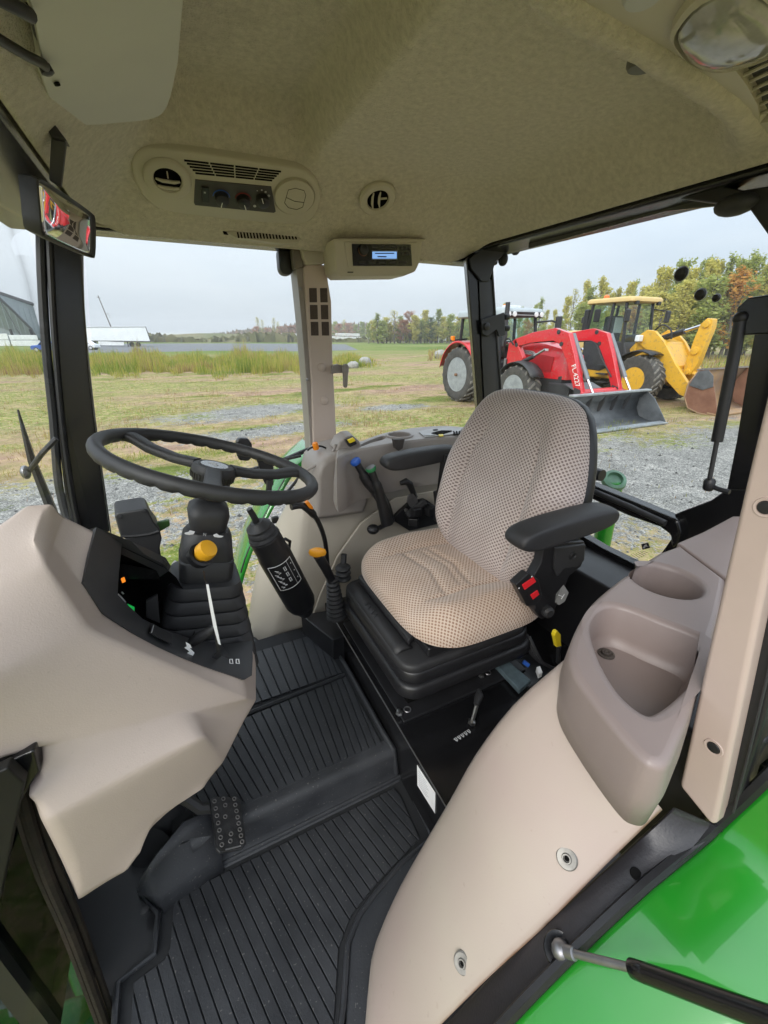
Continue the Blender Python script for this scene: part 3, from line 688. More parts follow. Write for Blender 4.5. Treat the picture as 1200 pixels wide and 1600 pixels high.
# ================================================================== floor mat
def clip(poly, n, d):
    out = []
    for i in range(len(poly)):
        a, b = poly[i], poly[(i+1) % len(poly)]
        da, db = a[0]*n[0]+a[1]*n[1]-d, b[0]*n[0]+b[1]*n[1]-d
        if da >= 0: out.append(a)
        if (da >= 0) != (db >= 0):
            t = da/(da-db); out.append((a[0]+(b[0]-a[0])*t, a[1]+(b[1]-a[1])*t))
    return out
def line_nd(p, q):
    dx, dy = q[0]-p[0], q[1]-p[1]; l = math.hypot(dx, dy); n = (dy/l, -dx/l); return n, n[0]*p[0]+n[1]*p[1]
t = thing('floor_mat', 'ribbed black rubber floor mat stepping up under the steering column', 'floor mat', (.05, .7, 0))
low = [(-.305, .27), (.03, .27), (.085, .355), (.125, .435), (.165, .468), (.22, .49), (.30, .515), (.40, .53), (.405, .575), (.404, .712), (-.13, .712), (-.292, .742), (-.245, .675), (-.252, .603), (-.318, .588), (-.318, .40)]
obj('lower_mat', MB().prism([V(x, y, -.012) for x, y in low], V(0, 0, .012)), MATG, t, smooth=False)
inn = [(-.285, .28), (.02, .28), (.068, .36), (.105, .44), (.150, .478), (.22, .505), (.37, .545), (.376, .69), (-.13, .69), (-.21, .71), (-.222, .60), (-.232, .585), (-.29, .575), (-.29, .40)]
rim_ = [V(x, y, .0) for x, y in low]; rin = [V(x, y, .004) for x, y in inn]
obj('mat_border', MB().loft([[V(x, y, .0) for x, y in low], [V(x, y, .007) for x, y in low]], True, False).tube([V(x, y, .006) for x, y in low], .007, 8, closed=True), MATR, t)
sl = -.29
for k in range(46):
    x0 = -.40+.0240*k
    x1 = x0+.0214
    p = [(x, y) for x, y in inn]
    n, d = line_nd((x0, .7), (x0-sl*.5, .2)); 
    L1 = clip(p, (-n[0], -n[1]), -d) 
    n2, d2 = line_nd((x1, .7), (x1-sl*.5, .2))
    q = clip(L1, n2, d2) if len(L1) > 2 else []
    ar = abs(sum(q[i][0]*q[(i+1) % len(q)][1]-q[(i+1) % len(q)][0]*q[i][1] for i in range(len(q))))/2 if len(q) > 2 else 0
    if ar > 2e-4: obj('rib', MB().prism([V(x, y, .0005) for x, y in q], V(0, 0, .0042)), MATR, t, bevel=.0012, seg=2)
up = [(-.16, .745), (.36, .745), (.375, .76), (.375, 1.07), (.0, 1.07), (-.16, 1.0)]
stp = [V(-.30, .745, -.0), V(-.13, .712, 0), V(.404, .712, 0), V(.404, .742, .085), V(.40, .752, .094), V(.38, .758, .098), V(-.16, .758, .098), V(-.18, .748, .085)]
obj('step_riser', MB().loft([[V(x, y0, z0) for x in (-.16, .0, .2, .395)] for y0, z0 in ((.702, .001), (.712, .006), (.722, .03), (.728, .075), (.735, .092), (.750, .1), (.775, .1))], False, False), MATR, t, angle=70)
obj('upper_mat', MB().prism([V(x, y, .088) for x, y in [(-.2, .745), (.395, .745), (.39, 1.40), (-.2, 1.40)]], V(0, 0, .008)), MATG, t, smooth=False)
obj('side_flange', MB().tube([V(.392, .72, .02), V(.392, .74, .095), V(.386, .8, .103), V(.384, 1.1, .103), V(.384, 1.32, .09)], .008, 8), MATR, t)
def fan(x0, x1, ya, yb, sa, z, mb_poly):
    k = 0; x = x0
    while x < x1:
        f = (x-0.0)/.27
        s_a = -.30+.38*max(0, min(1, f)); s_b = -.30+.38*max(0, min(1, (x+.0188)/.27))
        a = (x, .76); b_ = (x+s_a*.6, 1.36); c = (x+.0196, .76); d = (x+.0196+s_b*.6, 1.36)
        n, dd = line_nd(a, b_); n2, d2 = line_nd(c, d)
        q = clip(mb_poly, n, dd); q = clip(q, (-n2[0], -n2[1]), -d2) if len(q) > 2 else []
        if len(q) > 2: obj('rib', MB().prism([V(px_, py2, z) for px_, py2 in q], V(0, 0, .0045)), MATR, t, bevel=.0012, seg=2)
        x += .0220
fan(-.2, .40, .765, 1.05, 0, .0962, [(-.15, .768), (.368, .768), (.366, 1.062), (-.15, 1.03)])
fan(-.1, .40, 1.08, 1.37, 0, .0962, [(-.05, 1.085), (.360, 1.085), (.350, 1.33), (-.05, 1.33)])
obj('cross_ridge', MB().tube([V(-.1, 1.05, .099), V(.366, 1.073, .099)], .006, 8), MATR, t)

# --- brake pedal
pn = V(.42, -.12, .9).normalized(); po = V(-.073, .725, .13)
pq = lambda x, y, k=0: at(x, y, pl=(po+pn*k, pn))
t = thing('foot_pedal', 'worn black foot pedal with rows of round grip rings', 'pedal', po)
obj('pedal_plate', MB().prism([pq(*q) for q in ((328, 1249), (334, 1245), (370, 1244), (376, 1250), (385, 1318), (380, 1326), (344, 1332), (338, 1326))], -pn*.008), mat('worn_black', (.02, .02, .022), .4, .6, 40, .3, 200), t, bevel=.002)
rings = [(335+1.95*k, 1252+11.3*k) for k in range(7)]+[(366+1.75*k, 1248+9.6*k) for k in range(8)]+[(352, 1258), (361, 1303), (352, 1276), (360, 1314), (349, 1248)]
for x, y in rings:
    c = pq(x, y, .001); a = pn.orthogonal().normalized(); b_ = pn.cross(a)
    obj('grip_ring', MB().tube([c+(a*math.cos(k*math.pi/5)+b_*math.sin(k*math.pi/5))*.0042 for k in range(10)], .0013, 5, closed=True), mat('worn_ring', (.13, .125, .12), .4, .3, 60) if (x, y) == rings[0] else bpy.data.materials['worn_ring'], t)
obj('worn_edge', MB().tube([pq(352, 1328, -.001), pq(376, 1322, -.001)], .0022, 6), STEELD, t)
obj('pedal_arm', MB().tube([pq(348, 1262, -.012), V(-.13, .78, .14), V(-.26, .86, .30)], [.012, .014, .014], 8), BLK, t)

# --- bulkhead and black covers below the dash
t = thing('bulkhead', 'black front bulkhead and moulded floor cover below the dashboard', 'panel', (-.3, .8, 0))
obj('wall', MB().bx(-.46, .58, -.05, -.43, 1.62, .60), BLK, t)
obj('floor_cover', MB().loft([[at(x, y, z=z) for x, y, z in r] for r in (((218, 1404, .0), (257, 1427, .0), (300, 1397, .0), (350, 1362, .0)), ((216, 1398, .03), (250, 1400, .035), (298, 1362, .04), (346, 1338, .05)), ((216, 1388, .06), (240, 1362, .085), (286, 1312, .10), (338, 1292, .105)), ((222, 1370, .10), (246, 1335, .13), (286, 1285, .135), (336, 1262, .13)))], False, False), MATR, t, solid=.004, angle=75)
obj('column_foot', MB().tube([at(235, 1330, y=.80), at(262, 1290, y=.86), at(250, 1180, y=.9)], [.07, .07, .06], 12), BLKM, t)
obj('bolt', MB().lathe([(.009, 0), (.009, .006), (.004, .008)], at(226, 1423, z=.02), (0, 0, 1), 12), BLKM, t)
# --- door seal strip at lower left
t = thing('door_seal', 'dirty black rubber door seal running down the lower left edge', 'seal', at(120, 1450, y=.56))
ds = [at(x, y, y=.585-.04*k/6) for k, (x, y) in enumerate(((28, 1215), (48, 1290), (75, 1370), (110, 1450), (140, 1530), (165, 1600), (180, 1650)))]
DIRT = mat('dirty_rubber', (.008, .0075, .007), .7, .5, 25, .4, 120, spec=.2, col2=(.024, .018, .014))
obj('seal_lip', MB().tube(smooth_line(ds, 3), .008, 8), DIRT, t)
obj('seal_lip', MB().tube(smooth_line([p+V(.010, .01, 0) for p in ds], 3), .006, 8), DIRT, t)
obj('frame_edge', MB().tube(smooth_line([p+V(-.013, .015, -.005) for p in ds], 3), .009, 8), DIRT, t)
t = thing('door_frame', 'black folded steel frame end with glass beside the lower left dash', 'frame', at(20, 1240, y=.55))
obj('bracket', MB().prism([at(*q, y=.565) for q in ((-40, 1212), (10, 1192), (53, 1172), (62, 1205), (42, 1238), (30, 1262), (-40, 1300))], V(0, .03, 0)), BLKG, t, bevel=.004)
obj('post', MB().prism([at(*q, y=.54) for q in ((-40, 1225), (12, 1200), (38, 1225), (24, 1290), (2, 1400), (-40, 1500))], V(0, .02, 0)), mat('frame_grey', (.010, .0098, .009), .5, spec=.25), t, bevel=.003)
obj('pane', MB().prism([at(*q, y=.60) for q in ((-60, 1290), (30, 1270), (75, 1400), (120, 1500), (165, 1640), (-60, 1680))], V(0, .004, 0)), GLASSD, t, smooth=False)
# green body parts seen past the seal
t = thing('front_chassis', 'green tractor chassis castings with hoses outside the lower left door edge', 'chassis', (-.6, .55, -.6))
gz = lambda x, y, z=-.15: at(x, y, z=z)
obj('step_casting', MB().prism([gz(*q) for q in ((50, 1600), (70, 1575), (110, 1555), (150, 1545), (178, 1600), (150, 1660), (40, 1660))], V(0, 0, -.05)), GREEN, t, bevel=.012, seg=3)
obj('casting', MB().prism([gz(*q, -.25) for q in ((95, 1500), (115, 1480), (140, 1560), (120, 1570))], V(0, 0, -.2)), GREEN, t, bevel=.01)
obj('casting', MB().prism([gz(*q, -.28) for q in ((-30, 1520), (60, 1510), (75, 1525), (40, 1560), (-30, 1590))], V(0, 0, -.2)), GREEN, t, bevel=.01)
obj('frame_block', MB().prism([gz(*q, -.40) for q in ((-80, 1250), (40, 1250), (150, 1600), (-80, 1750))], V(0, 0, -.1)), BLK, t, smooth=False)  # added black slab standing in for the shadowed ground below the tractor
obj('hose', MB().tube(smooth_line([gz(*q, -.20) for q in ((-30, 1535), (10, 1510), (45, 1490), (66, 1468), (70, 1440))], 4), .011, 8), mat('grey_hose', (.13, .15, .145), .45), t)
for (x, y, r) in ((40, 1478, .022), (32, 1566, .025), (12, 1480, .018), (90, 1468, .016), (8, 1560, .02)):
    obj('bolt', MB().lathe([(r, 0), (r, .012), (r*.6, .014), (r*.55, .03), (.001, .03)], gz(x, y, -.26), (.3, -.4, .85), 6), STEELD, t)

# ================================================================== rear fender liners
I_ = [(.125, .313, 0), (.158, .384, .03), (.207, .396, .15), (.26, .391, .28), (.318, .381, .42), (.347, .361, .55), (.386, .332, .68), (.435, .298, .78)]
O_ = [(.09, .26, -.02), (.12, .222, .1), (.152, .206, .2), (.186, .191, .3), (.25, .175, .41), (.313, .16, .5), (.39, .148, .6), (.451, .137, .68)]
I_ = smooth_line(I_, 3); O_ = smooth_line(O_, 3)
def fender(mir, name_label, FM):
    m = (lambda p: V(p.x, 1.83-p.y, p.z)) if mir else (lambda p: p)
    t = thing('fender_liner', name_label, 'fender liner', m(V(.35, .25, 0)))
    rows = []
    for a, b in zip(I_, O_):
        r = []
        for k in range(17):
            f = 1-(1-k/16)**1.5; p = a.lerp(b, f); bu = .024*math.sin(math.pi*f)**.8
            r.append(m(p+V(-.7, -.1, .45)*bu))
        rows.append(r)
    # rolled inner edge then the flat inner wall going back
    mb = MB(); full = []
    for i, r in enumerate(rows):
        a = I_[i]; e1 = m(a+V(.012, .010, -.004)); e2 = m(a+V(.035, .014, -.01)); e3 = m(V(a.x+.16, a.y+.02, a.z-.03)); e4 = m(V(1.28, max(.36, a.y-.01), max(a.z-.1, -.02)))
        full.append([e4, e3, e2, e1]+r)
    mb.loft(full, False, False)
    lo_ = obj('liner', mb, FM, t, angle=75, solid=.004)
    da = lo_.data.attributes.new('dirt', 'FLOAT', 'POINT'); nc = len(full[0])
    for q, v in enumerate(lo_.data.vertices):
        k = q % nc; da.data[q].value = 1.0 if k == nc-1 else .25 if k == nc-2 else .06 if k == 4 else 0.0
    sp = [(.30, .455, -.01), (.30, .455, .05), (.38, .45, .24), (.47, .44, .40), (.58, .43, .52), (.74, .42, .60), (1.28, .42, .60), (1.28, .42, -.01)]
    obj('side_panel', MB().prism([m(V(*q)) for q in sp], V(0, -.012 if not mir else .012, 0)), FM, t, bevel=.003)
    if mir: obj('rubber_border', MB().tube(smooth_line([m(V(*q)) for q in ((.10, .30, .01), (.14, .40, .012), (.20, .425, .03), (.3, .44, .05), (.4, .46, .03))], 4), .02, 8), MATR, t)
    return t, m
fl_, _ = fender(False, 'tan moulded fender liner with two bolts beside the ribbed mat', FEND)
fr_, mm = fender(True, 'tan moulded fender liner beyond the seat under the grey console', mat('far_fender_liner', (.45, .405, .34), .42, .04, 3, .15, 500, dist=.0006))
for x, y in ((884, 1346), (731, 1496)):
    # drop the bolt on the liner surface
    best = None
    for a, b in zip(I_, O_):
        for k in range(41):
            f = k/40; p = a.lerp(b, f)+V(-.7, -.1, .45)*(.024*math.sin(math.pi*f)**.8)
            d = p-EYE; R = ray(x, y); c = (d.normalized()-R.normalized()).length
            if best is None or c < best[0]: best = (c, p)
    p = best[1]; bn = V(-.72, -.25, .62)
    bo = obj('bolt', MB().lathe([(.0135, -.002), (.0135, .001), (.012, .0025), (.0065, .0022), (.0055, .0045), (.0042, .0045), (.0036, .001), (.001, .001)], p, bn, 24), mat('zinc_washer', (.26, .25, .23), .45, .25, 60, metal=.6) if x == 884 else bpy.data.materials['zinc_washer'], fl_)
    obj('bolt_socket', MB().lathe([(.0034, .0012), (.001, .0016)], p, bn, 10), DARK, bo)
# rubber border between mat and near liner
l1 = smooth_line([V(.055, .27, .004), V(.092, .355, .006), (.132, .435, .006), (.168, .468, .006), (.222, .490, .006), (.30, .515, .006), (.40, .53, .006)], 3)
l2 = smooth_line([V(.075, .26, .014), V(.112, .345, .016), (.150, .425, .018), (.185, .455, .018), (.235, .475, .020), (.31, .497, .020), (.40, .51, .02)], 3)
l3 = smooth_line([V(.12, .26, .012), V(.135, .32, .014), (.172, .395, .018), (.21, .415, .025), (.26, .425, .03), (.33, .45, .03), (.40, .47, .03)], 3)
tag(obj('rubber_curb', MB().loft([[p+V(0, 0, -.02) for p in l1], l1, l2, l3, [p+V(.01, 0, -.03) for p in l3]], False, False), MATR, angle=50), 'black rubber curb between ribbed mat and near tan fender liner', 'mat edge')

# black sill strip of the door opening over the fender
ipx = [(1052, 1262), (1042, 1272), (960, 1347), (855, 1443), (775, 1520), (697, 1602), (630, 1675)]; iy = [.135, .137, .147, .16, .175, .191, .20]
opx = [(1125, 1294), (1117, 1302), (1020, 1382), (925, 1470), (862, 1532), (800, 1597), (745, 1660)]; oy = [.098, .10, .107, .115, .12, .125, .13]
sa = [at(x, y, y=k) for (x, y), k in zip(ipx, iy)]; sb = [at(x, y, y=k) for (x, y), k in zip(opx, oy)]
SILL = mat('sill_black', (.022, .021, .024), .38, .25, 14, .15, 300, col2=(.034, .032, .036))
t = thing('door_sill', 'black painted sill strip along the curved door opening above the green fender', 'door sill', sa[3])
a3 = smooth_line(sa, 3); b3 = smooth_line(sb, 3)
nrm = V(-.3, -.25, .92).normalized()
rows = [[p-nrm*.02 for p in a3], a3, [a.lerp(b, .04)+nrm*.003 for a, b in zip(a3, b3)], [a.lerp(b, .5)+nrm*.004 for a, b in zip(a3, b3)], [a.lerp(b, .93)+nrm*.003 for a, b in zip(a3, b3)], [b+nrm*.004 for b in b3], [b-nrm*.004+V(0, -.004, 0) for b in b3], [b-nrm*.05 for b in b3]]
obj('strip', MB().loft(rows, False, False), SILL, t, angle=50)
def onstrip(x, y):
    # nearest strip point along the ray
    best = None
    for a, b in zip(a3, b3):
        for k in range(21):
            p = a.lerp(b, k/20)+nrm*.004; c = ((p-EYE).normalized()-ray(x, y).normalized()).length
            if best is None or c < best[0]: best = (c, p)
    return best[1]
obj('hole', MB().lathe([(.0066, -.002), (.0062, .0006), (.001, .0006)], onstrip(993, 1363)+nrm*.002, nrm, 18), DARK, t)
so_ = onstrip(872, 1468)
obj('stud_recess', MB().lathe([(.019, .0004), (.018, .0022), (.012, .0008), (.001, .0008)], so_, nrm, 24), BLKG, t)
# near gas strut of the open door
t = thing('door_gas_strut', 'black gas strut of the open door crossing the green fender, lower right', 'gas strut', so_)
s0 = so_+nrm*.012; s1 = at(988, 1513, s=.44); s2 = at(1270, 1617, s=.315)
obj('ball_joint', MB().ball(s0, (.011, .011, .011)), STEELD, t)
obj('socket', MB().lathe([(.006, -.004), (.0115, -.002), (.0115, .008), (.006, .010)], so_+nrm*.006, (s1-s0), 16), BLKM, t)
ax = (s1-s0).normalized()
obj('rod', MB().tube([s0, s0+ax*.02, s0+ax*.021, s1], [.0068, .0068, .0043, .0043], 14), STEELD, t)
s1b = s1+(s2-s1)*.10
obj('cylinder', MB().tube([s1-ax*.002, s1, s1b-ax*.0006, s1b, s1b+ax*.0006, s2], [.0075, .0085, .0088, .0083, .0088, .0092], 24), BLKG, t)
# green outer fender
rows = []
g0 = smooth_line([at(1300, 1125, y=.075), at(1200, 1225, y=.085)]+sb[1:]+[at(700, 1710, y=.135)], 3)
for k, (dy, dz) in enumerate(((0.0, -.004), (-.006, -.002), (-.02, .004), (-.06, .006), (-.12, -.002), (-.2, -.02), (-.28, -.06), (-.33, -.13), (-.34, -.25))):
    rows.append([p+V(0, dy, dz) for p in g0])
t = thing('rear_fender', 'glossy green rear fender below the door sill, lower right', 'fender', (.4, -.05, .4))
obj('fender_skin', MB().loft(rows, False, False), GREEN, t, angle=80, solid=.004)
obj('glazing_bead', MB().tube([p+V(-.004, .004, .002) for p in g0], .007, 6), BLK, t)
obj('quarter_glass', MB().prism([at(1150, 1270, x=.62), at(1120, 1300, x=.56), at(1200, 1225, x=.66), at(1260, 1150, x=.66), at(1260, 900, x=.64), at(1200, 1000, x=.62)], V(.003, 0, 0)), GLASS, t, smooth=False)
# far green fender
rows = []
f0 = smooth_line([V(p[0]-.02, 1.83-p[1]+.02, p[2]) for p in [(.05, .20, .0), (.10, .18, .12), (.175, .165, .3), (.24, .15, .41), (.30, .135, .5), (.375, .12, .6), (.43, .11, .66), (.55, .10, .74)]], 3)
for dx, dy in ((0, 0), (-.008, .004), (-.02, .04), (-.015, .15), (.0, .28), (.03, .34)):
    rows.append([p+V(dx, dy, .012 if 0 < dy < .2 else 0) for p in f0])
t = thing('rear_fender', 'green rear fender edge beyond the black loader lever, right of the wheel', 'fender', (.2, 1.8, .3))
obj('fender_skin', MB().loft(rows, False, False), GREEN, t, angle=80, solid=.004)
obj('fender_seal', MB().tube([p+V(-.012, .015, .006) for p in f0[5:]], .006, 6), BLK, t)
obj('lamp_cable', MB().tube(smooth_line([at(435, 780, y=1.72), at(452, 765, y=1.72), at(470, 742, y=1.72), at(485, 725, y=1.72)], 3), .007, 8), BLK, t)
obj('lamp_cable', MB().tube(smooth_line([at(455, 776, y=1.74), at(468, 760, y=1.74), at(480, 744, y=1.74)], 3), .006, 8), BLK, t)
obj('cable_clip', MB().box(at(430, 812, y=1.70), (.03, .02, .03)), BLK, t, bevel=.004)

# ================================================================== side consoles
def inset(loop, d):
    m = len(loop); out = []
    ar = sum(loop[i].x*loop[(i+1) % m].y-loop[(i+1) % m].x*loop[i].y for i in range(m))
    sg = 1 if ar > 0 else -1
    for i in range(m):
        a, b, c = loop[i-1], loop[i], loop[(i+1) % m]
        e1 = V(b.x-a.x, b.y-a.y, 0); e2 = V(c.x-b.x, c.y-b.y, 0)
        if e1.length < 1e-7 or e2.length < 1e-7: out.append(b.copy()); continue
        e1.normalize(); e2.normalize()
        n = V(-e1.y-e2.y, e1.x+e2.x, 0)*sg
        if n.length < 1e-4: n = V(-e1.y, e1.x, 0)*sg
        n.normalize(); out.append(b+n*d)
    return out
def dz(loop, z): return [p+V(0, 0, z) for p in loop]
Z1 = .83
kp = lambda x, y, z=Z1: at(x, y, z=z)
cc = kp(1040, 905); cr_ = .054
a0 = math.radians(82); a1 = math.radians(150-360)
arc = [cc+V(math.cos(a0+(a1-a0)*k/26), math.sin(a0+(a1-a0)*k/26), 0)*cr_ for k in range(27)]
left = smooth_line([kp(*q) for q in ((978, 897), (966, 905), (925, 940), (900, 980), (889, 1015), (892, 1040), (907, 1068), (950, 1124), (1000, 1180), (1025, 1195), (1046, 1194), (1058, 1172))], 4)
right = [kp(*q) for q in ((1075, 1130), (1098, 1055), (1125, 962), (1135, 905), (1062, 852), (1030, 862), (1000, 880), (992, 888))]
outer = left+right+arc
binl = smooth_loop([kp(*q) for q in ((924, 990), (926, 966), (945, 948), (975, 949), (1030, 970), (1098, 998), (1096, 1022), (1088, 1054), (1060, 1085), (1026, 1110), (1004, 1111), (968, 1080), (940, 1035))], 5)
t = thing('side_console', 'mauve-brown side console with cup holder and open bin beside the close pillar', 'console', V(.6, .3, .66))
r = .010
top_o = inset(outer, r); top_b = inset(binl, -.012)
mb = holed(top_o, [top_b])
rr = [top_o]
for a in (22, 45, 67, 90):
    rr.append(dz(inset(outer, r*(1-math.sin(math.radians(a)))), -r*(1-math.cos(math.radians(a)))))
low1 = dz(inset(outer, -.004), -.05); low2 = dz(inset(outer, .0), -.096); low3 = dz(inset(outer, .012), -.103)
mb.loft(rr+[low1, low2, low3], True, False)
bb = [top_b]
for a in (30, 60, 90):
    bb.append(dz(inset(binl, -.012*(1-math.sin(math.radians(a)))), -.007*(1-math.cos(math.radians(a)))))
bcn = sum(binl, Vector())/len(binl)
bsc = lambda k, z: [V(bcn.x+(p.x-bcn.x)*k, bcn.y+(p.y-bcn.y)*k, Z1+z) for p in binl]
bb += [bsc(.965, -.052), bsc(.93, -.064), bsc(.86, -.070)]
mb.loft(bb, True, False)
fz = bsc(.86, -.070)
mb.add(fz, [tuple(range(len(fz)))])
obj('console_body', mb, CONS, t, angle=60)
obj('cup_floor', MB().lathe([(.001, 0), (cr_-.004, 0), (cr_+.001, .012), (cr_+.0012, .085)], cc+V(0, 0, -.095), (0, 0, 1), 36, False), CONS, t)
obj('bin_bolt', MB().lathe([(.0125, 0), (.012, .002), (.009, .0025), (.0085, .001), (.007, .001), (.0068, .005), (.0045, .005), (.004, .002), (.001, .002)], at(947, 1022, z=Z1-.0695), (0, 0, 1), 20), mat('bolt_dark', (.11, .095, .085), .5, .3, 60, metal=.5), t)
t = thing('console_lid', 'light grey-brown flat console end piece behind the cup holder', 'console', kp(1100, 850))
obj('panel', MB().prism([kp(*q) for q in ((1064, 851), (1058, 848), (1100, 830), (1145, 806), (1200, 806), (1180, 930), (1137, 905))], V(0, 0, -.12)), CONS, t, bevel=.004)

# far console
t = thing('side_console', 'grey-brown far console with cup holder and switch tray under the side window', 'console', V(.6, 1.5, .6))
outer = [kp(*q) for q in ((526, 716), (545, 706), (570, 700.5), (600, 695), (640, 688.5), (700, 683), (742, 681), (742, 669), (720, 666.5), (690, 665), (650, 667.5), (620, 672), (596, 677), (575, 684), (562, 689), (545, 690), (528, 700))]
outer = smooth_loop(outer, 3)
tray = smooth_loop([kp(*q) for q in ((563, 696), (568, 692), (585, 685), (598, 681), (604, 683), (598, 687), (580, 692), (567, 697))], 3)
cupc = kp(624, 681); cup = [cupc+V(math.cos(k*math.pi/14), math.sin(k*math.pi/14), 0)*.047 for k in range(28)]
panl = [kp(*q) for q in ((654, 676), (668, 672), (700, 669), (722, 671), (716, 679), (690, 683-1.0), (664, 684.5))]
ino = inset(outer, .008)
mb = holed(ino, [tray[::-1], cup[::-1]])
mb.loft([ino, dz(inset(outer, .002), -.003), dz(outer, -.010), dz(inset(outer, -.012), -.10), dz(inset(outer, -.016), -.17), dz(inset(outer, -.01), -.20)], True, False)
mb.loft([tray, dz(inset(tray, .003), -.035)], True, False); mb.loft([cup, dz(cup, -.09)], True, False)
mb.add(dz(tray, -.034), [tuple(range(len(tray)))]); mb.add(dz(cup, -.089), [tuple(range(28))])
obj('console_body', mb, CONF, t, angle=50)
obj('cup_rim', MB().tube([p+V(0, 0, .002) for p in [cupc+(q-cupc)*1.14 for q in cup]], .006, 8, closed=True), CONF, t)
obj('cup_slot', MB().prism([at(*q, y=1.395) for q in ((615.5, 687), (633, 686), (631, 694), (629.5, 701), (623, 704.5), (618, 701))], V(0, .02, 0)), mat('shade_brown', (.06, .05, .045), .6), t, bevel=.002)
sp_ = obj('switch_tray', MB().prism(dz(panl, .001), V(0, 0, .004)), mat('tray_grey', (.36, .35, .34), .4), t, bevel=.001)
for q, m in ((((674, 677.5), (690, 673.5), (706, 674), (694, 678), (684, 679.5)), DARK), (((676, 671.5), (684, 671.2), (684, 672.6), (677, 673)), BLK), (((685, 680), (692, 679.5), (693, 682), (687, 682.5)), YELB), (((708, 676.5), (720, 675.5), (720, 678.5), (708, 679.5)), BLK), (((662, 681), (672, 681.5), (680, 679.6), (668, 678.4)), GREYP)):
    obj('switch', MB().prism([kp(*p, Z1+.005) for p in q], V(0, 0, .004)), m, sp_, bevel=.0008)
for k in range(3):
    obj('toggle', MB().tube([kp(710+4*k, 678, Z1+.006), kp(709+4.5*k, 674, Z1+.02)], .003, 6), BLK, sp_)
# nose pod
pod = [at(*q) for q in ()]
def podring(k, y0):
    base = [(.385, .56), (.40, .66), (.405, .74), (.42, .785), (.45, .81), (.50, .825), (.545, .83), (.60, .83), (.62, .60), (.60, .55)]
    c = V(.52, 0, .70)
    return [V(c.x+(x-c.x)*k, y0, c.z+(z-c.z)*k) for x, z in base]
obj('nose', MB().loft([podring(.86, 1.405), podring(.95, 1.415), podring(1.0, 1.44), podring(1.0, 1.60), podring(.9, 1.64)], True, True), CONF, t, bevel=.012, seg=3, angle=60)
obj('nose_ridge', MB().tube(smooth_line([at(x, y, y=1.44) for x, y in ((474, 738), (492, 728), (510, 716), (522, 702), (524, 694))], 3), .005, 8), CONF, t)
obj('warning_label', MB().prism([at(*q, y=1.428) for q in ((495, 730), (505, 725.5), (511, 734), (500, 739.5))], V(0, .002, 0)), BLK, t, smooth=False)
obj('label_mark', MB().tube([at(*q, y=1.427) for q in ((500, 735), (502, 730), (504, 733), (507, 732))], .0011, 4), GREYP, t)
ob = at(493, 697, y=1.5)
obj('orange_plug', MB().lathe([(.012, -.012), (.012, .006), (.009, .014), (.001, .015)], ob, (-.2, -.2, 1), 14), ORG, t)
obj('plug_cable', MB().tube(smooth_line([at(x, y, y=1.5) for x, y in ((480, 704), (487, 699), (500, 697), (509, 700))], 3), .004, 6), BLK, t)
sw = obj('switch_pod', MB().prism([at(*q, y=1.43) for q in ((524, 706), (531, 690), (541, 683), (552, 681), (562, 690), (566, 700), (545, 707))], V(0, .07, .01)), CONF, t, bevel=.008, seg=3)
obj('rocker_base', MB().prism([at(*q, y=1.415) for q in ((540, 688), (553, 682), (558, 694), (547, 699))], V(0, .03, .0)), BLK, sw, bevel=.002)
obj('rocker_switch', MB().prism([at(*q, y=1.405) for q in ((544, 688), (553, 684), (556, 689), (547, 693))], V(0, .02, 0)), YELB, sw, bevel=.002)

# ================================================================== seat
def pillow(mb, C, ax, ay, an, hx, hy, R, depth, wf=lambda t: 1., df=lambda a, b: 0., p=5., e=.72, n=100):
    uv = []
    lim = 1.14
    ts = []
    for i in range(n+1):
        t = -1+2*i/n; t = math.copysign(1-(1-abs(t))**1.45, t); ts.append(t*lim)
    pts = []
    for b in ts:
        for a in ts:
            rho = max(abs(a), abs(b)); k = min(rho, 1.)
            f = k/rho if rho > 1e-9 else 1
            a2, b2 = a*f, b*f
            den = (abs(a2)**p+abs(b2)**p)**(1/p) if rho > 1e-9 else 1
            g = (max(abs(a2), abs(b2))/den) if den > 1e-9 else 1
            a3_, b3_ = a2*g, b2*g
            q = max(0, (k-e)/(1-e)); drop = R*(1-math.sqrt(max(0, 1-q*q)))
            if rho > 1: drop += (rho-1)/(lim-1)*depth
            x = a3_*hx*wf(b3_); y = b3_*hy
            h = df(a3_, b3_)*(1-q*q) - drop
            pts.append(C+ax*x+ay*y+an*h)
            l = math.hypot(a3_, b3_)+1e-9
            uv.append((x+a3_/l*drop*.9, y+b3_/l*drop*.9))
    m = n+1
    mb.add(pts, [(j*m+i, j*m+i+1, (j+1)*m+i+1, (j+1)*m+i) for j in range(n) for i in range(n)])
    return uv
gs_ = lambda x, s: math.exp(-(x/s)**2)
t = thing('operator_seat', 'beige patterned suspension seat with black armrests in the middle of the cab', 'seat', (.68, .965, .2))
SY = .965
mb = MB()
def cdf(a, b):     # a: across (+ = far side), b: + = rear
    h = .030*ss((abs(a)-.45)/.35)*(.5+.6*(b+1)/2) - .012*ss((b+.2)/1.) - .02*ss((-b-.55)/.5)
    h -= .009*gs_(abs(a)-.50, .028)*ss((b+.75)/.2)
    h -= .008*gs_(b+.28+.25*abs(a), .04)*ss((.5-abs(a))/.1) + .008*gs_(b-.12+.25*abs(a), .04)*ss((.5-abs(a))/.1) + .006*gs_(b+.02+.25*abs(a), .03)*ss((.45-abs(a))/.1)
    h += .004*math.sin(9*a+3*b)*math.sin(7*b-4*a)*.5
    return h
uv = pillow(mb, V(.705, SY, .528), V(0, 1, 0), V(1, 0, 0), V(0, 0, 1), .283, .243, .060, .016, lambda b: 1-.05*ss((b-.3)/.7)-.03*ss((-b-.5)/.5), cdf, p=4.2)
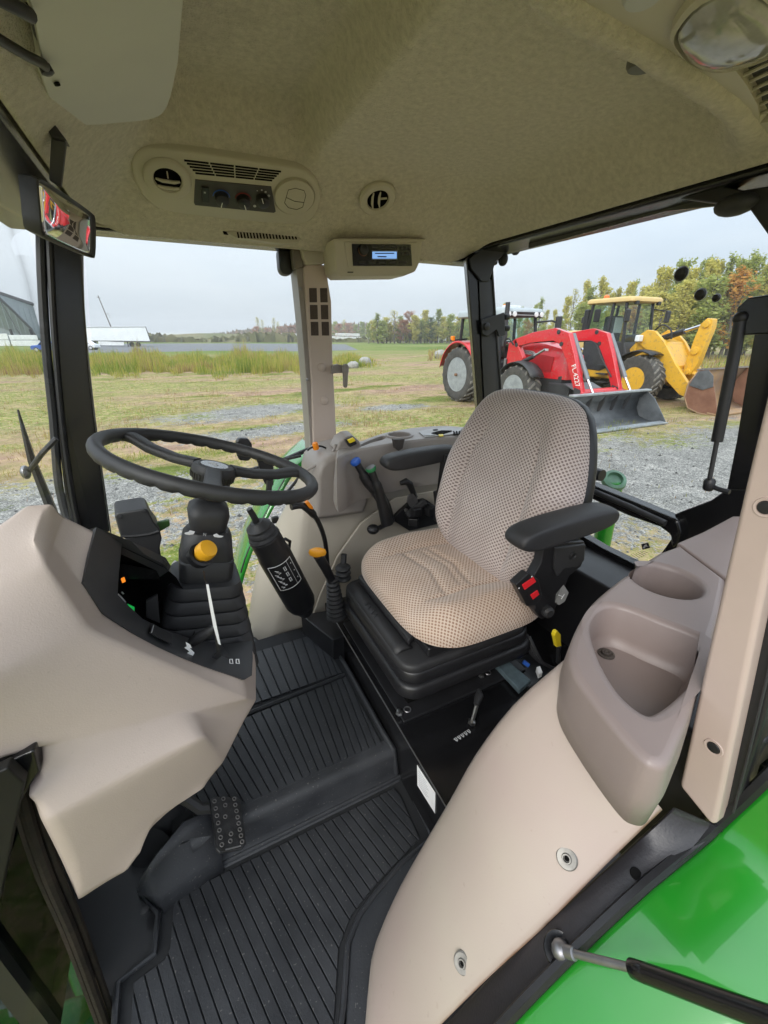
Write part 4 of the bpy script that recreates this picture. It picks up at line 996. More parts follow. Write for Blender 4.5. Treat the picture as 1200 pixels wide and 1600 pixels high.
obj('cushion', mb, SEATC, t, uv=uv, angle=180)
mb = MB()
ub = V(.235, 0, .972).normalized(); nb = V(-.972, 0, .235).normalized()
def bw(b):
    return 1.0-.15*ss((b-.05)/.8)-.10*ss((-b-.55)/.4)+.02*gs_(b+.3, .3)
def bdf(a, b):
    h = .040*ss((abs(a)-.42)/.33)*(1-.45*ss((b-.1)/.6)) + .018*gs_(b+.45, .4)*(1-ss((abs(a)-.3)/.3)) - .012*gs_(b-.55, .4)
    h -= .013*gs_(abs(a)-.54+.10*ss((b-.1)/.7), .022)*ss((.62-b)/.2)
    h += .003*math.sin(8*a-5*b)*math.sin(6*b)
    return h
uv = pillow(mb, V(.905, .957, .775)+nb*.055, V(0, 1, 0), ub, nb, .274, .300, .06, .045, bw, bdf, p=4.0)
obj('backrest', mb, SEATB, t, uv=uv, angle=180)
bs = []
for k, off in ((.86, -.085), (.98, -.06), (1.012, -.045), (1.012, -.02), (.97, -.005)):
    ring = []
    for i in range(48):
        th = 2*math.pi*i/48; ca, sa2 = math.cos(th), math.sin(th)
        d = (abs(ca)**4+abs(sa2)**4)**.25; a_, b_ = ca/d, sa2/d
        ring.append(V(.905, .957, .775)+V(0, 1, 0)*(a_*.274*bw(b_)*k)+ub*(b_*.300*k)+nb*off)
    bs.append(ring)
obj('back_shell', MB().loft(bs), BLK, t, angle=60)
def armrest(y, side):
    # side-view profile swept across its width
    prof = [(.640, .770), (.630, .785), (.636, .804), (.66, .818), (.75, .826), (.88, .829), (.955, .824), (.962, .80), (.955, .782), (.92, .770), (.84, .763), (.73, .758), (.67, .757)]
    c = V(.80, 0, .79); w = .037
    ringf = lambda yy, k: [V(c.x+(x-c.x)*(1-(1-k)*.25), yy, c.z+(z-c.z)*k-.0) for x, z in prof]
    rings = []
    for f in (-1, -.92, -.75, -.4, .4, .75, .92, 1):
        rings.append(ringf(y+w*f, .62+.38*math.sqrt(max(0, 1-abs(f)**4))))
    a = obj('armrest', MB().loft(rings), BLKM, t, angle=70)
    a.modifiers.new('sub', 'SUBSURF').render_levels = 2
    return a
armrest(.625, -1); armrest(1.315, 1)
ay_ = .655
ap = lambda x, y, k=0: at(x, y, y=ay_+k)
obj('arm_bracket', MB().prism([ap(*q) for q in ((852, 848), (914, 846), (914, 872), (908, 886), (890, 900), (878, 930), (862, 962), (846, 968), (836, 955), (842, 920), (832, 905), (846, 880))], V(0, .03, 0)), BLK, t, bevel=.004, seg=3)
obj('arm_cover', MB().prism([ap(*q, -.006) for q in ((868, 856), (916, 850), (914, 876), (900, 888), (882, 890), (872, 902), (866, 888))], V(0, .02, 0)), BLKM, t, bevel=.005, seg=3)
obj('arm_pivot', MB().lathe([(.012, 0), (.011, .004), (.008, .004), (.007, .002), (.001, .002)], ap(895, 868, -.006), (0, -1, 0), 18), BLK, t)
obj('arm_bracket', MB().prism([V(.86, 1.27, .52), V(.93, 1.27, .52), V(.96, 1.27, .80), V(.88, 1.27, .80)], V(0, .03, 0)), BLK, t, bevel=.004)
bk = obj('belt_buckle', MB().prism([ap(*q, -.02) for q in ((806, 914), (826, 896), (842, 906), (848, 932), (838, 946), (824, 948))], V(.0, .025, 0)), BLK, t, bevel=.003)
obj('press_button', MB().prism([ap(*q, -.0215) for q in ((816, 914), (834, 902), (838, 909), (820, 922))], V(0, .004, 0)), REDP, bk, bevel=.0008)
obj('press_button', MB().prism([ap(*q, -.0215) for q in ((829, 930), (840, 922), (843, 929), (833, 937))], V(0, .004, 0)), REDP, bk, bevel=.0008)
for q in ((811, 919), (831, 901)):
    obj('rivet', MB().lathe([(.0022, 0), (.001, .001)], ap(*q, -.021), (0, -1, 0), 8), WHITE, bk)
tg = obj('adjuster_tag', MB().prism([ap(*q, .0) for q in ((868, 928), (876, 918), (881, 912), (884, 918), (889, 926), (883, 940), (874, 946), (866, 942))], V(0, .006, 0)), mat('tag_grey', (.33, .33, .32), .45), t, bevel=.002)
obj('tag_mark', MB().tube([ap(*q, -.001) for q in ((873, 930), (879, 932), (882, 928), (877, 936))], .0014, 5), WHITE, tg)
obj('knob', MB().lathe([(.012, -.02), (.017, -.012), (.017, .006), (.010, .012), (.001, .012)], ap(856, 956, -.01), (-.2, -1, .1), 14), BLKM, t)
# suspension: three stacked moulded trays
def tray_(x0, x1, y0, y1, z0, z1, r, name, m):
    o = [V((x0+x1)/2+a, (y0+y1)/2+b, z0) for a, b in rrect(x1-x0, y1-y0, r, 6)]
    cn_ = sum(o, Vector())/len(o)
    sc_ = lambda k, z: [V(cn_.x+(p.x-cn_.x)*k, cn_.y+(p.y-cn_.y)*k, z) for p in o]
    h = z1-z0
    return obj(name, MB().loft([sc_(.93, z0), sc_(.99, z0+h*.10), sc_(1, z0+h*.25), sc_(.992, z0+h*.80), sc_(.98, z0+h*.93), sc_(.95, z1)]), m, t, angle=50)
tray_(.412, .90, .715, 1.235, .280, .326, .06, 'suspension_tray', BLK)
tray_(.42, .89, .725, 1.23, .328, .368, .06, 'suspension_tray', BLK)
tray_(.42, .87, .73, 1.215, .364, .392, .05, 'suspension_tray', BLKM)
obj('upper_frame', MB().bx(.50, .745, .39, .93, 1.20, .425), BLK, t, bevel=.008)
obj('slide_cover', MB().loft([[V(.425+.02*k, y, .392+.012*math.sin(math.pi*k/3)) for k in range(4)] for y in (.80, .83, .86, .95, 1.1, 1.18)], False, False), BLKM, t, solid=.01)
obj('slide_cover', MB().prism([V(.475, .81, .395), V(.475, 1.19, .395), V(.50, 1.19, .405), V(.507, 1.12, .405), (.498, 1.10, .405), (.498, .93, .405), (.507, .91, .405), (.50, .82, .405)], V(0, 0, .022)), BLKM, t, bevel=.004)
obj('slide_rail', MB().bx(.515, .765, .392, .92, .785, .405), STEELD, t, bevel=.002)
for k in range(2):
    y = .965+.05*k
    obj('moulded_mark', MB().tube([V(.434, y, .3995), V(.450, y+.004, .4065), V(.436, y+.022, .4005), V(.452, y+.026, .407)], .0012, 4), BLK, t)
obj('rail_bolt', MB().ball(V(.512, .775, .412), .010), STEELD, t)
obj('lever', MB().tube([V(.43, 1.25, .40), V(.45, 1.27, .44), V(.455, 1.275, .47)], .012, 8), BLKM, t)
for k in range(3):
    obj('bellows_fold', MB().ball(V(.44, 1.25, .385+.022*k), (.03, .03, .013)), BLKM, t)

# seat platform
t = thing('seat_platform', 'black steel seat box with bolts, white decal and a small knob lever', 'seat base', (.8, .85, 0))
obj('box', MB().bx(.40, .40, -.02, 1.28, 1.42, .198), BLKG, t, bevel=.005)
obj('edge_trim', MB().tube([V(.4005, .42, .1985), V(.4005, 1.3, .1985)], .0018, 6), STEELD, t)
obj('mount_plate', MB().bx(.42, .73, .198, .88, 1.22, .206), BLK, t, bevel=.002)
obj('pedestal', MB().bx(.46, .78, .206, .84, 1.18, .28), DARK, t)
for x, y in ((624, 1115), (752, 1056)):
    p = at(x, y, z=.208)
    b = obj('bolt', MB().lathe([(.011, 0), (.011, .003), (.0085, .003), (.0085, .012), (.004, .013), (.001, .013)], p, (0, 0, 1), 6), STEEL, t)
    obj('washer', MB().tube([p+V(.028+.010*math.cos(a*.63), .002+.010*math.sin(a*.63), .001) for a in range(10)], .002, 5, closed=True), STEELD, t)
dq = [at(*q, x=.3985) for q in ((652, 1195), (680.5, 1239), (680, 1271), (652.5, 1227))]
dc = obj('decal', MB().prism(dq, V(-.0008, 0, 0)), WHITE, t, smooth=False)
for k in range(7):
    a = dq[0].lerp(dq[3], .15+.11*k); b = dq[1].lerp(dq[2], .15+.11*k)
    obj('print_line', MB().tube([a.lerp(b, .1)+V(-.0012, 0, 0), a.lerp(b, .55+.05*(k % 3))+V(-.0012, 0, 0)], .0009, 4), GREYP, dc)
p = at(737, 1130, z=.2)
obj('lever_shaft', MB().tube([p, p+V(.02, .01, .05)], .006, 8), STEEL, t)
obj('lever_knob', MB().tube([p+V(.02, .012, .05), p+V(.045, .03, .055), p+V(.06, .05, .05)], [.008, .013, .007], 10), BLKM, t)
obj('lever_nut', MB().lathe([(.012, 0), (.012, .008), (.007, .012)], p, (.2, .1, 1), 6), STEEL, t)
for k in range(5):
    a = at(712+5*k, 1156-3.2*k, z=.1995); 
    obj('lever_symbol', MB().tube([a+V(.002, -.006, .0006), a+V(-.003, .004, .0006), a+V(.004, .005, .0006), a+V(.004, -.004, .0006)], .0012, 4), GREYP, t)
# blue-grey pad and wiring beside the seat box
tag(obj('floor_pad', MB().prism([at(*q, z=.225) for q in ((772, 1035), (790, 1028), (830, 1062), (812, 1078))], V(0, 0, -.02)), mat('blue_grey_pad', (.09, .13, .15), .7, .3, 30, .5, 300), bevel=.004), 'blue-grey felt pad on the seat box near the wiring', 'pad')
t = thing('wiring', 'bundle of black wires with blue and white connectors beside the seat', 'wires', at(840, 1030, z=.25))
for k in range(4):
    obj('wire', MB().tube(smooth_line([at(815+4*k, 985+3*k, z=.33), at(822+6*k, 1010+4*k, z=.29), at(838+5*k, 1030+3*k, z=.26), at(860+6*k, 1042+2*k, z=.24)], 4), .005, 6), BLK, t)
obj('connector', MB().tube([at(818, 1034, z=.26), at(826, 1040, z=.25)], .007, 8), BLUE, t)
obj('connector', MB().prism([at(*q, z=.27) for q in ((838, 1042), (844, 1040), (848, 1050), (842, 1053))], V(0, 0, -.02)), WHITE, t, bevel=.002)
t = thing('yellow_lever', 'small bright yellow lever between seat and side console', 'lever', at(873, 1010, y=.56))
yl = lambda x, y, k=0: at(x, y, y=.56+k)
obj('handle', MB().prism([yl(*q) for q in ((866, 994), (869, 987), (872, 986), (877, 992), (877, 1002), (878, 1010), (870, 1012), (868, 1002))], V(0, .012, 0)), YELB, t, bevel=.003, seg=3)
obj('stem', MB().tube([yl(873, 1010, .006), yl(872, 1035, .006)], .006, 8), BLK, t)

# ================================================================== dashboard
D = dict(A=(-40, 838, .70), B=(38, 790, .725), C=(67, 796, .722), D=(50, 845, .685), E=(73, 885, .665), F=(-40, 925, .645), C2=(82, 787, .73), H=(102, 805, .758), I=(82, 850, .715),
         J=(150, 826, .755), K=(129, 912, .70), L=(160, 960, .70), M=(240, 1012, .70), N=(380, 1063, .705), O=(140, 985, .640), O2=(385, 1092, .685), P=(-40, 1072, .555),
         Q=(395, 1000, .87), R=(401, 1042, .80), S=(401, 1095, .72), T=(385, 1130, .69), U=(350, 1195, .655), W=(320, 1232, .635),
         a=(280, 1255, .625), b=(250, 1280, .615), c=(226, 1305, .605), d=(219, 1335, .60), e=(200, 1362, .595), f=(118, 1420, .575), g=(52, 1297, .535), h=(40, 1246, .552), i=(62, 1206, .575), j=(52, 1171, .58), k=(-40, 1207, .56),
         Y=(296, 1112, .640), Z=(322, 1150, .605))
keys = list(D); P3 = [at(x, y, y=q) for x, y, q in D.values()]; ix = {k: n for n, k in enumerate(keys)}
faces = ['A B C D E F', 'B C2 C', 'C C2 H I E D', 'H J K I', 'I K L O E', 'O L M N O2', 'E O P F', 'N Q R', 'N R S O2', 'O2 S T Y', 'O O2 Y j k P', 'Y Z g h i j', 'Y T U Z', 'Z U W a b c d e f g']
bord = 'A B C2 H J'.split(), 'N Q R S T U W a b c d e f g h i j k'.split()
mb = MB(); mb.add(P3, [tuple(ix[c] for c in f.split()) for f in faces])
for br in bord:
    n0 = len(mb.v); ext_ = []
    for q in br:
        p = P3[ix[q]]
        ext_.append(V(p.x, 1.20, p.z) if br is bord[1] else V(p.x-.06, p.y+.10, p.z-.45))
    mb.v += [tuple(p) for p in ext_]
    for n in range(len(br)-1):
        mb.f.append((ix[br[n]], ix[br[n+1]], n0+n+1, n0+n))
t = thing('dashboard', 'faceted tan dashboard cowl around the steering column, lower left', 'dashboard', (-.15, .7, .2))
bm = bmesh.new(); me = bpy.data.meshes.new('cowl')
me.from_pydata([tuple(Vector(v)-WL[t.name]) for v in mb.v], [], mb.f); bm.from_mesh(me)
bmesh.ops.recalc_face_normals(bm, faces=bm.faces)
cl_ = bm.edges.layers.float.new('crease_edge')
for e in bm.edges:
    if len(e.link_faces) == 1: e[cl_] = 1.0
    else:
        an = e.calc_face_angle(0); e[cl_] = .92 if an > .09 else .5
cv_ = bm.verts.layers.float.new('crease_vert'); bm.verts.ensure_lookup_table()
for n_, k_ in enumerate(keys):
    if k_ in 'ABC2HJKLNQRSfghijk' and n_ < len(bm.verts): bm.verts[n_][cv_] = .9
bm.to_mesh(me); bm.free()
me.polygons.foreach_set('use_smooth', [True]*len(me.polygons)); me.materials.append(TAN)
cw = bpy.data.objects.new('cowl', me); finish(cw, t, WL[t.name])
sm_ = cw.modifiers.new('sub', 'SUBSURF'); sm_.levels = 4; sm_.render_levels = 4
# black instrument surround
PX = lambda L_, k=0: [at(x, y, y=q)+V(.002, -.004, .004) for x, y, q in L_]
so1 = PX(((150, 826, .752), (138, 872, .722), (129, 912, .70), (160, 960, .70), (240, 1012, .70), (310, 1039, .702), (380, 1063, .705), (392, 1056, .735)))
so2 = PX(((190, 851, .80), (185, 895, .78), (183, 932, .765), (222, 968, .79), (252, 983, .80), (300, 1000, .82), (345, 1008, .83), (392, 1002, .81)))
mid_ = [a.lerp(b, .5)+V(.002, -.003, .003) for a, b in zip(so1, so2)]
obj('instrument_surround', MB().loft([[p+V(-.01, .012, -.008) for p in so1], so1, mid_, so2, [p+V(-.02, .02, -.02) for p in so2]], False, False), TRIM, t, angle=35)
sp1 = PX(((150, 826, .752), (205, 848, .80), (258, 873, .86), (266, 886, .87)))
sp2 = PX(((190, 851, .80), (225, 868, .82), (257, 884, .85), (262, 894, .86)))
obj('hood_edge', MB().loft([[p+V(-.02, .02, -.01) for p in sp1], sp1, sp2, [p+V(-.02, .02, -.02) for p in sp2]], False, False), TRIM, t, angle=35)
tr_h = [(222, 967, .79), (203, 950, .775), (183, 932, .765), (184, 895, .785), (190, 851, .80)]
obj('hood_clip', MB().prism([at(x, y, y=.845) for x, y in ((232, 866), (240, 864), (262, 880), (261, 886), (246, 880))], V(0, .006, 0)), BLK, t, bevel=.001)
op = [at(x, y, y=q) for x, y, q in tr_h[::-1]+[(262, 985, .81), (300, 1000, .82), (310, 960, .86), (275, 900, .86), (257, 884, .85), (225, 868, .82)]]
oc = sum(op, Vector())/len(op); dv = V(-.09, .16, -.07)
wl_ = [oc+(p-oc)*.9+dv for p in op]
obj('instrument_well', MB().loft([[p+V(0, 0, -.004) for p in op], [p+dv*.5 for p in op], wl_], True, False).add(wl_, [tuple(range(len(wl_)))]), DARK, t, smooth=False)
ic = lambda x, y: at(x, y, y=.842)
obj('orange_light', MB().prism([ic(*q) for q in ((189, 905), (194, 903), (196, 909), (191, 911))], V(0, .004, 0)), LEDO, t, smooth=False)
obj('green_light', MB().prism([ic(*q) for q in ((199, 945), (210, 950), (210, 956), (200, 951))], V(0, .004, 0)), LEDG, t, smooth=False)
obj('gauge_needle', MB().tube([ic(184, 928), ic(190, 934), ic(196, 941)], .0015, 4), GREYP, t)
obj('gauge_mark', MB().tube([ic(190, 925), ic(193, 928)], .0015, 4), GREYP, t)
obj('display_face', MB().prism([at(x, y, y=.90) for x, y in ((188, 880), (250, 892), (250, 905), (186, 905))], V(0, .003, 0)), BLKG, t, smooth=False)
obj('inner_panel', MB().prism([at(x, y, y=.84) for x, y in ((228, 940), (246, 930), (250, 975), (228, 965))], V(0, .01, 0)), BLKM, t, bevel=.002)
tb = lambda x, y, k=0: at(x, y, y=.71+(.13*max(0, (1040-y)/60))-k)
obj('blank_switch', MB().prism([at(x, y, y=q) for x, y, q in ((236, 975, .762), (268, 992, .765), (268, 1008, .722), (233, 990, .722))], V(.002, -.003, .003)), BLKM, t, bevel=.0015)
obj('switch_line', MB().tube([at(240, 977, y=.747), at(237, 988, y=.712)], .001, 4), GREYP, t)
for (pts) in (((290, 1003), (297, 1007), (300, 1013), (296, 1012), (304, 1020), (300, 1027), (292, 1020), (296, 1018), (288, 1012), (292, 1010)),):
    obj('lamp_symbol', MB().prism([at(x, y, y=.725) for x, y in pts], V(0, -.0012, .001)), WHITE, t, smooth=False)
for x in (359, 369):
    obj('lamp_symbol', MB().tube([at(x, 1030, y=.748), at(x+4, 1030, y=.748), at(x+5, 1037, y=.742), at(x, 1036, y=.743)], .0012, 4, closed=True), WHITE, t)
obj('rocker_switch', MB().prism([at(x, y, y=q) for x, y, q in ((349, 1025, .775), (378, 1033, .772), (378, 1050, .735), (348, 1043, .735))], V(.003, -.004, .003)), BLK, t, bevel=.0015)
obj('key_switch', MB().lathe([(.014, -.01), (.014, .012), (.010, .014), (.001, .014)], at(343, 1036, y=.765), (.5, -.5, .7), 18), BLK, t)
obj('key', MB().prism([at(x, y, y=.735) for x, y in ((331, 960), (336, 962), (346, 1026), (339, 1032), (331, 1028), (338, 1020))], V(0, .006, 0)), BLK, t, bevel=.0015)
obj('turn_stalk', MB().tube([at(301, 1003, y=.775), at(310, 997, y=.765), at(332, 983, y=.75), at(336, 978, y=.75)], [.010, .0115, .009, .006], 12), BLKM, t)
obj('key_fob', MB().prism([at(x, y, y=.733) for x, y in ((322, 914), (326, 914), (334, 955), (340, 985), (345, 1008), (341, 1006), (333, 978), (327, 945))], V(0, .003, 0)), WHITE, t, smooth=False)  # white strip painted in for the worn highlight along the black stalk
obj('key_cord', MB().tube([at(318, 893, y=.80), at(320, 905, y=.76), at(324, 915, y=.735)], .0016, 5), BLK, t)

# display pod with green reverser lever, in front of the column
dp = lambda x, y, k=0: at(x, y, y=1.0+k)
t = thing('reverser_unit', 'black boxy unit with green lever between dashboard and steering column', 'lever unit', dp(220, 860))
obj('body', MB().prism([dp(*q) for q in ((179, 806), (184, 802), (226, 795), (232, 798), (240, 815), (250, 828), (253, 842), (250, 856), (254, 885), (225, 880), (200, 845), (188, 838))], V(-.01, .09, 0)), BLKM, t, bevel=.007, seg=3)
obj('face_edge', MB().tube([dp(*q, -.002) for q in ((188, 838), (205, 838), (232, 835), (248, 830))], .003, 6), BLKM, t)
for q in ((188, 808), (224, 799)):
    obj('screw', MB().lathe([(.004, -.001), (.004, .001), (.001, .0015)], dp(*q, -.0015), (0, -1, .2), 10), BLK, t)
obj('lever', MB().prism([dp(*q, .03) for q in ((236, 822), (246, 817), (264, 813), (266, 822), (252, 830), (246, 832))], V(0, .014, 0)), GRNL, t, bevel=.003)
obj('bracket', MB().prism([at(x, y, y=.90) for x, y in ((232, 866), (238, 864), (262, 880), (262, 890), (244, 884))], V(0, .01, 0)), BLKM, t, bevel=.002)

# ---- steering column
base = V(-.056, .93, .50); topc = V(.0215, .93, .885); axc = (topc-base).normalized(); xs = axc.cross(V(0, 1, 0)).normalized(); ys = V(0, 1, 0)
def sq(c, w, d, r, n=5): return [c+xs*a+ys*b for a, b in rrect(w, d, r, n)]
t = thing('steering_column', 'black steering column with ribbed rubber boot and yellow tilt knob', 'steering column', base)
Lc = (topc-base).length
pt = lambda h: base+axc*h
boot = []
nf = 7
for k in range(nf):
    f = k/(nf-1); h0 = .005+.030*k; w0 = .245-.085*f; 
    boot += [sq(pt(h0), w0*.80, w0*.80, .03), sq(pt(h0+.001), w0*.985, w0*.985, .035), sq(pt(h0+.005), w0, w0, .035), sq(pt(h0+.027), w0*.90, w0*.90, .033), sq(pt(h0+.029), w0*.80, w0*.80, .03)]
obj('boot', MB().loft(boot), BLKM, t, angle=50)
h0 = .215
obj('cover', MB().loft([sq(pt(h0-.01), .098, .098, .02), sq(pt(h0), .112, .108, .022), sq(pt(h0+.045), .114, .108, .022), sq(pt(h0+.048), .108, .104, .022), sq(pt(h0+.052), .110, .106, .022), sq(pt(h0+.10), .100, .098, .03), sq(pt(h0+.112), .085, .085, .03)]), BLKM, t, angle=45)
obj('neck', MB().loft([sq(pt(h0+.105), .066, .066, .02), sq(pt(h0+.118), .075, .078, .022), sq(pt(h0+.150), .085, .090, .022), sq(pt(h0+.166), .080, .085, .025), sq(pt(h0+.18), .05, .05, .02)]), BLKM, t, angle=45)
kd = V(.55, -.52, .65).normalized(); kc = at(313, 868, y=.858)
obj('knob_recess', MB().lathe([(.026, -.01), (.0265, .004), (.021, .006), (.02, 0)], kc, kd, 22), BLK, t)
obj('tilt_knob', MB().lathe([(.014, 0), (.016, .010), (.0205, .014), (.0205, .030), (.0185, .035), (.001, .037)], kc, kd, 26), YEL, t)
kk = [at(x, y, y=.872) for x, y in ((289, 834), (305, 831), (317, 835), (323, 834), (333, 836), (350, 838))]
sgn = lambda x, y: at(x, y, pl=(at(318, 838, y=.868), V(.50, -.55, .67).normalized()))
for pts in (((288, 833), (295, 831), (296, 829), (304, 831), (302, 835), (296, 836), (290, 835)), ((333, 836), (338, 834), (342, 837), (349, 838), (346, 840), (340, 840), (335, 839))):
    obj('direction_mark', MB().prism([sgn(*q) for q in pts], V(.0008, -.0008, .001)), WHITE, t, smooth=False)
text('neutral_mark', 'N', sgn(319, 836)+V(.001, -.001, .001), sgn(323, 836.5)-sgn(315, 835.5), V(0, .3, 1), .009, GREYP, t)
# ---- steering wheel
al = .3148; wc = V(.0465, .93, .967); wn = V(math.sin(al), 0, math.cos(al)); wu = V(wn.z, 0, -wn.x); wv = V(0, 1, 0); WR = .2135
def wp(a, r=WR, h=0): return wc+(wu*math.cos(a)+wv*math.sin(a))*r+wn*h
t = thing('steering_wheel', 'black three spoke steering wheel with round hub cap and finger grips', 'steering wheel', wc)
mb = MB(); n = 144; rings = []
for k in range(n):
    a = 2*math.pi*k/n; g = .0022*max(0, math.cos(a*36))
    rings.append([wc+(wu*math.cos(a)+wv*math.sin(a))*(WR+(.0136-(g if math.sin(q) < -.2 else 0))*math.cos(q))+wn*((.0146-(g*1.6 if math.sin(q) < -.2 else 0))*math.sin(q)) for q in [2*math.pi*j/14 for j in range(14)]])
mb.loft(rings, True, False, True)
obj('rim', mb, BLKM, t, angle=80)
for a in (math.radians(62), math.radians(-62+0), math.radians(180)):
    pass
def spoke(a):
    rr = [(.04, -.012, .017, .011), (.09, -.016, .017, .010), (.15, -.012, .018, .010), (.185, -.003, .019, .0095), (.212, .0, .024, .0105)]
    td = (-wu*math.sin(a)+wv*math.cos(a)); rings = []
    for r, h, w2, th in rr:
        c = wp(a, r, h); rings.append([c+td*x*w2+wn*y*th for x, y in [(math.copysign(abs(math.cos(q))**.6, math.cos(q)), math.copysign(abs(math.sin(q))**.6, math.sin(q))) for q in [2*math.pi*j/16 for j in range(16)]]])
    obj('spoke', MB().loft(rings), BLKM, t, angle=70)
def ang_of(x, y):
    p = at(x, y, pl=(wc, wn))-wc; return math.atan2(p.dot(wv), p.dot(wu))
for q in ((205, 682), (462, 737)): spoke(ang_of(*q))
spoke(ang_of(330, 788))
hub = obj('hub', MB().lathe([(.03, -.06), (.038, -.05), (.039, -.022), (.043, -.016), (.0445, -.004), (.0455, .0), (.044, .008), (.040, .014), (.031, .0155), (.030, .014), (.001, .014)], wc+wn*-.018, wn, 40), BLKM, t, angle=35)
for k in range(30):
    a = 2*math.pi*k/30
    obj('hub_notch', MB().box(wp(a, .0525, -.010), (.005, .005, .012)), BLK, hub, smooth=False) if k < 0 else None
mbn = MB()
for k in range(36):
    a = 2*math.pi*k/36; mbn.tube([wp(a, .0435, -.034), wp(a, .0448, -.022)], .0020, 5)
o = obj('hub_knurl', mbn, BLK, hub, kind='stuff')
em = obj('hub_emblem', MB().lathe([(.029, 0), (.028, .0012), (.001, .0015)], wc+wn*-.004, wn, 32), mat('emblem_grey', (.10, .105, .11), .25, .2, 60, coat=.5), hub)
# leaping deer outline, simplified relief
dr = [(-.6, -.1), (-.35, .12), (-.1, .1), (.15, .3), (.3, .55), (.38, .3), (.62, .2), (.4, .12), (.25, -.05), (.5, -.3), (.2, -.15), (-.1, -.1), (-.3, -.35), (-.35, -.1)]
obj('emblem_mark', MB().prism([wc+wn*-.0024+wv*x*.022-wu*y*.022 for x, y in dr], wn*.0008), GREYP, em, smooth=False)
# parking lever etc right of wheel hub: black throttle paddle outside
pq2 = lambda x, y, k=0: at(x, y, y=1.60+k)
t = thing('door_latch', 'black paddle door latch and grab bar behind the steering wheel rim', 'door latch', pq2(382, 730))
obj('paddle', MB().prism([pq2(*q) for q in ((369, 690), (373, 685), (388, 685), (394, 694), (395, 715), (388, 721), (374, 720), (370, 710))], V(0, .03, 0)), BLK, t, bevel=.008, seg=3)
obj('latch_body', MB().prism([pq2(*q, .01) for q in ((393, 704), (420, 716), (428, 730), (428, 760), (415, 758), (408, 742), (404, 725))], V(0, .03, 0)), BLK, t, bevel=.006)
obj('latch_foot', MB().tube([pq2(421, 750), pq2(420, 770)], .012, 8), BLK, t)

# ================================================================== hand levers on the right
lv = lambda x, y, k=1.2: at(x, y, y=k)
c1, c2 = lv(404, 822, 1.19), lv(472, 945, 1.24); ca = (c2-c1).normalized()
t = thing('joystick_mount', 'black joystick canister with ribbed collar and white control decal', 'joystick', c2)
R_ = .053
Lh = (c2-c1).length
obj('canister', MB().lathe([(R_*.93, Lh*.10), (R_*.95, Lh*.28), (R_*1.0, Lh*.30), (R_*1.02, Lh*.33), (R_*1.02, Lh*.94), (R_*.9, Lh)], c1, ca, 36), BLK, t, angle=35)
obj('collar', MB().lathe([(R_*.35, -.018), (R_*.62, -.004), (R_*.74, .0), (R_*.74, .006), (R_*.66, .009), (R_*.82, .018), (R_*.84, .024), (R_*.74, .028), (R_*.9, .037), (R_*.95, .045), (R_*.93, Lh*.12)], c1, ca, 36), BLKM, t, angle=35)
obj('grip_stem', MB().tube([c1-ca*.015, c1-ca*.035+V(0, 0, .004), c1-ca*.055+V(-.004, 0, .012)], [.011, .010, .009], 10), BLK, t)
obj('foot', MB().tube([c2, c2+ca*.05+V(0, .01, 0)], [R_*.8, R_*.5], 16), BLK, t)
# decal wrapped on the canister
e1 = (-ray(437, 862)).normalized(); e1 = (e1-ca*e1.dot(ca)).normalized(); e2 = ca.cross(e1)
def dcl(h, a, r=R_*1.026): return c1+ca*h+(e1*math.cos(a)+e2*math.sin(a))*r
hA, hB = Lh*.34, Lh*.62
sgnE = 1 if (dcl(hA, .5)-dcl(hA, 0)).dot(V(CP, -SP, 0)) > 0 else -1
A_ = lambda f: sgnE*(-.75+1.55*f)
box_ = [dcl(hA, A_(k/8)) for k in range(9)]+[dcl(hB, A_(1-k/8)) for k in range(9)]
dc = obj('decal_frame', MB().tube(box_, .0012, 5, closed=True), WHITE, t)
obj('decal_line', MB().tube([dcl(hA, A_(.76)), dcl(hB, A_(.76))], .0006, 4), WHITE, dc)
for k, f in enumerate((.22, .45, .68)):
    obj('decal_letter', MB().tube([dcl(hA+(hB-hA)*(f-.07), A_(.55)), dcl(hA+(hB-hA)*(f+.07), A_(.55)), dcl(hA+(hB-hA)*(f+.07), A_(.62)), dcl(hA+(hB-hA)*(f-.07), A_(.62))], .0016, 4, closed=True), WHITE, dc)
for k in range(9):
    f = .16+.085*k; a = .2+.08*math.sin(k*2.1)
    obj('decal_symbol', MB().tube([dcl(hA+(hB-hA)*f, A_(a)), dcl(hA+(hB-hA)*(f+.05), A_(a+.12)), dcl(hA+(hB-hA)*(f+.07), A_(a+.03))], .0011, 4), WHITE, dc)
for k in range(3):
    obj('decal_dot', MB().ball(dcl(hA+(hB-hA)*(.2+.3*k), A_(.9)), .0022, 6, 4), WHITE, dc)
obj('hose_clip', MB().tube([lv(437, 846, 1.24), lv(446, 842, 1.24), lv(453, 846, 1.24), lv(452, 856, 1.24), lv(443, 858, 1.24)], .006, 8), BLK, t)

# orange push-grip cable lever
t = thing('throttle_lever', 'black bent throttle lever with orange button under the wheel rim', 'lever', lv(512, 900, 1.3))
obj('rod', MB().tube(smooth_line([lv(455, 792, 1.2), lv(472, 790, 1.21), lv(486, 800, 1.22), lv(497, 815, 1.25), lv(506, 838, 1.27), lv(510, 862, 1.28), lv(513, 905, 1.28)], 4), [.011]*5+[.013]*5+[.0085]*15, 10), BLK, t)
obj('button', MB().prism([lv(*q, 1.195) for q in ((477, 786), (482, 783), (490, 793), (490, 797), (484, 795))], V(0, .025, 0)), ORG, t, bevel=.004)
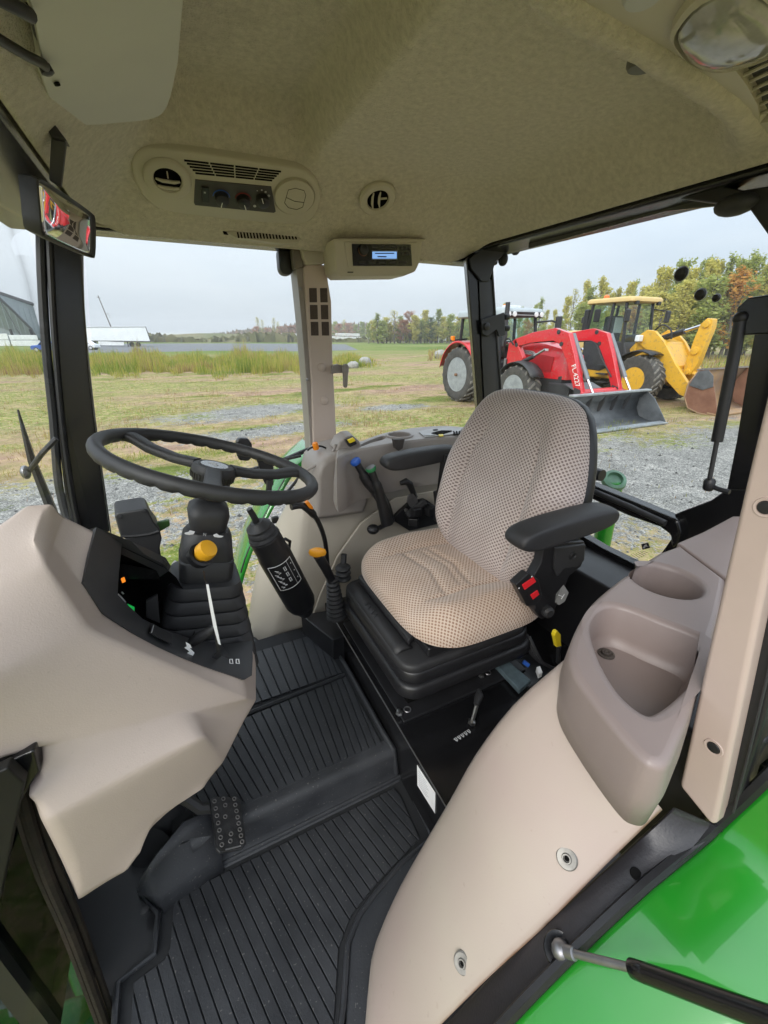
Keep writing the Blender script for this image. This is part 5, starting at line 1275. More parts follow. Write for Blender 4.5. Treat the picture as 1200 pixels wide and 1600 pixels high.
# range lever with orange handle
t = thing('gear_lever', 'black gear lever with orange-yellow oval handle and rubber boot', 'lever', lv(520, 940, 1.25))
hc = lv(496, 863, 1.18)
def eg_(c, k, h): return [c+V(CP, -SP, 0)*(math.cos(q)*.030*k)+V(.25, .3, .0)*(math.sin(q)*.03*k)+V(0, 0, h) for q in [2*math.pi*j/20 for j in range(20)]]
obj('handle', MB().loft([eg_(hc, .55, -.016), eg_(hc, .9, -.010), eg_(hc, 1, 0), eg_(hc, .88, .010), eg_(hc, .45, .016)]), mat('amber_handle', (.85, .36, .02), .35, .05), t)
obj('shaft', MB().tube([lv(497, 868, 1.18), lv(508, 886, 1.19), lv(518, 906, 1.21), lv(524, 925, 1.23)], [.017, .017, .015, .012], 12), BLK, t)
bo0, bo1 = lv(519, 902, 1.215), lv(526, 965, 1.22)
bx_ = (bo1-bo0); bl = bx_.length
prof = []
for k in range(10): prof += [(.017+.0012*k, bl*k/10), (.023+.0016*k, bl*(k+.35)/10), (.023+.0016*k, bl*(k+.6)/10)]
obj('boot', MB().lathe(prof, bo0, bx_, 20), BLKM, t, angle=30)
obj('base_plate', MB().prism([at(x, y, z=.19) for x, y in ((470, 960), (535, 950), (548, 990), (520, 1000), (500, 985))], V(0, 0, -.15)), BLK, t, bevel=.004)
# twin hydraulic levers
def hyd(name, label, pts, cap, capm, capm2, y):
    t = thing(name, label, 'lever', lv(*pts[-1], y))
    P = smooth_line([lv(*q, y) for q in pts], 4); n = len(P)
    rs = []
    for k in range(n):
        f = k/(n-1); rs.append(.013+.004*f if f < .3 else .016+.010*f)
    obj('stalk', MB().tube(P, rs, 12), BLK, t)
    a = (P[0]-P[2]).normalized()
    obj('cap_band', MB().lathe([(.0175, -.006), (.020, .0), (.020, .005), (.0185, .008)], P[0], a+V(-.2, 0, .3), 18), capm, t)
    obj('cap_top', MB().lathe([(.0175, .006), (.0165, .010), (.001, .011)], P[0], a+V(-.2, 0, .3), 18), capm2, t)
hyd('hydraulic_lever', 'blue-capped black hydraulic lever, front one of the pair before the far console', [(556, 722), (564, 735), (573, 751), (588, 768), (601, 790), (607, 815)], 0, BLUE, BLUE, 1.34)
hyd('hydraulic_lever', 'green-capped black hydraulic lever, rear one of the pair before the far console', [(580, 733), (585, 748), (591, 765), (597, 785), (601, 800), (605, 818)], 0, GRNC, STEELD, 1.325)
# joystick-like small lever and dark linkages behind the cushion
t = thing('hitch_lever', 'small black cranked lever with grey plate behind the seat cushion', 'lever', lv(655, 800, 1.36))
obj('grip', MB().tube([lv(626, 755, 1.36), lv(634, 752, 1.36), lv(640, 756, 1.36), lv(645, 768, 1.36), lv(649, 777, 1.36)], [.009, .014, .014, .012, .010], 10), BLK, t)
obj('plate', MB().prism([lv(*q, 1.35) for q in ((638, 774), (650, 770), (655, 790), (642, 793), (636, 784))], V(0, .006, 0)), STEELD, t, bevel=.001)
t = thing('control_quadrant', 'black lever quadrant and linkage brackets between seat and fender liner', 'lever quadrant', lv(660, 810, 1.34))
obj('slot_plate', MB().prism([lv(*q, 1.37) for q in ((612, 812), (640, 786), (664, 780), (676, 790), (700, 815), (640, 830))], V(.0, .02, 0)), BLK, t, bevel=.003)
obj('link_bar', MB().tube([lv(636, 806, 1.34), lv(664, 784, 1.34)], .016, 8), BLKM, t)
obj('link_bar', MB().tube([lv(664, 784, 1.34), lv(690, 802, 1.34)], .010, 8), BLK, t)
obj('stop_lug', MB().prism([lv(*q, 1.36) for q in ((680, 770), (690, 766), (700, 768), (706, 800), (684, 800))], V(0, .02, 0)), BLKM, t, bevel=.003)
obj('knob', MB().ball(lv(583, 827, 1.33), (.025, .025, .020)), BLK, t)
obj('link_bar', MB().tube([lv(586, 828, 1.33), lv(612, 815, 1.34)], .010, 8), BLK, t)
obj('pivot_bolt', MB().lathe([(.008, 0), (.008, .006), (.003, .007)], lv(634, 797, 1.36), (0, -1, .2), 6), STEEL, t)
for (x, y) in ((650, 800), (672, 798), (646, 815)):
    obj('bracket', MB().box(lv(x, y, 1.32), (.04, .03, .035), Matrix.Rotation(.5+x, 3, 'Z')), BLK, t, bevel=.004)
# latch knob and green cylinder outside the rear glass
t = thing('window_latch', 'black rounded rear window latch knob beside the backrest', 'latch', at(930, 742, x=1.27))
obj('knob', MB().tube([at(916, 738, x=1.28), at(930, 740, x=1.26), at(941, 743, x=1.26)], [.014, .022, .020], 14), BLK, t)
t = thing('lift_cylinder', 'green hydraulic cylinder end standing outside the rear window', 'hydraulic cylinder', at(950, 760, x=1.75))
gy = lambda x, y: at(x, y, x=1.75)
obj('tube', MB().tube([gy(958, 752), gy(940, 850), gy(925, 930)], [.045, .04, .05], 16), GREEN, t)
obj('end_cap', MB().lathe([(.045, 0), (.055, .012), (.05, .03), (.035, .035), (.03, .02), (.001, .02)], gy(957, 754), (-.35, -.5, .75), 20), mat('dull_green', (.10, .20, .13), .5, .3, 20), t)
# extra dark clutter in the far well
obj('cover_panel', MB().bx(1.10, .44, .19, 1.28, 1.38, .50), BLK, bpy.data.objects['seat_platform'], bevel=.01)

# ================================================================== outdoors: ground
GRV = [(3.0, 5.0, 4.5, 2.2, 0.), (7.5, 4.0, 6.0, 2.6, -.1), (12.0, 4.0, 6.0, 2.5, 0.), (2.0, 13.6, 3.2, 1.3, .15), (1.8, 10.6, 2.2, 0.8, .1), (6.5, 12.5, 1.6, .7, 0.), (-1.5, 7.0, 2.5, 1.5, 0)]
def gravel_at(x, y):
    m = 0
    for cx_, cy_, a, b, r in GRV:
        dx, dy = x-cx_, y-cy_; u = (dx*math.cos(r)+dy*math.sin(r))/a; v = (-dx*math.sin(r)+dy*math.cos(r))/b
        m = max(m, 1-math.hypot(u, v))
    return m
gm = bpy.data.materials.new('ground_grass_gravel'); gm.use_nodes = True
N = gm.node_tree.nodes; L = gm.node_tree.links; B = N['Principled BSDF']; B.inputs['Roughness'].default_value = .95; B.inputs['Specular IOR Level'].default_value = .1
geo = N.new('ShaderNodeNewGeometry'); sx = N.new('ShaderNodeSeparateXYZ'); L.new(geo.outputs['Position'], sx.inputs['Vector'])
def M_(op, a, b=None, c=None):
    n = N.new('ShaderNodeMath'); n.operation = op
    for i, x in enumerate((a, b, c)):
        if x is None: continue
        if isinstance(x, (int, float)): n.inputs[i].default_value = x
        else: L.new(x, n.inputs[i])
    return n.outputs[0]
def noise(s, d=5, r=.6, vec=None):
    n = N.new('ShaderNodeTexNoise'); n.inputs['Scale'].default_value = s; n.inputs['Detail'].default_value = d; n.inputs['Roughness'].default_value = r
    L.new(vec or geo.outputs['Position'], n.inputs['Vector']); return n.outputs['Fac']
def ramp(f, stops):
    r = N.new('ShaderNodeValToRGB')
    while len(r.color_ramp.elements) < len(stops): r.color_ramp.elements.new(.5)
    for e, (p, c) in zip(r.color_ramp.elements, stops): e.position = p; e.color = (*c, 1)
    L.new(f, r.inputs['Fac']); return r.outputs['Color']
def mixc(f, a, b):
    m = N.new('ShaderNodeMixRGB')
    L.new(f, m.inputs['Fac']); L.new(a, m.inputs['Color1']); L.new(b, m.inputs['Color2']); return m.outputs['Color']
gmask = None
for cx_, cy_, a, b, r in GRV:
    dx = M_('SUBTRACT', sx.outputs['X'], cx_); dy = M_('SUBTRACT', sx.outputs['Y'], cy_)
    u = M_('DIVIDE', M_('ADD', M_('MULTIPLY', dx, math.cos(r)), M_('MULTIPLY', dy, math.sin(r))), a)
    v = M_('DIVIDE', M_('SUBTRACT', M_('MULTIPLY', dy, math.cos(r)), M_('MULTIPLY', dx, math.sin(r))), b)
    d = M_('SUBTRACT', 1., M_('SQRT', M_('ADD', M_('MULTIPLY', u, u), M_('MULTIPLY', v, v))))
    gmask = d if gmask is None else M_('MAXIMUM', gmask, d)
mp2 = N.new('ShaderNodeMapping'); mp2.inputs['Rotation'].default_value = (0, 0, .35); mp2.inputs['Scale'].default_value = (.6, 1.35, 1); L.new(geo.outputs['Position'], mp2.inputs['Vector'])
nb = noise(.55, 6, .62, mp2.outputs['Vector']); nf = noise(7, 5, .7); nff = noise(38, 4, .75); nbig = noise(.13, 4, .55, mp2.outputs['Vector'])
gr = ramp(M_('ADD', M_('MULTIPLY', nb, .95), M_('SUBTRACT', M_('MULTIPLY', nff, .55), .25)), [(.36, (.10, .135, .025)), (.425, (.20, .20, .065)), (.46, (.32, .25, .135)), (.54, (.33, .235, .165)), (.62, (.25, .165, .125))])
gr2 = ramp(M_('ADD', M_('MULTIPLY', nf, .7), M_('SUBTRACT', M_('MULTIPLY', nff, .5), .10)), [(.38, (.09, .145, .022)), (.47, (.17, .205, .05)), (.55, (.34, .275, .15)), (.64, (.30, .215, .14))])
grass = mixc(ramp(nbig, [(.42, (0, 0, 0)), (.58, (1, 1, 1))]), gr, gr2)
stone = N.new('ShaderNodeTexVoronoi'); stone.inputs['Scale'].default_value = 60; L.new(geo.outputs['Position'], stone.inputs['Vector'])
stc = N.new('ShaderNodeSeparateColor'); L.new(stone.outputs['Color'], stc.inputs['Color'])
gv = ramp(M_('ADD', M_('MULTIPLY', stc.outputs[0], .6), M_('MULTIPLY', nff, .4)), [(.2, (.10, .10, .097)), (.45, (.19, .19, .183)), (.7, (.30, .298, .285)), (.9, (.46, .452, .43))])
f = M_('ADD', M_('MULTIPLY', gmask, 1.3), M_('ADD', M_('MULTIPLY', M_('SUBTRACT', nb, .5), 2.6), M_('ADD', M_('MULTIPLY', M_('SUBTRACT', nf, .5), 3.0), M_('MULTIPLY', M_('SUBTRACT', nff, .5), 1.6))))
fm = ramp(f, [(.10, (0, 0, 0)), (.42, (1, 1, 1))])
near = mixc(fm, grass, gv)
fardist = N.new('ShaderNodeMapRange'); fardist.inputs['From Min'].default_value = 40; fardist.inputs['From Max'].default_value = 70; L.new(sx.outputs['Y'], fardist.inputs['Value'])
farc = ramp(noise(.05, 4), [(.35, (.10, .155, .03)), (.55, (.15, .19, .05)), (.7, (.24, .22, .10))])
mott = ramp(noise(2.6, 10, .82), [(.33, (.58, .58, .55)), (.5, (1.02, 1.0, .97)), (.66, (1.5, 1.46, 1.38))])
mm_ = N.new('ShaderNodeMixRGB'); mm_.blend_type = 'MULTIPLY'; mm_.inputs['Fac'].default_value = 1; L.new(mixc(fardist.outputs['Result'], near, farc), mm_.inputs['Color1']); L.new(mott, mm_.inputs['Color2'])
L.new(mm_.outputs['Color'], B.inputs['Base Color'])
bp = N.new('ShaderNodeBump'); bp.inputs['Strength'].default_value = .6; bp.inputs['Distance'].default_value = .012
hb = M_('ADD', M_('MULTIPLY', nff, .7), M_('MULTIPLY', stone.outputs['Distance'], .8)); L.new(hb, bp.inputs['Height']); L.new(bp.outputs['Normal'], B.inputs['Normal'])
mb = MB(); 
rs = [0, 3, 6, 10, 16, 25, 40, 70, 120, 250, 600, 1400]
mb.loft([[V(max(r, .01)*math.cos(2*math.pi*k/48), max(r, .01)*math.sin(2*math.pi*k/48), G) for k in range(48)] for r in rs], True, False)
obj('ground', mb, gm, kind='structure', smooth=False)
ASPH = mat('far_asphalt', (.13, .135, .145), .9, .2, .5)
lotp = [at(x, y, z=G+.004) for x, y in ((70, 552), (240, 550), (330, 548), (470, 549), (560, 547), (540, 538), (470, 537.2), (360, 536.6), (130, 537), (60, 538))]
obj('paved_yard', MB().prism(lotp, V(0, 0, .004)), ASPH, kind='structure', smooth=False)
# low far bank and wooded ridge
BANK = mat('bank_scrub', (.10, .115, .04), .95, .3, .12, col2=(.17, .145, .07), detail=8)
def bank(name, xs, s0, hts, m, kind, dep=.25):
    rings = []
    for x, h in zip(xs, hts):
        d = ray(x, 525); d = V(d.x, d.y, 0)
        a = d*s0; rings.append([V(a.x, a.y, G), V(a.x, a.y, G)+d*s0*dep*.3+V(0, 0, h), V(a.x, a.y, G)+d*s0*dep+V(0, 0, h*1.02), V(a.x, a.y, G)+d*s0*dep*1.3])
    return obj(name, MB().loft(rings, False, False), m, kind=kind)
bank('bank', [120, 200, 260, 310, 340, 400, 450, 500, 560, 620, 700], 152, [.6, 1.6, 2.6, 3.2, 3.2, 2.6, 2.2, 1.8, 1.4, 1.2, 1.0], BANK, 'structure')
RIDGE = mat('far_woods', (.085, .10, .05), .95, .4, .06, col2=(.22, .12, .075), detail=9)
def woods(x0, x1, s0, hf):
    vs = MB(); n = 900
    for k in range(n):
        f = random.random(); x = x0+(x1-x0)*f; d = ray(x, 525); s = s0*(1+.25*random.random()); h = hf(f)*(.55+.5*random.random())
        c = V(d.x*s, d.y*s, G); w = 1.6+2*random.random()
        a = random.random()*3.1
        vs.add([c+V(math.cos(a)*w, math.sin(a)*w, 0), c-V(math.cos(a)*w, math.sin(a)*w, 0), c-V(math.cos(a)*w*.8, math.sin(a)*w*.8, -h*.6), c+V(.3*w*random.uniform(-1, 1), 0, h), c+V(math.cos(a)*w*.8, math.sin(a)*w*.8, h*.65)], [(0, 1, 2, 3, 4)])
    return vs
o = obj('bank_scrub', woods(90, 720, 150, lambda f: 1.4+2.6*abs(math.sin(f*9))*(1 if f < .62 else .5)), BANK, kind='stuff', smooth=False)
o = obj('far_forest', woods(330, 800, 330, lambda f: 5+9*min(1, f*3.2)), RIDGE, kind='stuff', smooth=False)

# ------------------------------------------------------------------ trees
def leafmat(name, a, b):
    m = bpy.data.materials.new(name); m.use_nodes = True; N = m.node_tree.nodes; L = m.node_tree.links; B = N['Principled BSDF']
    gi = N.new('ShaderNodeNewGeometry'); r = N.new('ShaderNodeValToRGB')
    r.color_ramp.elements[0].color = (*a, 1); r.color_ramp.elements[1].color = (*b, 1)
    L.new(gi.outputs['Random Per Island'], r.inputs['Fac']); L.new(r.outputs['Color'], B.inputs['Base Color'])
    B.inputs['Roughness'].default_value = .8; B.inputs['Specular IOR Level'].default_value = .15
    tr = N.new('ShaderNodeBsdfTranslucent'); L.new(r.outputs['Color'], tr.inputs['Color']); x = N.new('ShaderNodeMixShader'); x.inputs['Fac'].default_value = .5
    L.new(B.outputs['BSDF'], x.inputs[1]); L.new(tr.outputs['BSDF'], x.inputs[2]); L.new(x.outputs['Shader'], N['Material Output'].inputs['Surface'])
    return m
LG = leafmat('leaf_green', (.26, .32, .08), (.48, .50, .17))
LY = leafmat('leaf_yellow_green', (.42, .40, .10), (.66, .59, .18))
LO = leafmat('leaf_orange', (.45, .21, .05), (.64, .38, .10))
LR = leafmat('leaf_russet', (.38, .20, .13), (.55, .32, .20))
LD = leafmat('leaf_dark', (.11, .16, .06), (.22, .27, .10))
BARK = mat('bark', (.12, .105, .09), .9, .3, 3)
def tree_proto(name, leaf, slim, nleaf, seed, lean=0.):
    R = random.Random(seed)
    t = bpy.data.objects.new(name, None); WL[t.name] = V(0, 0, 0); COL.objects.link(t)
    trunk = MB(); H = 1.0
    spine = [V(.012*math.sin(3*k+seed)+lean*k*.01, .012*math.cos(2*k+seed), k/8) for k in range(9)]
    trunk.tube(spine, [.016*(1-.85*k/8) for k in range(9)], 6)
    cl = MB()
    for b in range(34):
        f = .10+.86*(b/34)+R.uniform(-.02, .02); c = spine[min(8, int(f*8))].lerp(spine[min(8, int(f*8)+1)], f*8 % 1)
        az = R.uniform(0, 6.28); ln = slim*(1.0-f)**.7*(.55 if f < .2 else 1)*R.uniform(.6, 1.2)+.025; up = R.uniform(1.0, 2.2)
        e = c+V(math.cos(az)*ln, math.sin(az)*ln, ln*up*.8)
        trunk.tube([c, c.lerp(e, .5)+V(0, 0, .01), e], [.005, .003, .001], 4)
        for q in range(nleaf//34):
            g = R.uniform(.2, 1.1); p = c.lerp(e, g)+V(R.gauss(0, .018), R.gauss(0, .018), R.gauss(0, .020))
            s = R.uniform(.009, .019); ax = V(R.gauss(0, 1), R.gauss(0, 1), R.gauss(0, 1)).normalized(); bx2 = ax.orthogonal().normalized()
            cl.add([p+ax*s, p+bx2*s*.7, p-ax*s, p-bx2*s*.7], [(0, 1, 2, 3)])
    obj('trunk', trunk, BARK, t); obj('crown', cl, leaf, t, smooth=False)
    return t
protos = [('green', tree_proto('birch_tree', LG, .13, 2300, 1)), ('yellow', tree_proto('birch_tree', LY, .12, 2100, 2)), ('green', tree_proto('birch_tree', LG, .10, 2100, 3)),
          ('yellow', tree_proto('birch_tree', LY, .15, 2300, 4)), ('orange', tree_proto('maple_tree', LO, .26, 2400, 5)), ('russet', tree_proto('maple_tree', LR, .24, 2200, 6)), ('dark', tree_proto('spruce_tree', LD, .20, 1800, 7)), ('bare', tree_proto('birch_tree', LY, .15, 420, 8))]
LBL = dict(green='slender green leaved birch tree in the row behind the machines', yellow='slender yellowing birch tree in the autumn tree line', orange='orange autumn maple among the green trees', russet='russet maple tree in the distant tree line', dark='dark green spruce between the birches', bare='thin half bare birch standing above its neighbours')
used = set(); TREES = []
def plant(k, px_, s, h, wf=1., grp='trees along the field edge'):
    kind, p = protos[k]
    d = ray(px_, 525)
    if k in used:
        o = p.copy(); COL.objects.link(o)
        for ch in list(p.children):
            c = ch.copy(); COL.objects.link(c); c.parent = o
    else: o = p; used.add(k)
    o.location = (d.x*s, d.y*s, G); o.rotation_euler = (0, 0, random.uniform(0, 6.28)); o.scale = (h*wf, h*wf, h)
    o['category'] = 'tree'; o['group'] = grp
    TREES.append((o, kind, px_, s, h))
    return o
def hh(px_, ytop, s):
    return (ray(px_, ytop)*s).z+CZ-G
def ytop(x):
    P = [(560, 508), (590, 492), (650, 487), (690, 489), (720, 494), (760, 480), (800, 474), (850, 468), (880, 456), (920, 436), (960, 440), (1000, 425), (1040, 418), (1085, 396), (1130, 392), (1170, 398), (1230, 380), (1300, 360), (1400, 350)]
    for (a, b), (c, d) in zip(P, P[1:]):
        if a <= x <= c: return b+(d-b)*(x-a)/(c-a)
    return 500
def sdist(x):
    return 132 if x < 720 else max(46, 98-(x-720)*.17)
for k in range(46):     # main autumn row behind the machines
    x = 750+k*11.5+random.uniform(-5, 5)
    s = sdist(x)*random.uniform(.98, 1.18); yt = ytop(x)+random.uniform(-4, 22)
    plant(random.choice([0, 1, 2, 1, 3, 0, 2, 1, 3, 7, 1]), x, s, hh(x, yt, s), random.uniform(.8, 1.15))
for k in range(30):     # understorey row in front
    x = 760+k*17+random.uniform(-6, 6); s = sdist(x)*random.uniform(.86, .96)
    plant(4 if k % 9 == 4 else random.choice([0, 3, 1, 3, 0, 2]), x, s, hh(x, ytop(x)+random.uniform(25, 50), s), random.uniform(1.2, 1.7))
for x, yt, k, w in ((576, 505, 0, 1), (590, 490, 2, 1.3), (604, 496, 3, 1.4), (616, 486, 7, 1.2), (630, 500, 5, 1.3), (640, 487, 5, 1.0), (652, 498, 3, 1.3), (664, 484, 1, 1.0), (672, 496, 6, 1.2), (684, 484, 0, 1.0), (692, 494, 1, 1.1), (703, 492, 0, 1.2), (716, 495, 3, 1.4), (727, 489, 1, 1.3), (596, 512, 3, 2), (622, 514, 0, 2), (646, 514, 6, 2), (668, 514, 0, 2), (690, 513, 2, 2), (738, 490, 3, 1.2), (610, 508, 1, 1.6), (636, 508, 0, 1.6), (680, 506, 1, 1.6), (712, 508, 0, 1.8), (584, 500, 1, 1.5), (598, 501, 0, 1.5), (626, 494, 2, 1.5), (634, 503, 3, 1.6), (647, 492, 1, 1.4), (658, 500, 0, 1.6), (675, 503, 3, 1.8), (699, 502, 3, 1.8), (722, 498, 0, 1.5), (733, 500, 3, 1.7), (744, 497, 1, 1.4)):
    s = 132*random.uniform(.95, 1.08); plant(k, x, s, hh(x, yt, s), w*1.5)
for x, yt, k, w in ((405, 496, 7, .8), (412, 500, 7, .7), (430, 497, 7, .8), (436, 503, 7, .8), (402, 510, 5, 1.5), (418, 512, 5, 1.6), (440, 510, 5, 1.5), (452, 509, 5, 1.6), (463, 508, 5, 1.5), (530, 506, 5, 1.4), (545, 505, 5, 1.4), (556, 507, 0, 1.2), (566, 503, 0, 1.2), (538, 500, 7, .9), (524, 503, 0, 1.2)):
    s = 260*random.uniform(.95, 1.05); plant(k, x, s, hh(x, yt, s), w*1.5)

# one label per tree: colour, size among its neighbours, and what it stands behind or beside
REG = [(400, 'left of the tan middle pillar'), (427, 'left of the tan middle pillar, nearer the pipe racks'), (470, 'just left of the tan middle pillar'), (575, 'right of the tan middle pillar above the white pipes'), (605, 'at the left end of the dark clump beyond the field'), (630, 'in the left half of the clump beyond the field'), (655, 'in the middle of the clump beyond the field'), (685, 'in the right half of the clump beyond the field'), (735, 'between the clump and the red tractor'), (790, 'behind the black rear pillar'), (850, 'above the red tractor cab roof'), (915, 'between the red tractor and the wheel loader cab'), (970, 'behind the wheel loader cab'), (1030, 'behind the wheel loader windscreen'), (1080, 'behind the wheel loader lift arm'), (1130, 'behind the black plugs of the rear window'), (1200, 'behind the rear gas strut'), (1260, 'right of the rear gas strut'), (9999, 'beyond the close tan pillar')]
CN = dict(green='green', yellow='yellowing', orange='orange', russet='russet', dark='dark green', bare='thin half bare')
by = {}
for o, kind, x, s, h in TREES:
    r = next(n for lim, n in REG if x < lim or lim == 9999)
    front = s < sdist(x)*.97 if x > 735 else False
    by.setdefault((kind, r, front, o.name.split('.')[0]), []).append((h, o))
for (kind, r, front, nm), L_ in by.items():
    L_.sort(key=lambda q: -q[0]); n = len(L_)
    for i, (h, o) in enumerate(L_):
        sz = '' if n == 1 else ('tallest ' if i == 0 else 'shortest ' if i == n-1 else 'second tallest ' if i == 1 else 'third tallest ' if i == 2 else 'mid-height ')
        o['label'] = f"{sz}{CN[kind]} {nm.split('_')[0]} {'in front row ' if front else ''}{r}"

# ------------------------------------------------------------------ tall weeds and grass
def n2(x, y):
    return .5+.2*math.sin(x*.9+1.7*math.sin(y*.53))+.17*math.sin(y*1.1+x*.37+2*math.sin(x*.31))+.13*math.sin(2.3*x-1.9*y)
def blades(n, sampler, hrange, wrange, mats, name, label=None, bend=.35):
    R = random.Random(hash(name) % 1000); per = [MB() for _ in mats]
    for _ in range(n):
        r_ = sampler(R)
        if r_ is None: continue
        x, y, hs = r_; h = R.uniform(*hrange)*hs; w_ = R.uniform(*wrange)*(1+.012*math.hypot(x, y)); a = R.uniform(0, 6.28); b = R.uniform(0, bend)*h
        dx, dy = math.cos(a)*w_, math.sin(a)*w_; qx, qy = math.cos(a+1.3)*b, math.sin(a+1.3)*b
        k = min(len(mats)-1, int(len(mats)*max(0, min(.999, .5*R.random()+.95*(n2(x*.8+3, y*.8-5)-.26)))))
        per[k].add([(x-dx, y-dy, G), (x+dx, y+dy, G), (x+dx*.7+qx*.35, y+dy*.7+qy*.35, G+h*.6), (x+qx, y+qy, G+h), (x-dx*.7+qx*.35, y-dy*.7+qy*.35, G+h*.6)], [(0, 1, 2, 4), (4, 2, 3)])
    mb = MB(); idx = []
    for k, p in enumerate(per):
        idx += [k]*len(p.f); mb.add(p.v, p.f)
    o = obj(name, mb, mats, smooth=False, kind='stuff'); o.data.polygons.foreach_set('material_index', idx)
    return o
def gmat(n, c, c2): return leafmat(n, c, c2)
BG = gmat('blade_green', (.13, .20, .025), (.30, .35, .07)); BY = gmat('blade_straw', (.30, .25, .08), (.46, .36, .15)); BT = gmat('blade_yellow_green', (.28, .29, .05), (.50, .44, .11)); BR = gmat('blade_russet', (.26, .16, .08), (.40, .26, .14))
def wm(x): return max(0, min(1, .48+.27*math.sin(x*.036+.4)+.2*math.sin(x*.085+1.3)+.15*math.sin(x*.19)))
def weeds(R):
    x = R.uniform(-60, 475); m = wm(x); s = 27-5.5*wm(x+40)*R.uniform(.5, 1.2)+R.random()**1.3*20; d = ray(x, 525); X, Y = d.x*s, d.y*s
    c = n2(X*1.3, Y*1.3)
    if R.random() > .15+1.1*c: return None
    ed = ss((s-21)/7.)
    return X, Y, (.16+.84*ed)*(.30+.95*m)*(.5+.75*c)*R.uniform(.55, 1.15)
blades(32000, weeds, (.55, 1.55), (.007, .014), [BG, BG, BT, BT, BY, BR], 'tall_weeds')
def weeds2(R):
    x = R.gauss(545, 22); s = R.uniform(30, 40); d = ray(x, 525); return d.x*s, d.y*s, max(.2, 1-abs(x-545)/60)
blades(1500, weeds2, (.4, 1.0), (.012, .024), [BG, BT, BY], 'tall_grass')
def weeds3(R):
    x = R.uniform(670, 1240); s = (R.uniform(38, 60) if x < 760 else R.uniform(20, 42)); d = ray(x, 525)
    return d.x*s, d.y*s, R.uniform(.3, 1.0)*(.7 if x > 760 else 1)
blades(5000, weeds3, (.5, 1.1), (.012, .028), [BY, BT, BY, BR, BG], 'rough_grass')
def lawn(R):
    a = R.uniform(-.5, 1.25); r = 5*math.exp(R.random()*1.75); X, Y = r*math.sin(a), r*math.cos(a)
    if Y < 3 or X > 8 and Y < 5.2: return None
    g = gravel_at(X, Y)
    if g > 0 and R.random() < min(.97, .6+g*2): return None
    clump = math.sin(X*2.3+math.sin(Y*1.7)*2)*math.sin(Y*2.1+math.sin(X*1.3)*2)
    if clump < .05 and R.random() < .8: return None
    return X, Y, .35+.95*max(0, clump)
blades(60000, lawn, (.05, .15), (.003, .006), [BG, BT, BY, BR, BY, BR], 'short_grass', bend=.8)

R_ = random.Random(5); sb_ = MB()
for _ in range(5200):
    a = R_.uniform(-.45, 1.25); r = 4.2*math.exp(R_.random()*1.3); X, Y = r*math.sin(a), r*math.cos(a)
    if gravel_at(X, Y) < .05+.3*R_.random(): continue
    q = R_.choice((.008, .010, .012, .015, .02, .032))*R_.uniform(.7, 1.3); w1, w2 = R_.uniform(.7, 1.3), R_.uniform(.7, 1.3); th = R_.uniform(0, 3)
    cx_, sx_ = math.cos(th)*q, math.sin(th)*q
    sb_.add([(X+cx_*w1, Y+sx_*w1, G), (X-sx_*w2, Y+cx_*w2, G), (X-cx_, Y-sx_, G), (X+sx_, Y-cx_, G), (X+cx_*.3, Y+sx_*.2, G+q*.9)], [(0, 1, 4), (1, 2, 4), (2, 3, 4), (3, 0, 4)])
STN = leafmat('loose_stone', (.12, .12, .115), (.48, .475, .46))
obj('loose_stones', sb_, STN, kind='stuff', smooth=False)
# ------------------------------------------------------------------ thin autumn haze
hz = bpy.data.materials.new('haze_air'); hz.use_nodes = True; hn = hz.node_tree.nodes; hn.remove(hn['Principled BSDF'])
pv = hn.new('ShaderNodeVolumePrincipled'); pv.inputs['Color'].default_value = (.93, .95, .97, 1); pv.inputs['Density'].default_value = .0008
hz.node_tree.links.new(pv.outputs['Volume'], hn['Material Output'].inputs['Volume'])
obj('haze', MB().bx(-1450, -1450, G-1.0, 1450, 1450, 40), hz, kind='stuff', smooth=False)

# ------------------------------------------------------------------ rocks
RK = mat('rock', (.30, .29, .27), .9, .25, 4, .6, 12, dist=.05)
def rock(px_, py_, r, label):
    p = at(px_, py_, z=G); R = random.Random(px_); mb = MB(); mb.ball((p.x, p.y, p.z+r[2]*.6), r, 14, 9)
    mb.v = [tuple(Vector(v)+Vector((R.gauss(0, r[0]*.06), R.gauss(0, r[1]*.06), R.gauss(0, r[2]*.06)))) for v in mb.v]
    tag(obj('rock', mb, RK), label, 'rock', 'boulders in the field')
rock(570, 571, (.55, .45, .42), 'pale boulder at the foot of the grass mound')
rock(552, 575, (.42, .4, .3), 'smaller grey boulder left of the pale one beside the grass mound')
rock(688, 560, (.75, .6, .55), 'grey boulder left of the red tractor rear wheel')

# ------------------------------------------------------------------ far buildings, trailer, cars, pipes
def box_at(px0, px1, y_, s, h, dep, t):
    pass
WALLB = mat('steel_cladding', (.25, .29, .32), .6, .08, .4); ROOFB = mat('dark_roof_edge', (.06, .06, .065), .6)
t = thing('warehouse', 'grey metal clad warehouse beyond the windscreen at the left', 'building', at(40, 532, z=G, s=None))
bs_ = 118
def bp_(x, h, s=bs_): d = ray(x, 525); return V(d.x*s, d.y*s, G+h)
wl = [bp_(-160, 0), bp_(-160, 15.5), bp_(-20, 13.8), bp_(14, 13.2), bp_(66, 9.6+1.2, 130), bp_(66, 0, 130)]
obj('wall', MB().prism(wl, V(-10, 30, 0)), WALLB, t, smooth=False)
obj('roof', MB().prism([bp_(-160, 15.5), bp_(-20, 13.9), bp_(14, 13.3), bp_(68, 10.9, 130), bp_(68, 11.6, 130), bp_(14, 14.1), bp_(-20, 14.8), bp_(-160, 16.6)], V(-10, 30, 0)), ROOFB, t, smooth=False)
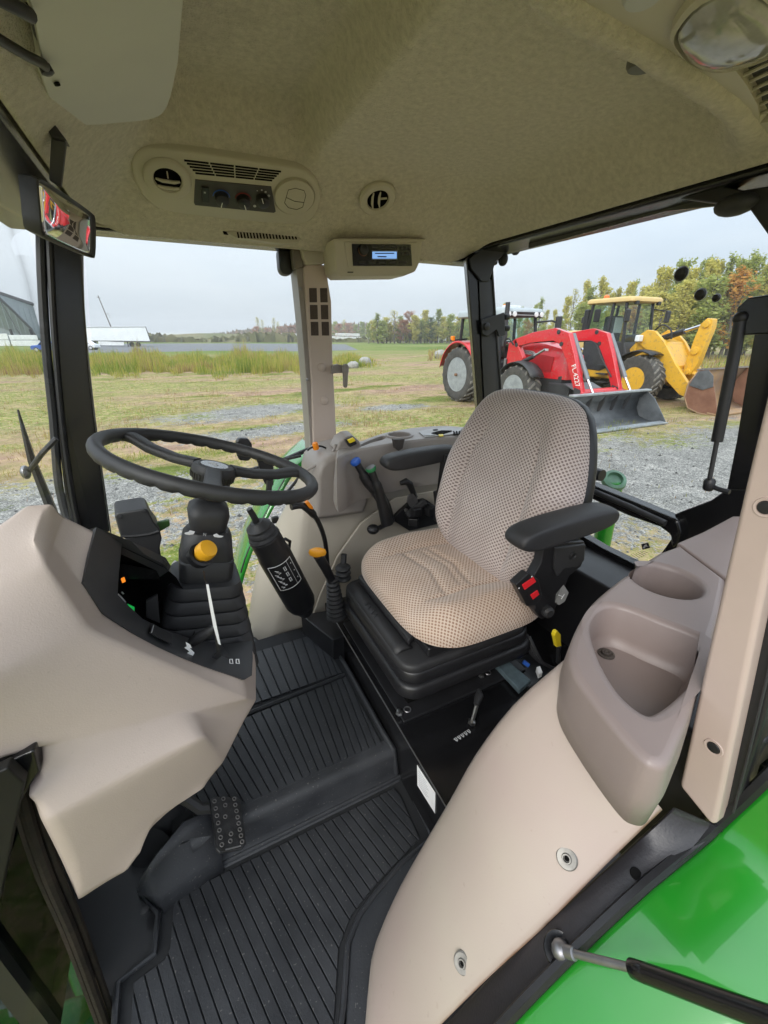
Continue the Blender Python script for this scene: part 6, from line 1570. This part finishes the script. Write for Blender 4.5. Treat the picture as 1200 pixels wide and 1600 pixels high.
obj('gable_trim', MB().tube([bp_(15, 12.6, 117.5), bp_(34, 8.6, 120), bp_(52, 4.2, 126), bp_(58, .2, 128)], .35, 6), ROOFB, t)
obj('corner_trim', MB().tube([bp_(16, 13, 117.5), bp_(36, .2, 119)], .12, 6), ROOFB, t)
for k in range(12):
    x = -30+8*k; s = bs_ if x < 14 else bs_+12*(x-14)/52
    obj('cladding_rib', MB().tube([bp_(x, 0, s-.3), bp_(x, 10, s-.3)], .06, 4), WALLB, t)
for x in (18, 49):
    obj('doorway', MB().prism([bp_(x, .3, 116), bp_(x+5, .3, 116), bp_(x+3, 4.0, 116), bp_(x-1, 4.0, 116)], V(0, .2, 0)), DARK, t, smooth=False)
# stacked white bundles before it
WB = mat('white_wrap', (.62, .64, .65), .5, .1, 1)
for k, (x0, x1, h0, h1) in enumerate(((-40, 12, 0, 1.3), (-40, 12, 1.4, 2.7), (14, 60, 0, 1.25), (14, 58, 1.35, 2.4))):
    tag(obj('wrapped_bundle', MB().prism([bp_(x0, h0, 96), bp_(x1, h0, 96), bp_(x1, h1, 96), bp_(x0, h1, 96)], V(-1, 3, 0)), WB, bevel=.08), ['long white wrapped bundle on the ground at the warehouse left', 'white wrapped bundle stacked on top at the far left', 'white wrapped bundle on the ground before the warehouse corner', 'white wrapped bundle on top of the stack near the blue car'][k], 'bundle', 'white bundles by the warehouse')
# semi trailer
t = thing('semi_trailer', 'long white box semi trailer parked on the far paved yard', 'trailer', bp_(190, 0, 92))
TW = mat('trailer_white', (.70, .73, .75), .45, .05, .6)
ts = 92
obj('box_body', MB().prism([bp_(118, 1.25, ts+3), bp_(233, 1.15, ts-3), bp_(230, 4.05, ts-3), bp_(118, 4.05, ts+3)], V(-.3, 2.5, 0)), TW, t, smooth=False)
obj('bottom_rail', MB().tube([bp_(118, 1.2, ts+2.9), bp_(233, 1.1, ts-3.1)], .10, 6), ROOFB, t)
obj('top_rail', MB().tube([bp_(118, 4.05, ts+2.9), bp_(230, 4.05, ts-3.1)], .07, 6), GREYP, t)
obj('rear_frame', MB().tube([bp_(233.5, 1.1, ts-3.1), bp_(230.5, 4.05, ts-3.1)], .09, 6), ROOFB, t)
for x in (136, 145, 203, 213):
    c = bp_(x, .5, ts-.2 if x < 190 else ts-2.6)
    obj('wheel', MB().lathe([(.2, -.15), (.5, -.13), (.5, .13), (.2, .15)], c, (.35, -1, 0), 16), BLK, t)
obj('side_skirt', MB().prism([bp_(151, .3, ts+.9), bp_(190, .3, ts-.9), bp_(192, 1.1, ts-.9), bp_(151, 1.1, ts+.9)], V(0, .1, 0)), WB, t, smooth=False)
obj('landing_gear', MB().tube([bp_(197, 0, ts-1), bp_(197, 1.1, ts-1)], .12, 6), BLK, t)
# cars
def car(px_, s, L_, m, label, h=1.5):
    c = bp_(px_, 0, s); t = thing('parked_car', label, 'car', c, 'cars by the far yard')
    f = V(.92, -.39, 0); sd_ = V(.39, .92, 0)
    P = [(-.5, .35), (-.5, .75), (-.44, .95), (-.25, 1.0), (-.12, h), (.2, h), (.33, 1.02), (.48, .9), (.5, .6), (.5, .35)]
    obj('body', MB().prism([c+f*(x*L_)+V(0, 0, z)-sd_*.8 for x, z in P], sd_*1.6), m, t, bevel=.08)
    obj('window', MB().prism([c+f*(x*L_)+V(0, 0, z)-sd_*.82 for x, z in ((-.22, 1.02), (-.10, h-.1), (.18, h-.1), (.29, 1.02))], sd_*1.64), DARK, t, smooth=False)
    for x in (-.32, .32): 
        w_ = obj('wheel', MB().lathe([(.12, -.85), (.34, -.84), (.34, .84), (.12, .85)], c+f*(x*L_)+V(0, 0, .34), sd_, 16), BLK, t)
        obj('rim', MB().lathe([(.22, -.86), (.001, -.87)], c+f*(x*L_)+V(0, 0, .34), sd_, 14), GREYP, w_)
car(72, 60, 4.4, mat('blue_car', (.02, .09, .42), .3, coat=.6), 'blue parked car partly behind the black front pillar')
car(128, 70, 4.4, mat('white_car', (.7, .72, .74), .3, coat=.6), 'white parked car before the semi trailer')
# leaning utility pole
t = thing('utility_pole', 'leaning thin utility pole above the white trailer', 'pole', bp_(180, 0, 150))
obj('pole', MB().tube([bp_(181, 0, 150), bp_(168.5, 15.3, 150)], [.22, .14], 8), BARK, t)
obj('crossarm', MB().tube([bp_(166, 14.8, 150), bp_(171, 14.6, 150)], .1, 6), BARK, t)
obj('insulator_bracket', MB().tube([bp_(174, 9, 150), bp_(177.5, 9.8, 150), bp_(178.5, 8.3, 150)], .12, 6), GREYP, t)
# long white pipe stacks on the far field
PIPE = mat('white_pipe', (.66, .68, .68), .5, .05, 1)
for k, (x0, x1, s, h, lab) in enumerate(((240, 345, 190, 3.4, 'far white pipe stack right of the trailer on the bank'), (345, 400, 205, 2.6, 'white pipe stack on the skyline before the russet trees'), (395, 470, 190, 2.1, 'long white pipe rack left of the tan pillar'), (440, 468, 200, 3.3, 'short white pipe rack with raised end by the tan pillar'), (518, 582, 160, 1.9, 'white pipe rack between tan pillar and dark trees'), (524, 562, 175, 3.2, 'white pipe rack stepped up behind the first rack'), (680, 735, 150, 1.6, 'low white pipe rack left of the red tractor'))):
    t = thing('pipe_rack', lab, 'pipe rack', bp_(x0, 0, s), 'white pipe racks on the far field')
    for j in range(3):
        obj('pipe', MB().tube([bp_(x0, h-.35*j, s), bp_(x1, h-.25-.35*j, s*.97)], .14, 6), PIPE, t)
    for f in (.1, .5, .9):
        x = x0+(x1-x0)*f; obj('stand', MB().tube([bp_(x, 0, s*.99), bp_(x, h, s*.99)], .12, 6), GREYP, t)

# ================================================================== machines outside
def vroot(name, label, cat, loc, rz, group=None):
    o = bpy.data.objects.new(name, None); COL.objects.link(o); WL[o.name] = V(0, 0, 0)
    o.location = loc; o.rotation_euler = (0, 0, rz); o['label'] = label; o['category'] = cat
    if group: o['group'] = group
    return o
RED = mat('red_paint', (.50, .010, .018), .32, .08, 3, coat=.6, col2=(.60, .016, .026), speck=(14, .60, .35, (.30, .16, .12)))
REDD = mat('red_arm_paint', (.56, .011, .02), .3, .06, 3, coat=.6, speck=(16, .62, .3, (.32, .18, .14)))
CATY = mat('machine_yellow', (.68, .385, .035), .42, .08, 3, coat=.2, speck=(10, .60, .4, (.33, .22, .10)))
CATP = mat('roof_yellow', (.58, .42, .17), .5, .08, 2)
TYRE = mat('tyre_rubber', (.035, .034, .033), .85, .3, 6, .3, 60, col2=(.085, .08, .072), dist=.005)
TYRD = mat('tyre_lug', (.07, .067, .06), .85, .3, 9, col2=(.24, .225, .195))
RIMS = mat('rim_silver', (.34, .365, .385), .45, .2, 5, metal=.4)
IRON = mat('bucket_grey', (.055, .06, .066), .45, .35, 3, .3, 40, col2=(.13, .14, .15), dist=.003)
EDGE = mat('worn_steel_edge', (.36, .39, .41), .4, .2, 6, metal=.5)
RUST = mat('rusty_bucket', (.15, .065, .038), .75, .35, 2.5, .4, 30, col2=(.24, .12, .075), dist=.004)
RUSTL = mat('worn_rust', (.36, .22, .10), .6, .3, 2.5, .3, 30, col2=(.27, .19, .14), dist=.003)
CHAS = mat('chassis_dark', (.03, .03, .033), .6, .3, 6)
ROOFG = mat('cab_roof_grey', (.36, .40, .42), .45, .06, 3)
def wheel(t, c, R, w, rimR, rm, lugs, out=-1, chev=True, wn_='wheel'):
    c = Vector(c); ax = V(0, 1, 0)
    prof = [(rimR, -w*.40), (rimR*1.04, -w*.47), (R*.80, -w*.52), (R*.93, -w*.49), (R*.965, -w*.40), (R*.97, 0), (R*.965, w*.40), (R*.93, w*.49), (R*.80, w*.52), (rimR*1.04, w*.47), (rimR, w*.40)]
    o = obj(wn_, MB().lathe(prof, c, ax, 48, False), TYRE, t, angle=50)
    lg = MB()
    for k in range(lugs):
        for sd in (-1, 1):
            a = 2*math.pi*(k+(0 if sd < 0 else .5))/lugs
            pts = []
            for f, da in ((0, 0.0), (.55, .12), (1., .24)) if chev else ((0, 0), (1, .08)):
                y = sd*w*(.03+.46*f); rr_ = R*(.965 if f < 1 else .93)
                aa = a+da*sd*0+da
                for dr_ in (0,): pts.append((aa, y, rr_))
            wd = .13*2*math.pi/lugs*1.4
            prev = None
            vs = []
            for aa, y, rr_ in pts:
                for q, ro in ((-wd, -.02), (-wd*.8, .035*R/.93), (wd*.8, .035*R/.93), (wd, -.02)):
                    vs.append(c+V(math.cos(-aa+q)*(rr_+ro), y, math.sin(-aa+q)*(rr_+ro)))
            fs = []
            for j in range(len(pts)-1):
                for q in range(3): fs.append((j*4+q, j*4+q+1, (j+1)*4+q+1, (j+1)*4+q))
            fs += [(0, 1, 2, 3), tuple((len(pts)-1)*4+q for q in range(4))]
            lg.add(vs, fs)
    obj('tread', lg, TYRD, o, smooth=False, kind='stuff')
    s = out
    obj('rim', MB().lathe([(rimR*1.06, s*w*.46), (rimR*1.0, s*w*.47), (rimR*.95, s*w*.42), (rimR*.90, s*w*.30), (rimR*.86, s*w*.0), (rimR*.82, -s*w*.16), (rimR*.62, -s*w*.20), (rimR*.54, -s*w*.10), (rimR*.36, -s*w*.08), (rimR*.32, s*w*.12), (rimR*.2, s*w*.16), (.001, s*w*.16)], c, ax, 40), rm, o, angle=40)
    return o
def beam(pts, w, h, mat_, t, name, y0):
    """a box beam along a side-view polyline (x, z) with depth h(x-z) and width w across y"""
    rings = []
    n = len(pts); P = [V(x, 0, z) for x, z in pts]
    for i, p in enumerate(P):
        a = P[max(0, i-1)]; b = P[min(n-1, i+1)]; d = (b-a).normalized(); nn = V(-d.z, 0, d.x)
        hh_ = (h[i] if isinstance(h, (list, tuple)) else h)/2
        rings.append([p+nn*hh_+V(0, y0-w/2, 0), p+nn*hh_+V(0, y0+w/2, 0), p-nn*hh_+V(0, y0+w/2, 0), p-nn*hh_+V(0, y0-w/2, 0)])
    return obj(name, MB().loft(rings), mat_, t, bevel=.012)

# ---- red tractor with front loader
t = vroot('tractor', 'red tractor with white-roofed cab and raised red front loader arms', 'tractor', (10.3, 12.7, G), -math.pi/2)
for y in (-.95, .95):
    w = wheel(t, (0, y, .93), .93, .58, .56, RIMS, 20, -1 if y < 0 else 1)
    obj('axle_stub', MB().tube([V(0, y*.9, .93), V(0, y*1.36, .93)], .05, 10), mat('rusty_axle', (.22, .12, .07), .6, .3, 8) if y < 0 else bpy.data.materials['rusty_axle'], w)
    wheel(t, (2.85, y*.98, .70), .70, .50, .42, RIMS, 18, -1 if y < 0 else 1)
    # rear red fender
    ar = [(1.06*math.cos(math.radians(a)), .93+1.06*math.sin(math.radians(a))) for a in range(20, 172, 10)]
    obj('rear_fender', MB().loft([[V(x, y-.33, z), V(x, y-.30, z+.06), V(x, y+.25, z+.07), V(x, y+.33, z+.05)] for x, z in ar], False, False), RED, t, solid=.03, angle=60)
    ar = [(2.85+.82*math.cos(math.radians(a)), .70+.80*math.sin(math.radians(a))) for a in range(30, 160, 10)]
    obj('front_fender', MB().loft([[V(x, y*.98-.26, z), V(x, y*.98, z+.03), V(x, y*.98+.26, z)] for x, z in ar], False, False), BLKM, t, solid=.02, angle=60)
    # cab front posts, lights
    obj('tail_lamp', MB().box((-.55, y*1.15, 2.12), (.12, .12, .16)), ORG, t, bevel=.02)
obj('lamp_bar', MB().tube([V(-.55, -1.2, 2.05), V(-.5, -.5, 2.1)], .03, 6), BLK, t)
obj('hood', MB().loft([[V(x, -w_, 1.05), V(x, -w_, zt-.22), V(x, -w_*.8, zt-.04), V(x, 0, zt), V(x, w_*.8, zt-.04), V(x, w_, zt-.22), V(x, w_, 1.05)] for x, w_, zt in ((1.75, .42, 2.12), (2.4, .42, 2.09), (3.1, .40, 2.02), (3.7, .37, 1.90), (4.0, .33, 1.72), (4.05, .30, 1.4))]), RED, t, angle=40)
obj('side_grille', MB().prism([V(2.55, -.445, 1.25), V(3.5, -.425, 1.25), V(3.55, -.42, 1.65), V(2.9, -.44, 1.72), V(2.55, -.445, 1.6)], V(0, .03, 0)), mat('dark_red', (.34, .01, .016), .45, .1, 4), t, bevel=.01)
hs = obj('hood_stripe', MB().prism([V(1.85, -.445, 1.86), V(2.75, -.435, 1.78), V(2.9, -.435, 1.70), V(2.6, -.437, 1.68), V(1.9, -.445, 1.74)], V(0, -.012, 0)), GREYP, t, smooth=False)
text('hood_lettering', 'MASSEY FERGUSON', V(2.28, -.465, 1.765), V(1, 0.01, -.085), V(0, 0, 1), .115, CHAS, t)
obj('chassis', MB().bx(.2, -.36, .55, 3.9, .36, 1.15), CHAS, t, bevel=.03)
obj('front_weight', MB().bx(3.5, -.45, .5, 4.3, .45, .95), CHAS, t, bevel=.04)
obj('fuel_tank', MB().bx(.9, -.85, .5, 2.1, -.4, 1.1), BLKM, t, bevel=.06)
obj('front_axle', MB().tube([V(2.85, -.9, .68), V(2.85, .9, .68)], .12, 8), CHAS, t)
obj('rear_axle', MB().tube([V(0, -.9, .93), V(0, .9, .93)], .2, 8), CHAS, t)
# cab
for x0, z0, x1, z1 in ((1.70, 1.25, 1.45, 2.78), (.55, 1.5, .5, 2.78), (-.55, 1.7, -.5, 2.78)):
    for y in (-.78, .78):
        obj('cab_post', MB().tube([V(x0, y, z0), V(x1, y*.95, z1)], .055, 8), BLK, t)
obj('cab_base', MB().bx(-.6, -.8, 1.0, 1.7, .8, 1.42), CHAS, t, bevel=.04)
obj('windscreen', MB().prism([V(1.68, -.75, 1.45), V(1.68, .75, 1.45), V(1.46, .72, 2.76), V(1.46, -.72, 2.76)], V(-.01, 0, 0)), GLASSV, t, smooth=False)
for y in (-.775, .775):
    obj('side_glass', MB().prism([V(-.5, y, 1.7), V(1.65, y, 1.45), V(1.45, y*.96, 2.76), V(-.5, y*.96, 2.76)], V(0, .01, 0)), GLASSV, t, smooth=False)
obj('rear_glass', MB().prism([V(-.55, -.7, 1.75), V(-.55, .7, 1.75), V(-.5, .7, 2.76), V(-.5, -.7, 2.76)], V(.01, 0, 0)), GLASSV, t, smooth=False)
rf = obj('cab_roof', MB().loft([[V(.5+a*k, b*k, z) for a, b in rrect(2.5, 1.78, .22)] for k, z in ((.92, 2.76), (1, 2.80), (1, 2.93), (.95, 3.0), (.7, 3.04))]), ROOFG, t, angle=60)
obj('roof_front', MB().prism([V(1.72, -.80, 2.74), V(1.72, .80, 2.74), V(1.78, .80, 2.90), V(1.78, -.80, 2.90)], V(-.08, 0, 0)), BLKM, rf, bevel=.02)
for y in (-.68, -.45, .45, .68):
    obj('work_light', MB().lathe([(.08, 0), (.075, .03), (.001, .035)], V(1.77, y, 2.83), (1, 0, 0), 14), mat('lamp_white', (.75, .78, .8), .15, .05, 5, coat=.6) if y == -.68 else bpy.data.materials['lamp_white'], rf)
obj('beacon', MB().lathe([(.09, 0), (.085, .10), (.05, .14), (.001, .15)], V(.6, .15, 3.03), (0, 0, 1), 14), mat('beacon_orange', (.85, .16, .03), .35, .05), rf)
obj('light_bar', MB().bx(.9, -.25, 3.02, 1.1, .4, 3.12), mat('lightbar', (.7, .72, .74), .4, .2, 8), rf, bevel=.02)
for y in (-1, 1):
    obj('mirror_arm', MB().tube([V(1.5, y*.8, 2.62), V(1.75, y*1.2, 2.66), V(1.8, y*1.42, 2.60)], .028, 8), BLK, t)
    obj('mirror', MB().box((1.8, y*1.45, 2.55), (.10, .24, .50)), BLKM, t, bevel=.04)
obj('exhaust', MB().tube([V(1.75, -.72, 1.9), V(1.75, -.74, 3.15)], .07, 12), CHAS, t)
obj('seat_inside', MB().bx(.1, -.3, 1.4, .55, .3, 2.3), CHAS, t, bevel=.08)
obj('steering_wheel', MB().tube([V(1.0+.16*math.cos(a*.523)*.8, .2*math.sin(a*.523), 1.95+.08*math.cos(a*.523)) for a in range(12)], .02, 6, closed=True), BLK, t)
obj('indicator', MB().lathe([(.09, 0), (.08, .05), (.001, .06)], V(1.6, -.88, 1.72), (1, -.5, 0), 12), ORG, t)
obj('steps', MB().bx(1.0, -1.05, .45, 1.6, -.82, 1.2), CHAS, t, bevel=.03)
# loader
for y in (-.72, .76):
    obj('loader_tower', MB().prism([V(1.95, y-.08, .8), V(2.6, y-.08, .8), V(2.72, y-.08, 1.6), V(2.35, y-.08, 2.12), V(2.05, y-.08, 2.0)], V(0, .16, 0)), RED, t, bevel=.02)
    beam([(2.3, 2.0), (3.0, 2.16), (3.8, 2.24), (4.16, 2.14), (4.47, 1.65), (4.95, .72)], .16, [.22, .27, .32, .36, .27, .21], REDD, t, 'loader_arm', y)
    obj('lift_ram', MB().tube([V(2.45, y-.12, 1.35), V(3.2, y-.12, 1.66)], .06, 10), CHAS, t)
    obj('lift_rod', MB().tube([V(3.2, y-.12, 1.66), V(3.6, y-.12, 1.86)], .035, 10), CHROME, t)
    obj('tilt_ram', MB().tube([V(4.25, y-.02+.16, 2.25), V(4.95, y+.14, 1.15)], .055, 12), mat('ram_grey', (.16, .18, .20), .4, .1, 8) if y < 0 else bpy.data.materials['ram_grey'], t)
    obj('tilt_rod', MB().tube([V(4.95, y+.14, 1.15), V(5.2, y+.14, .80)], .034, 10), CHROME, t)
    for x, z in ((3.95, 2.30), (4.10, 2.0), (2.4, 1.95)):
        obj('pivot_pin', MB().lathe([(.06, 0), (.055, .02), (.001, .025)], V(x, y-.08, z), (0, -1, 0), 12), CHAS, t)
    obj('link_plate', MB().prism([V(4.78, y-.1, .95), V(4.98, y-.1, .90), V(5.08, y-.1, .62), V(4.92, y-.1, .52), V(4.78, y-.1, .7)], V(0, -.02, 0)), CHAS, t, bevel=.01)
for y in (-.62, .66):
    obj('hose', MB().tube(smooth_line([V(2.6, y, 2.0), V(3.4, y, 2.05), V(3.95, y, 2.02), V(4.3, y, 1.6), V(4.7, y, 1.15)], 4), .022, 6), BLK, t)
obj('hose', MB().tube(smooth_line([V(2.3, -.82, 1.95), V(2.15, -.9, 2.12), V(1.95, -.88, 2.05), V(1.9, -.84, 1.75)], 4), .025, 6), BLK, t)
obj('valve_block', MB().bx(1.9, -.80, 1.25, 2.1, -.62, 1.55), STEELD, t, bevel=.02)
obj('hood_badge', MB().bx(3.2, -.44, 1.80, 3.32, -.42, 1.86), WHITE, t)
obj('cross_tube', MB().tube([V(4.88, -.72, .80), V(4.88, .76, .80)], .10, 14), REDD, t)
obj('tool_carrier', MB().bx(5.0, -.85, .45, 5.1, .85, .85), REDD, t, bevel=.02)
obj('guard_plate', MB().prism([V(4.2, -.55, .95), V(4.75, -.55, .75), V(4.75, .55, .75), V(4.2, .55, .95)], V(0, 0, .03)), IRON, t)
d_ = V(.45, 0, -.93).normalized()
text('arm_lettering', 'FL.4227', V(4.73, -.805, 1.24), d_, V(.93, 0, .45), .19, WHITE, t)
tx = text('arm_badge', '4WD', V(3.35, -.81, 2.16), V(1, 0, .08), V(0, 0, 1), .10, GREYP, t) if False else None
bkp = [(5.28, .80), (5.12, .60), (5.10, .30), (5.22, .10), (5.45, .03), (6.02, .02)]
bt = obj('bucket', MB().loft([[V(x, -1.46, z) for x, z in bkp], [V(x, 1.50, z) for x, z in bkp]], False, False), IRON, t, solid=.03, smooth=True, angle=20)
for y in (-1.46, 1.50):
    obj('bucket_side', MB().prism([V(x, y, z) for x, z in bkp+[(5.95, .12), (5.55, .62)]], V(0, .025 if y < 0 else -.025, 0)), IRON, bt, bevel=.004)
obj('top_edge', MB().prism([V(5.22, -1.5, .80), V(5.22, 1.53, .80), V(5.38, 1.53, .80), V(5.38, -1.5, .80)], V(0, 0, .05)), EDGE, bt, bevel=.01)
obj('cutting_edge', MB().prism([V(5.85, -1.48, .035), V(5.85, 1.52, .035), V(6.05, 1.52, .02), V(6.05, -1.48, .02)], V(0, 0, .03)), EDGE, bt)
for y in (-.75, -.25, .25, .75):
    obj('bucket_rib', MB().prism([V(5.32, y, .76), V(5.16, y, .58), V(5.14, y, .34), V(5.2, y, .34), V(5.3, y, .6)], V(0, .04, 0)), CHAS, bt, bevel=.004)

# ---- yellow wheel loader
t = vroot('wheel_loader', 'yellow articulated wheel loader with black cab and rusty bucket', 'wheel loader', (15.6, 9.6, G), -math.pi/2)
for y in (-1.02, 1.02):
    wheel(t, (0, y, .80), .80, .62, .40, CATY, 22, -1 if y < 0 else 1, chev=True)
    wheel(t, (-3.1, y, .80), .80, .62, .40, CATY, 22, -1 if y < 0 else 1, chev=True)
    ar = [(.98*math.cos(math.radians(a)), .80+.95*math.sin(math.radians(a))) for a in range(60, 170, 10)]
    obj('front_fender', MB().loft([[V(x, y-.33, z), V(x, y, z+.04), V(x, y+.33, z)] for x, z in ar], False, False), BLK, t, solid=.04, angle=60)
obj('front_frame', MB().prism([V(-1.2, -.55, .7), V(.5, -.55, .7), V(.9, -.55, 1.1), V(.3, -.55, 2.0), V(-.5, -.55, 2.25), V(-1.2, -.55, 1.4)], V(0, 1.1, 0)), CATY, t, bevel=.04)
obj('rear_frame', MB().bx(-4.9, -.75, .7, -1.3, .75, 1.4), CATY, t, bevel=.06)
obj('engine_hood', MB().loft([[V(x, -.82, 1.35), V(x, -.82, zt-.15), V(x, -.65, zt), V(x, .65, zt), V(x, .82, zt-.15), V(x, .82, 1.35)] for x, zt in ((-2.7, 2.42), (-3.6, 2.40), (-4.6, 2.25), (-5.0, 2.0))]), CATP, t, angle=40)
obj('exhaust', MB().lathe([(.10, 0), (.10, .3), (.16, .3), (.16, .5), (.12, .54), (.001, .54)], V(-3.3, -.2, 2.38), (0, 0, 1), 14), CHAS, t)
obj('cab_base', MB().prism([V(-1.35, -.78, 1.15), V(-.75, -.78, 1.5), V(-1.0, -.78, 2.0), V(-2.75, -.78, 2.0), V(-2.75, -.78, 1.0), V(-1.8, -.78, .95)], V(0, 1.56, 0)), CHAS, t, bevel=.05)
for x0, x1 in ((-.95, -1.25), (-1.75, -1.75), (-2.72, -2.62)):
    for y in (-.76, .76):
        obj('cab_post', MB().tube([V(x0, y, 1.3 if x0 > -1 else 1.9), V(x1, y*.94, 3.32)], .055, 8), BLK, t)
obj('windscreen', MB().prism([V(-.93, -.72, 1.5), V(-.93, .72, 1.5), V(-1.22, .70, 3.3), V(-1.22, -.70, 3.3)], V(-.01, 0, 0)), GLASSV, t, smooth=False)
for y in (-.75, .75):
    obj('side_glass', MB().prism([V(-2.7, y, 2.0), V(-.98, y, 1.95), V(-1.25, y*.95, 3.3), V(-2.62, y*.95, 3.3)], V(0, .01, 0)), GLASSV, t, smooth=False)
    obj('mirror', MB().box((-.85, y*1.5, 2.85), (.10, .26, .42)), BLK, t, bevel=.05)
    obj('mirror_arm', MB().tube([V(-1.2, y, 3.1), V(-.9, y*1.4, 3.05)], .025, 6), BLK, t)
obj('rear_glass', MB().prism([V(-2.72, -.7, 2.0), V(-2.72, .7, 2.0), V(-2.62, .7, 3.3), V(-2.62, -.7, 3.3)], V(.01, 0, 0)), GLASSV, t, smooth=False)
obj('side_mirror', MB().box((-2.2, -.95, 2.9), (.26, .08, .44)), BLK, t, bevel=.06)
obj('rear_post_cover', MB().box((-2.85, -.7, 2.75), (.22, .16, .8)), BLK, t, bevel=.06)
rf = obj('cab_roof', MB().loft([[V(-1.9+a*k, b*k, z) for a, b in rrect(1.95, 1.75, .15)] for k, z in ((.94, 3.30), (1, 3.33), (1, 3.42), (.93, 3.48))]), CATP, t, angle=60)
obj('roof_light', MB().box((-.95, -.6, 3.28), (.10, .16, .12)), BLK, rf, bevel=.02)
obj('roof_light', MB().box((-.95, .6, 3.28), (.10, .16, .12)), BLK, rf, bevel=.02)
obj('beacon', MB().lathe([(.10, 0), (.095, .12), (.05, .16), (.001, .17)], V(-2.45, -.3, 3.47), (0, 0, 1), 14), bpy.data.materials['beacon_orange'], rf)
obj('seat_inside', MB().bx(-2.4, -.28, 1.9, -1.95, .28, 2.9), CHAS, t, bevel=.08)
obj('seat_cover', MB().bx(-2.0, -.22, 2.3, -1.92, .22, 2.85), GREYP, t, bevel=.03)
obj('console_inside', MB().bx(-1.5, -.3, 1.6, -1.1, .3, 2.25), CHAS, t, bevel=.05)
for k in range(3):
    obj('step', MB().bx(-1.75, -1.0, .55+.3*k, -1.35, -.76, .6+.3*k), CHAS, t)
obj('head_light', MB().box((-.45, -.80, 2.12), (.16, .26, .22)), bpy.data.materials['lamp_white'], t, bevel=.04)
obj('light_stand', MB().tube([V(-.55, -.75, 1.6), V(-.5, -.8, 2.05)], .04, 8), CATY, t)
for y in (-.50, .50):
    obj('lift_arm', MB().prism([V(-.65, y, 2.18), V(-.35, y, 2.40), V(-.05, y, 2.36), V(.35, y, 2.02), V(.9, y, 1.35), V(1.62, y, .62), V(1.72, y, .42), V(1.60, y, .30), V(1.25, y, .42), V(.75, y, .80), V(.2, y, 1.35), V(-.2, y, 1.75), V(-.55, y, 1.95)], V(0, .13 if y > 0 else -.13, 0)), CATY, t, bevel=.02)
    obj('lift_ram', MB().tube([V(-.4, y*.6, 1.2), V(.6, y*.6, 1.3)], .08, 10), CHAS, t)
obj('cross_member', MB().bx(.55, -.5, 1.0, .85, .5, 1.3), CATY, t, bevel=.03)
obj('bell_crank', MB().prism([V(1.05, -.14, 2.55), V(1.2, -.14, 2.72), V(1.38, -.14, 2.70), V(1.42, -.14, 2.45), V(1.35, -.14, 1.9), V(1.30, -.14, 1.35), V(1.15, -.14, 1.0), V(.95, -.14, .98), V(.90, -.14, 1.3), V(.95, -.14, 1.7), V(.98, -.14, 2.1)], V(0, .28, 0)), CATY, t, bevel=.03)
for x, z, r in ((1.24, 2.55, .12), (1.12, 1.75, .13), (1.05, 1.1, .10)):
    obj('pivot_pin', MB().lathe([(r, 0), (r*.9, .05), (.001, .06)], V(x, -.14, z), (0, -1, 0), 14), CATY, t)
obj('tilt_ram', MB().tube([V(-.35, 0, 2.05), V(.55, 0, 2.35)], .10, 12), BLK, t)
obj('tilt_rod', MB().tube([V(.55, 0, 2.35), V(1.2, 0, 2.56)], .055, 12), CHROME, t)
obj('hose', MB().tube(smooth_line([V(-.4, -.2, 2.3), V(-.1, -.25, 2.55), V(.2, -.2, 2.4), V(.3, -.2, 2.1)], 4), .03, 6), BLK, t)
obj('tilt_link', MB().tube([V(1.05, 0, 1.1), V(1.85, 0, .85)], .07, 8), CATY, t)
bp6 = [(2.05, 1.24), (1.86, .85), (1.85, .45), (2.02, .15), (2.35, .04), (2.86, .02)]
bt = obj('bucket', MB().loft([[V(x, -1.32, z) for x, z in bp6], [V(x, 1.32, z) for x, z in bp6]], False, False), RUSTL, t, solid=.04, angle=30)
for y in (-1.32, 1.32):
    obj('bucket_side', MB().prism([V(x, y, z) for x, z in bp6+[(2.78, .30), (2.42, 1.15), (2.3, 1.26)]], V(0, .03 if y < 0 else -.03, 0)), RUST, bt, bevel=.004)
obj('wear_plate', MB().prism([V(2.04, -1.335, 1.22), V(2.30, -1.335, 1.27), V(2.48, -1.335, 1.12), V(2.56, -1.335, .82), V(2.3, -1.335, .70), V(1.88, -1.335, .80)], V(0, -.015, 0)), IRON, bt, bevel=.004)
obj('top_edge', MB().prism([V(1.98, -1.33, 1.24), V(1.98, 1.33, 1.24), V(2.14, 1.33, 1.26), V(2.14, -1.33, 1.26)], V(0, 0, .05)), mat('scuffed_edge', (.19, .17, .16), .6, .3, 4), bt)
obj('cutting_edge', MB().prism([V(2.6, -1.34, .045), V(2.6, 1.34, .045), V(2.95, 1.34, .02), V(2.95, -1.34, .02)], V(0, 0, .04)), RUSTL, bt)
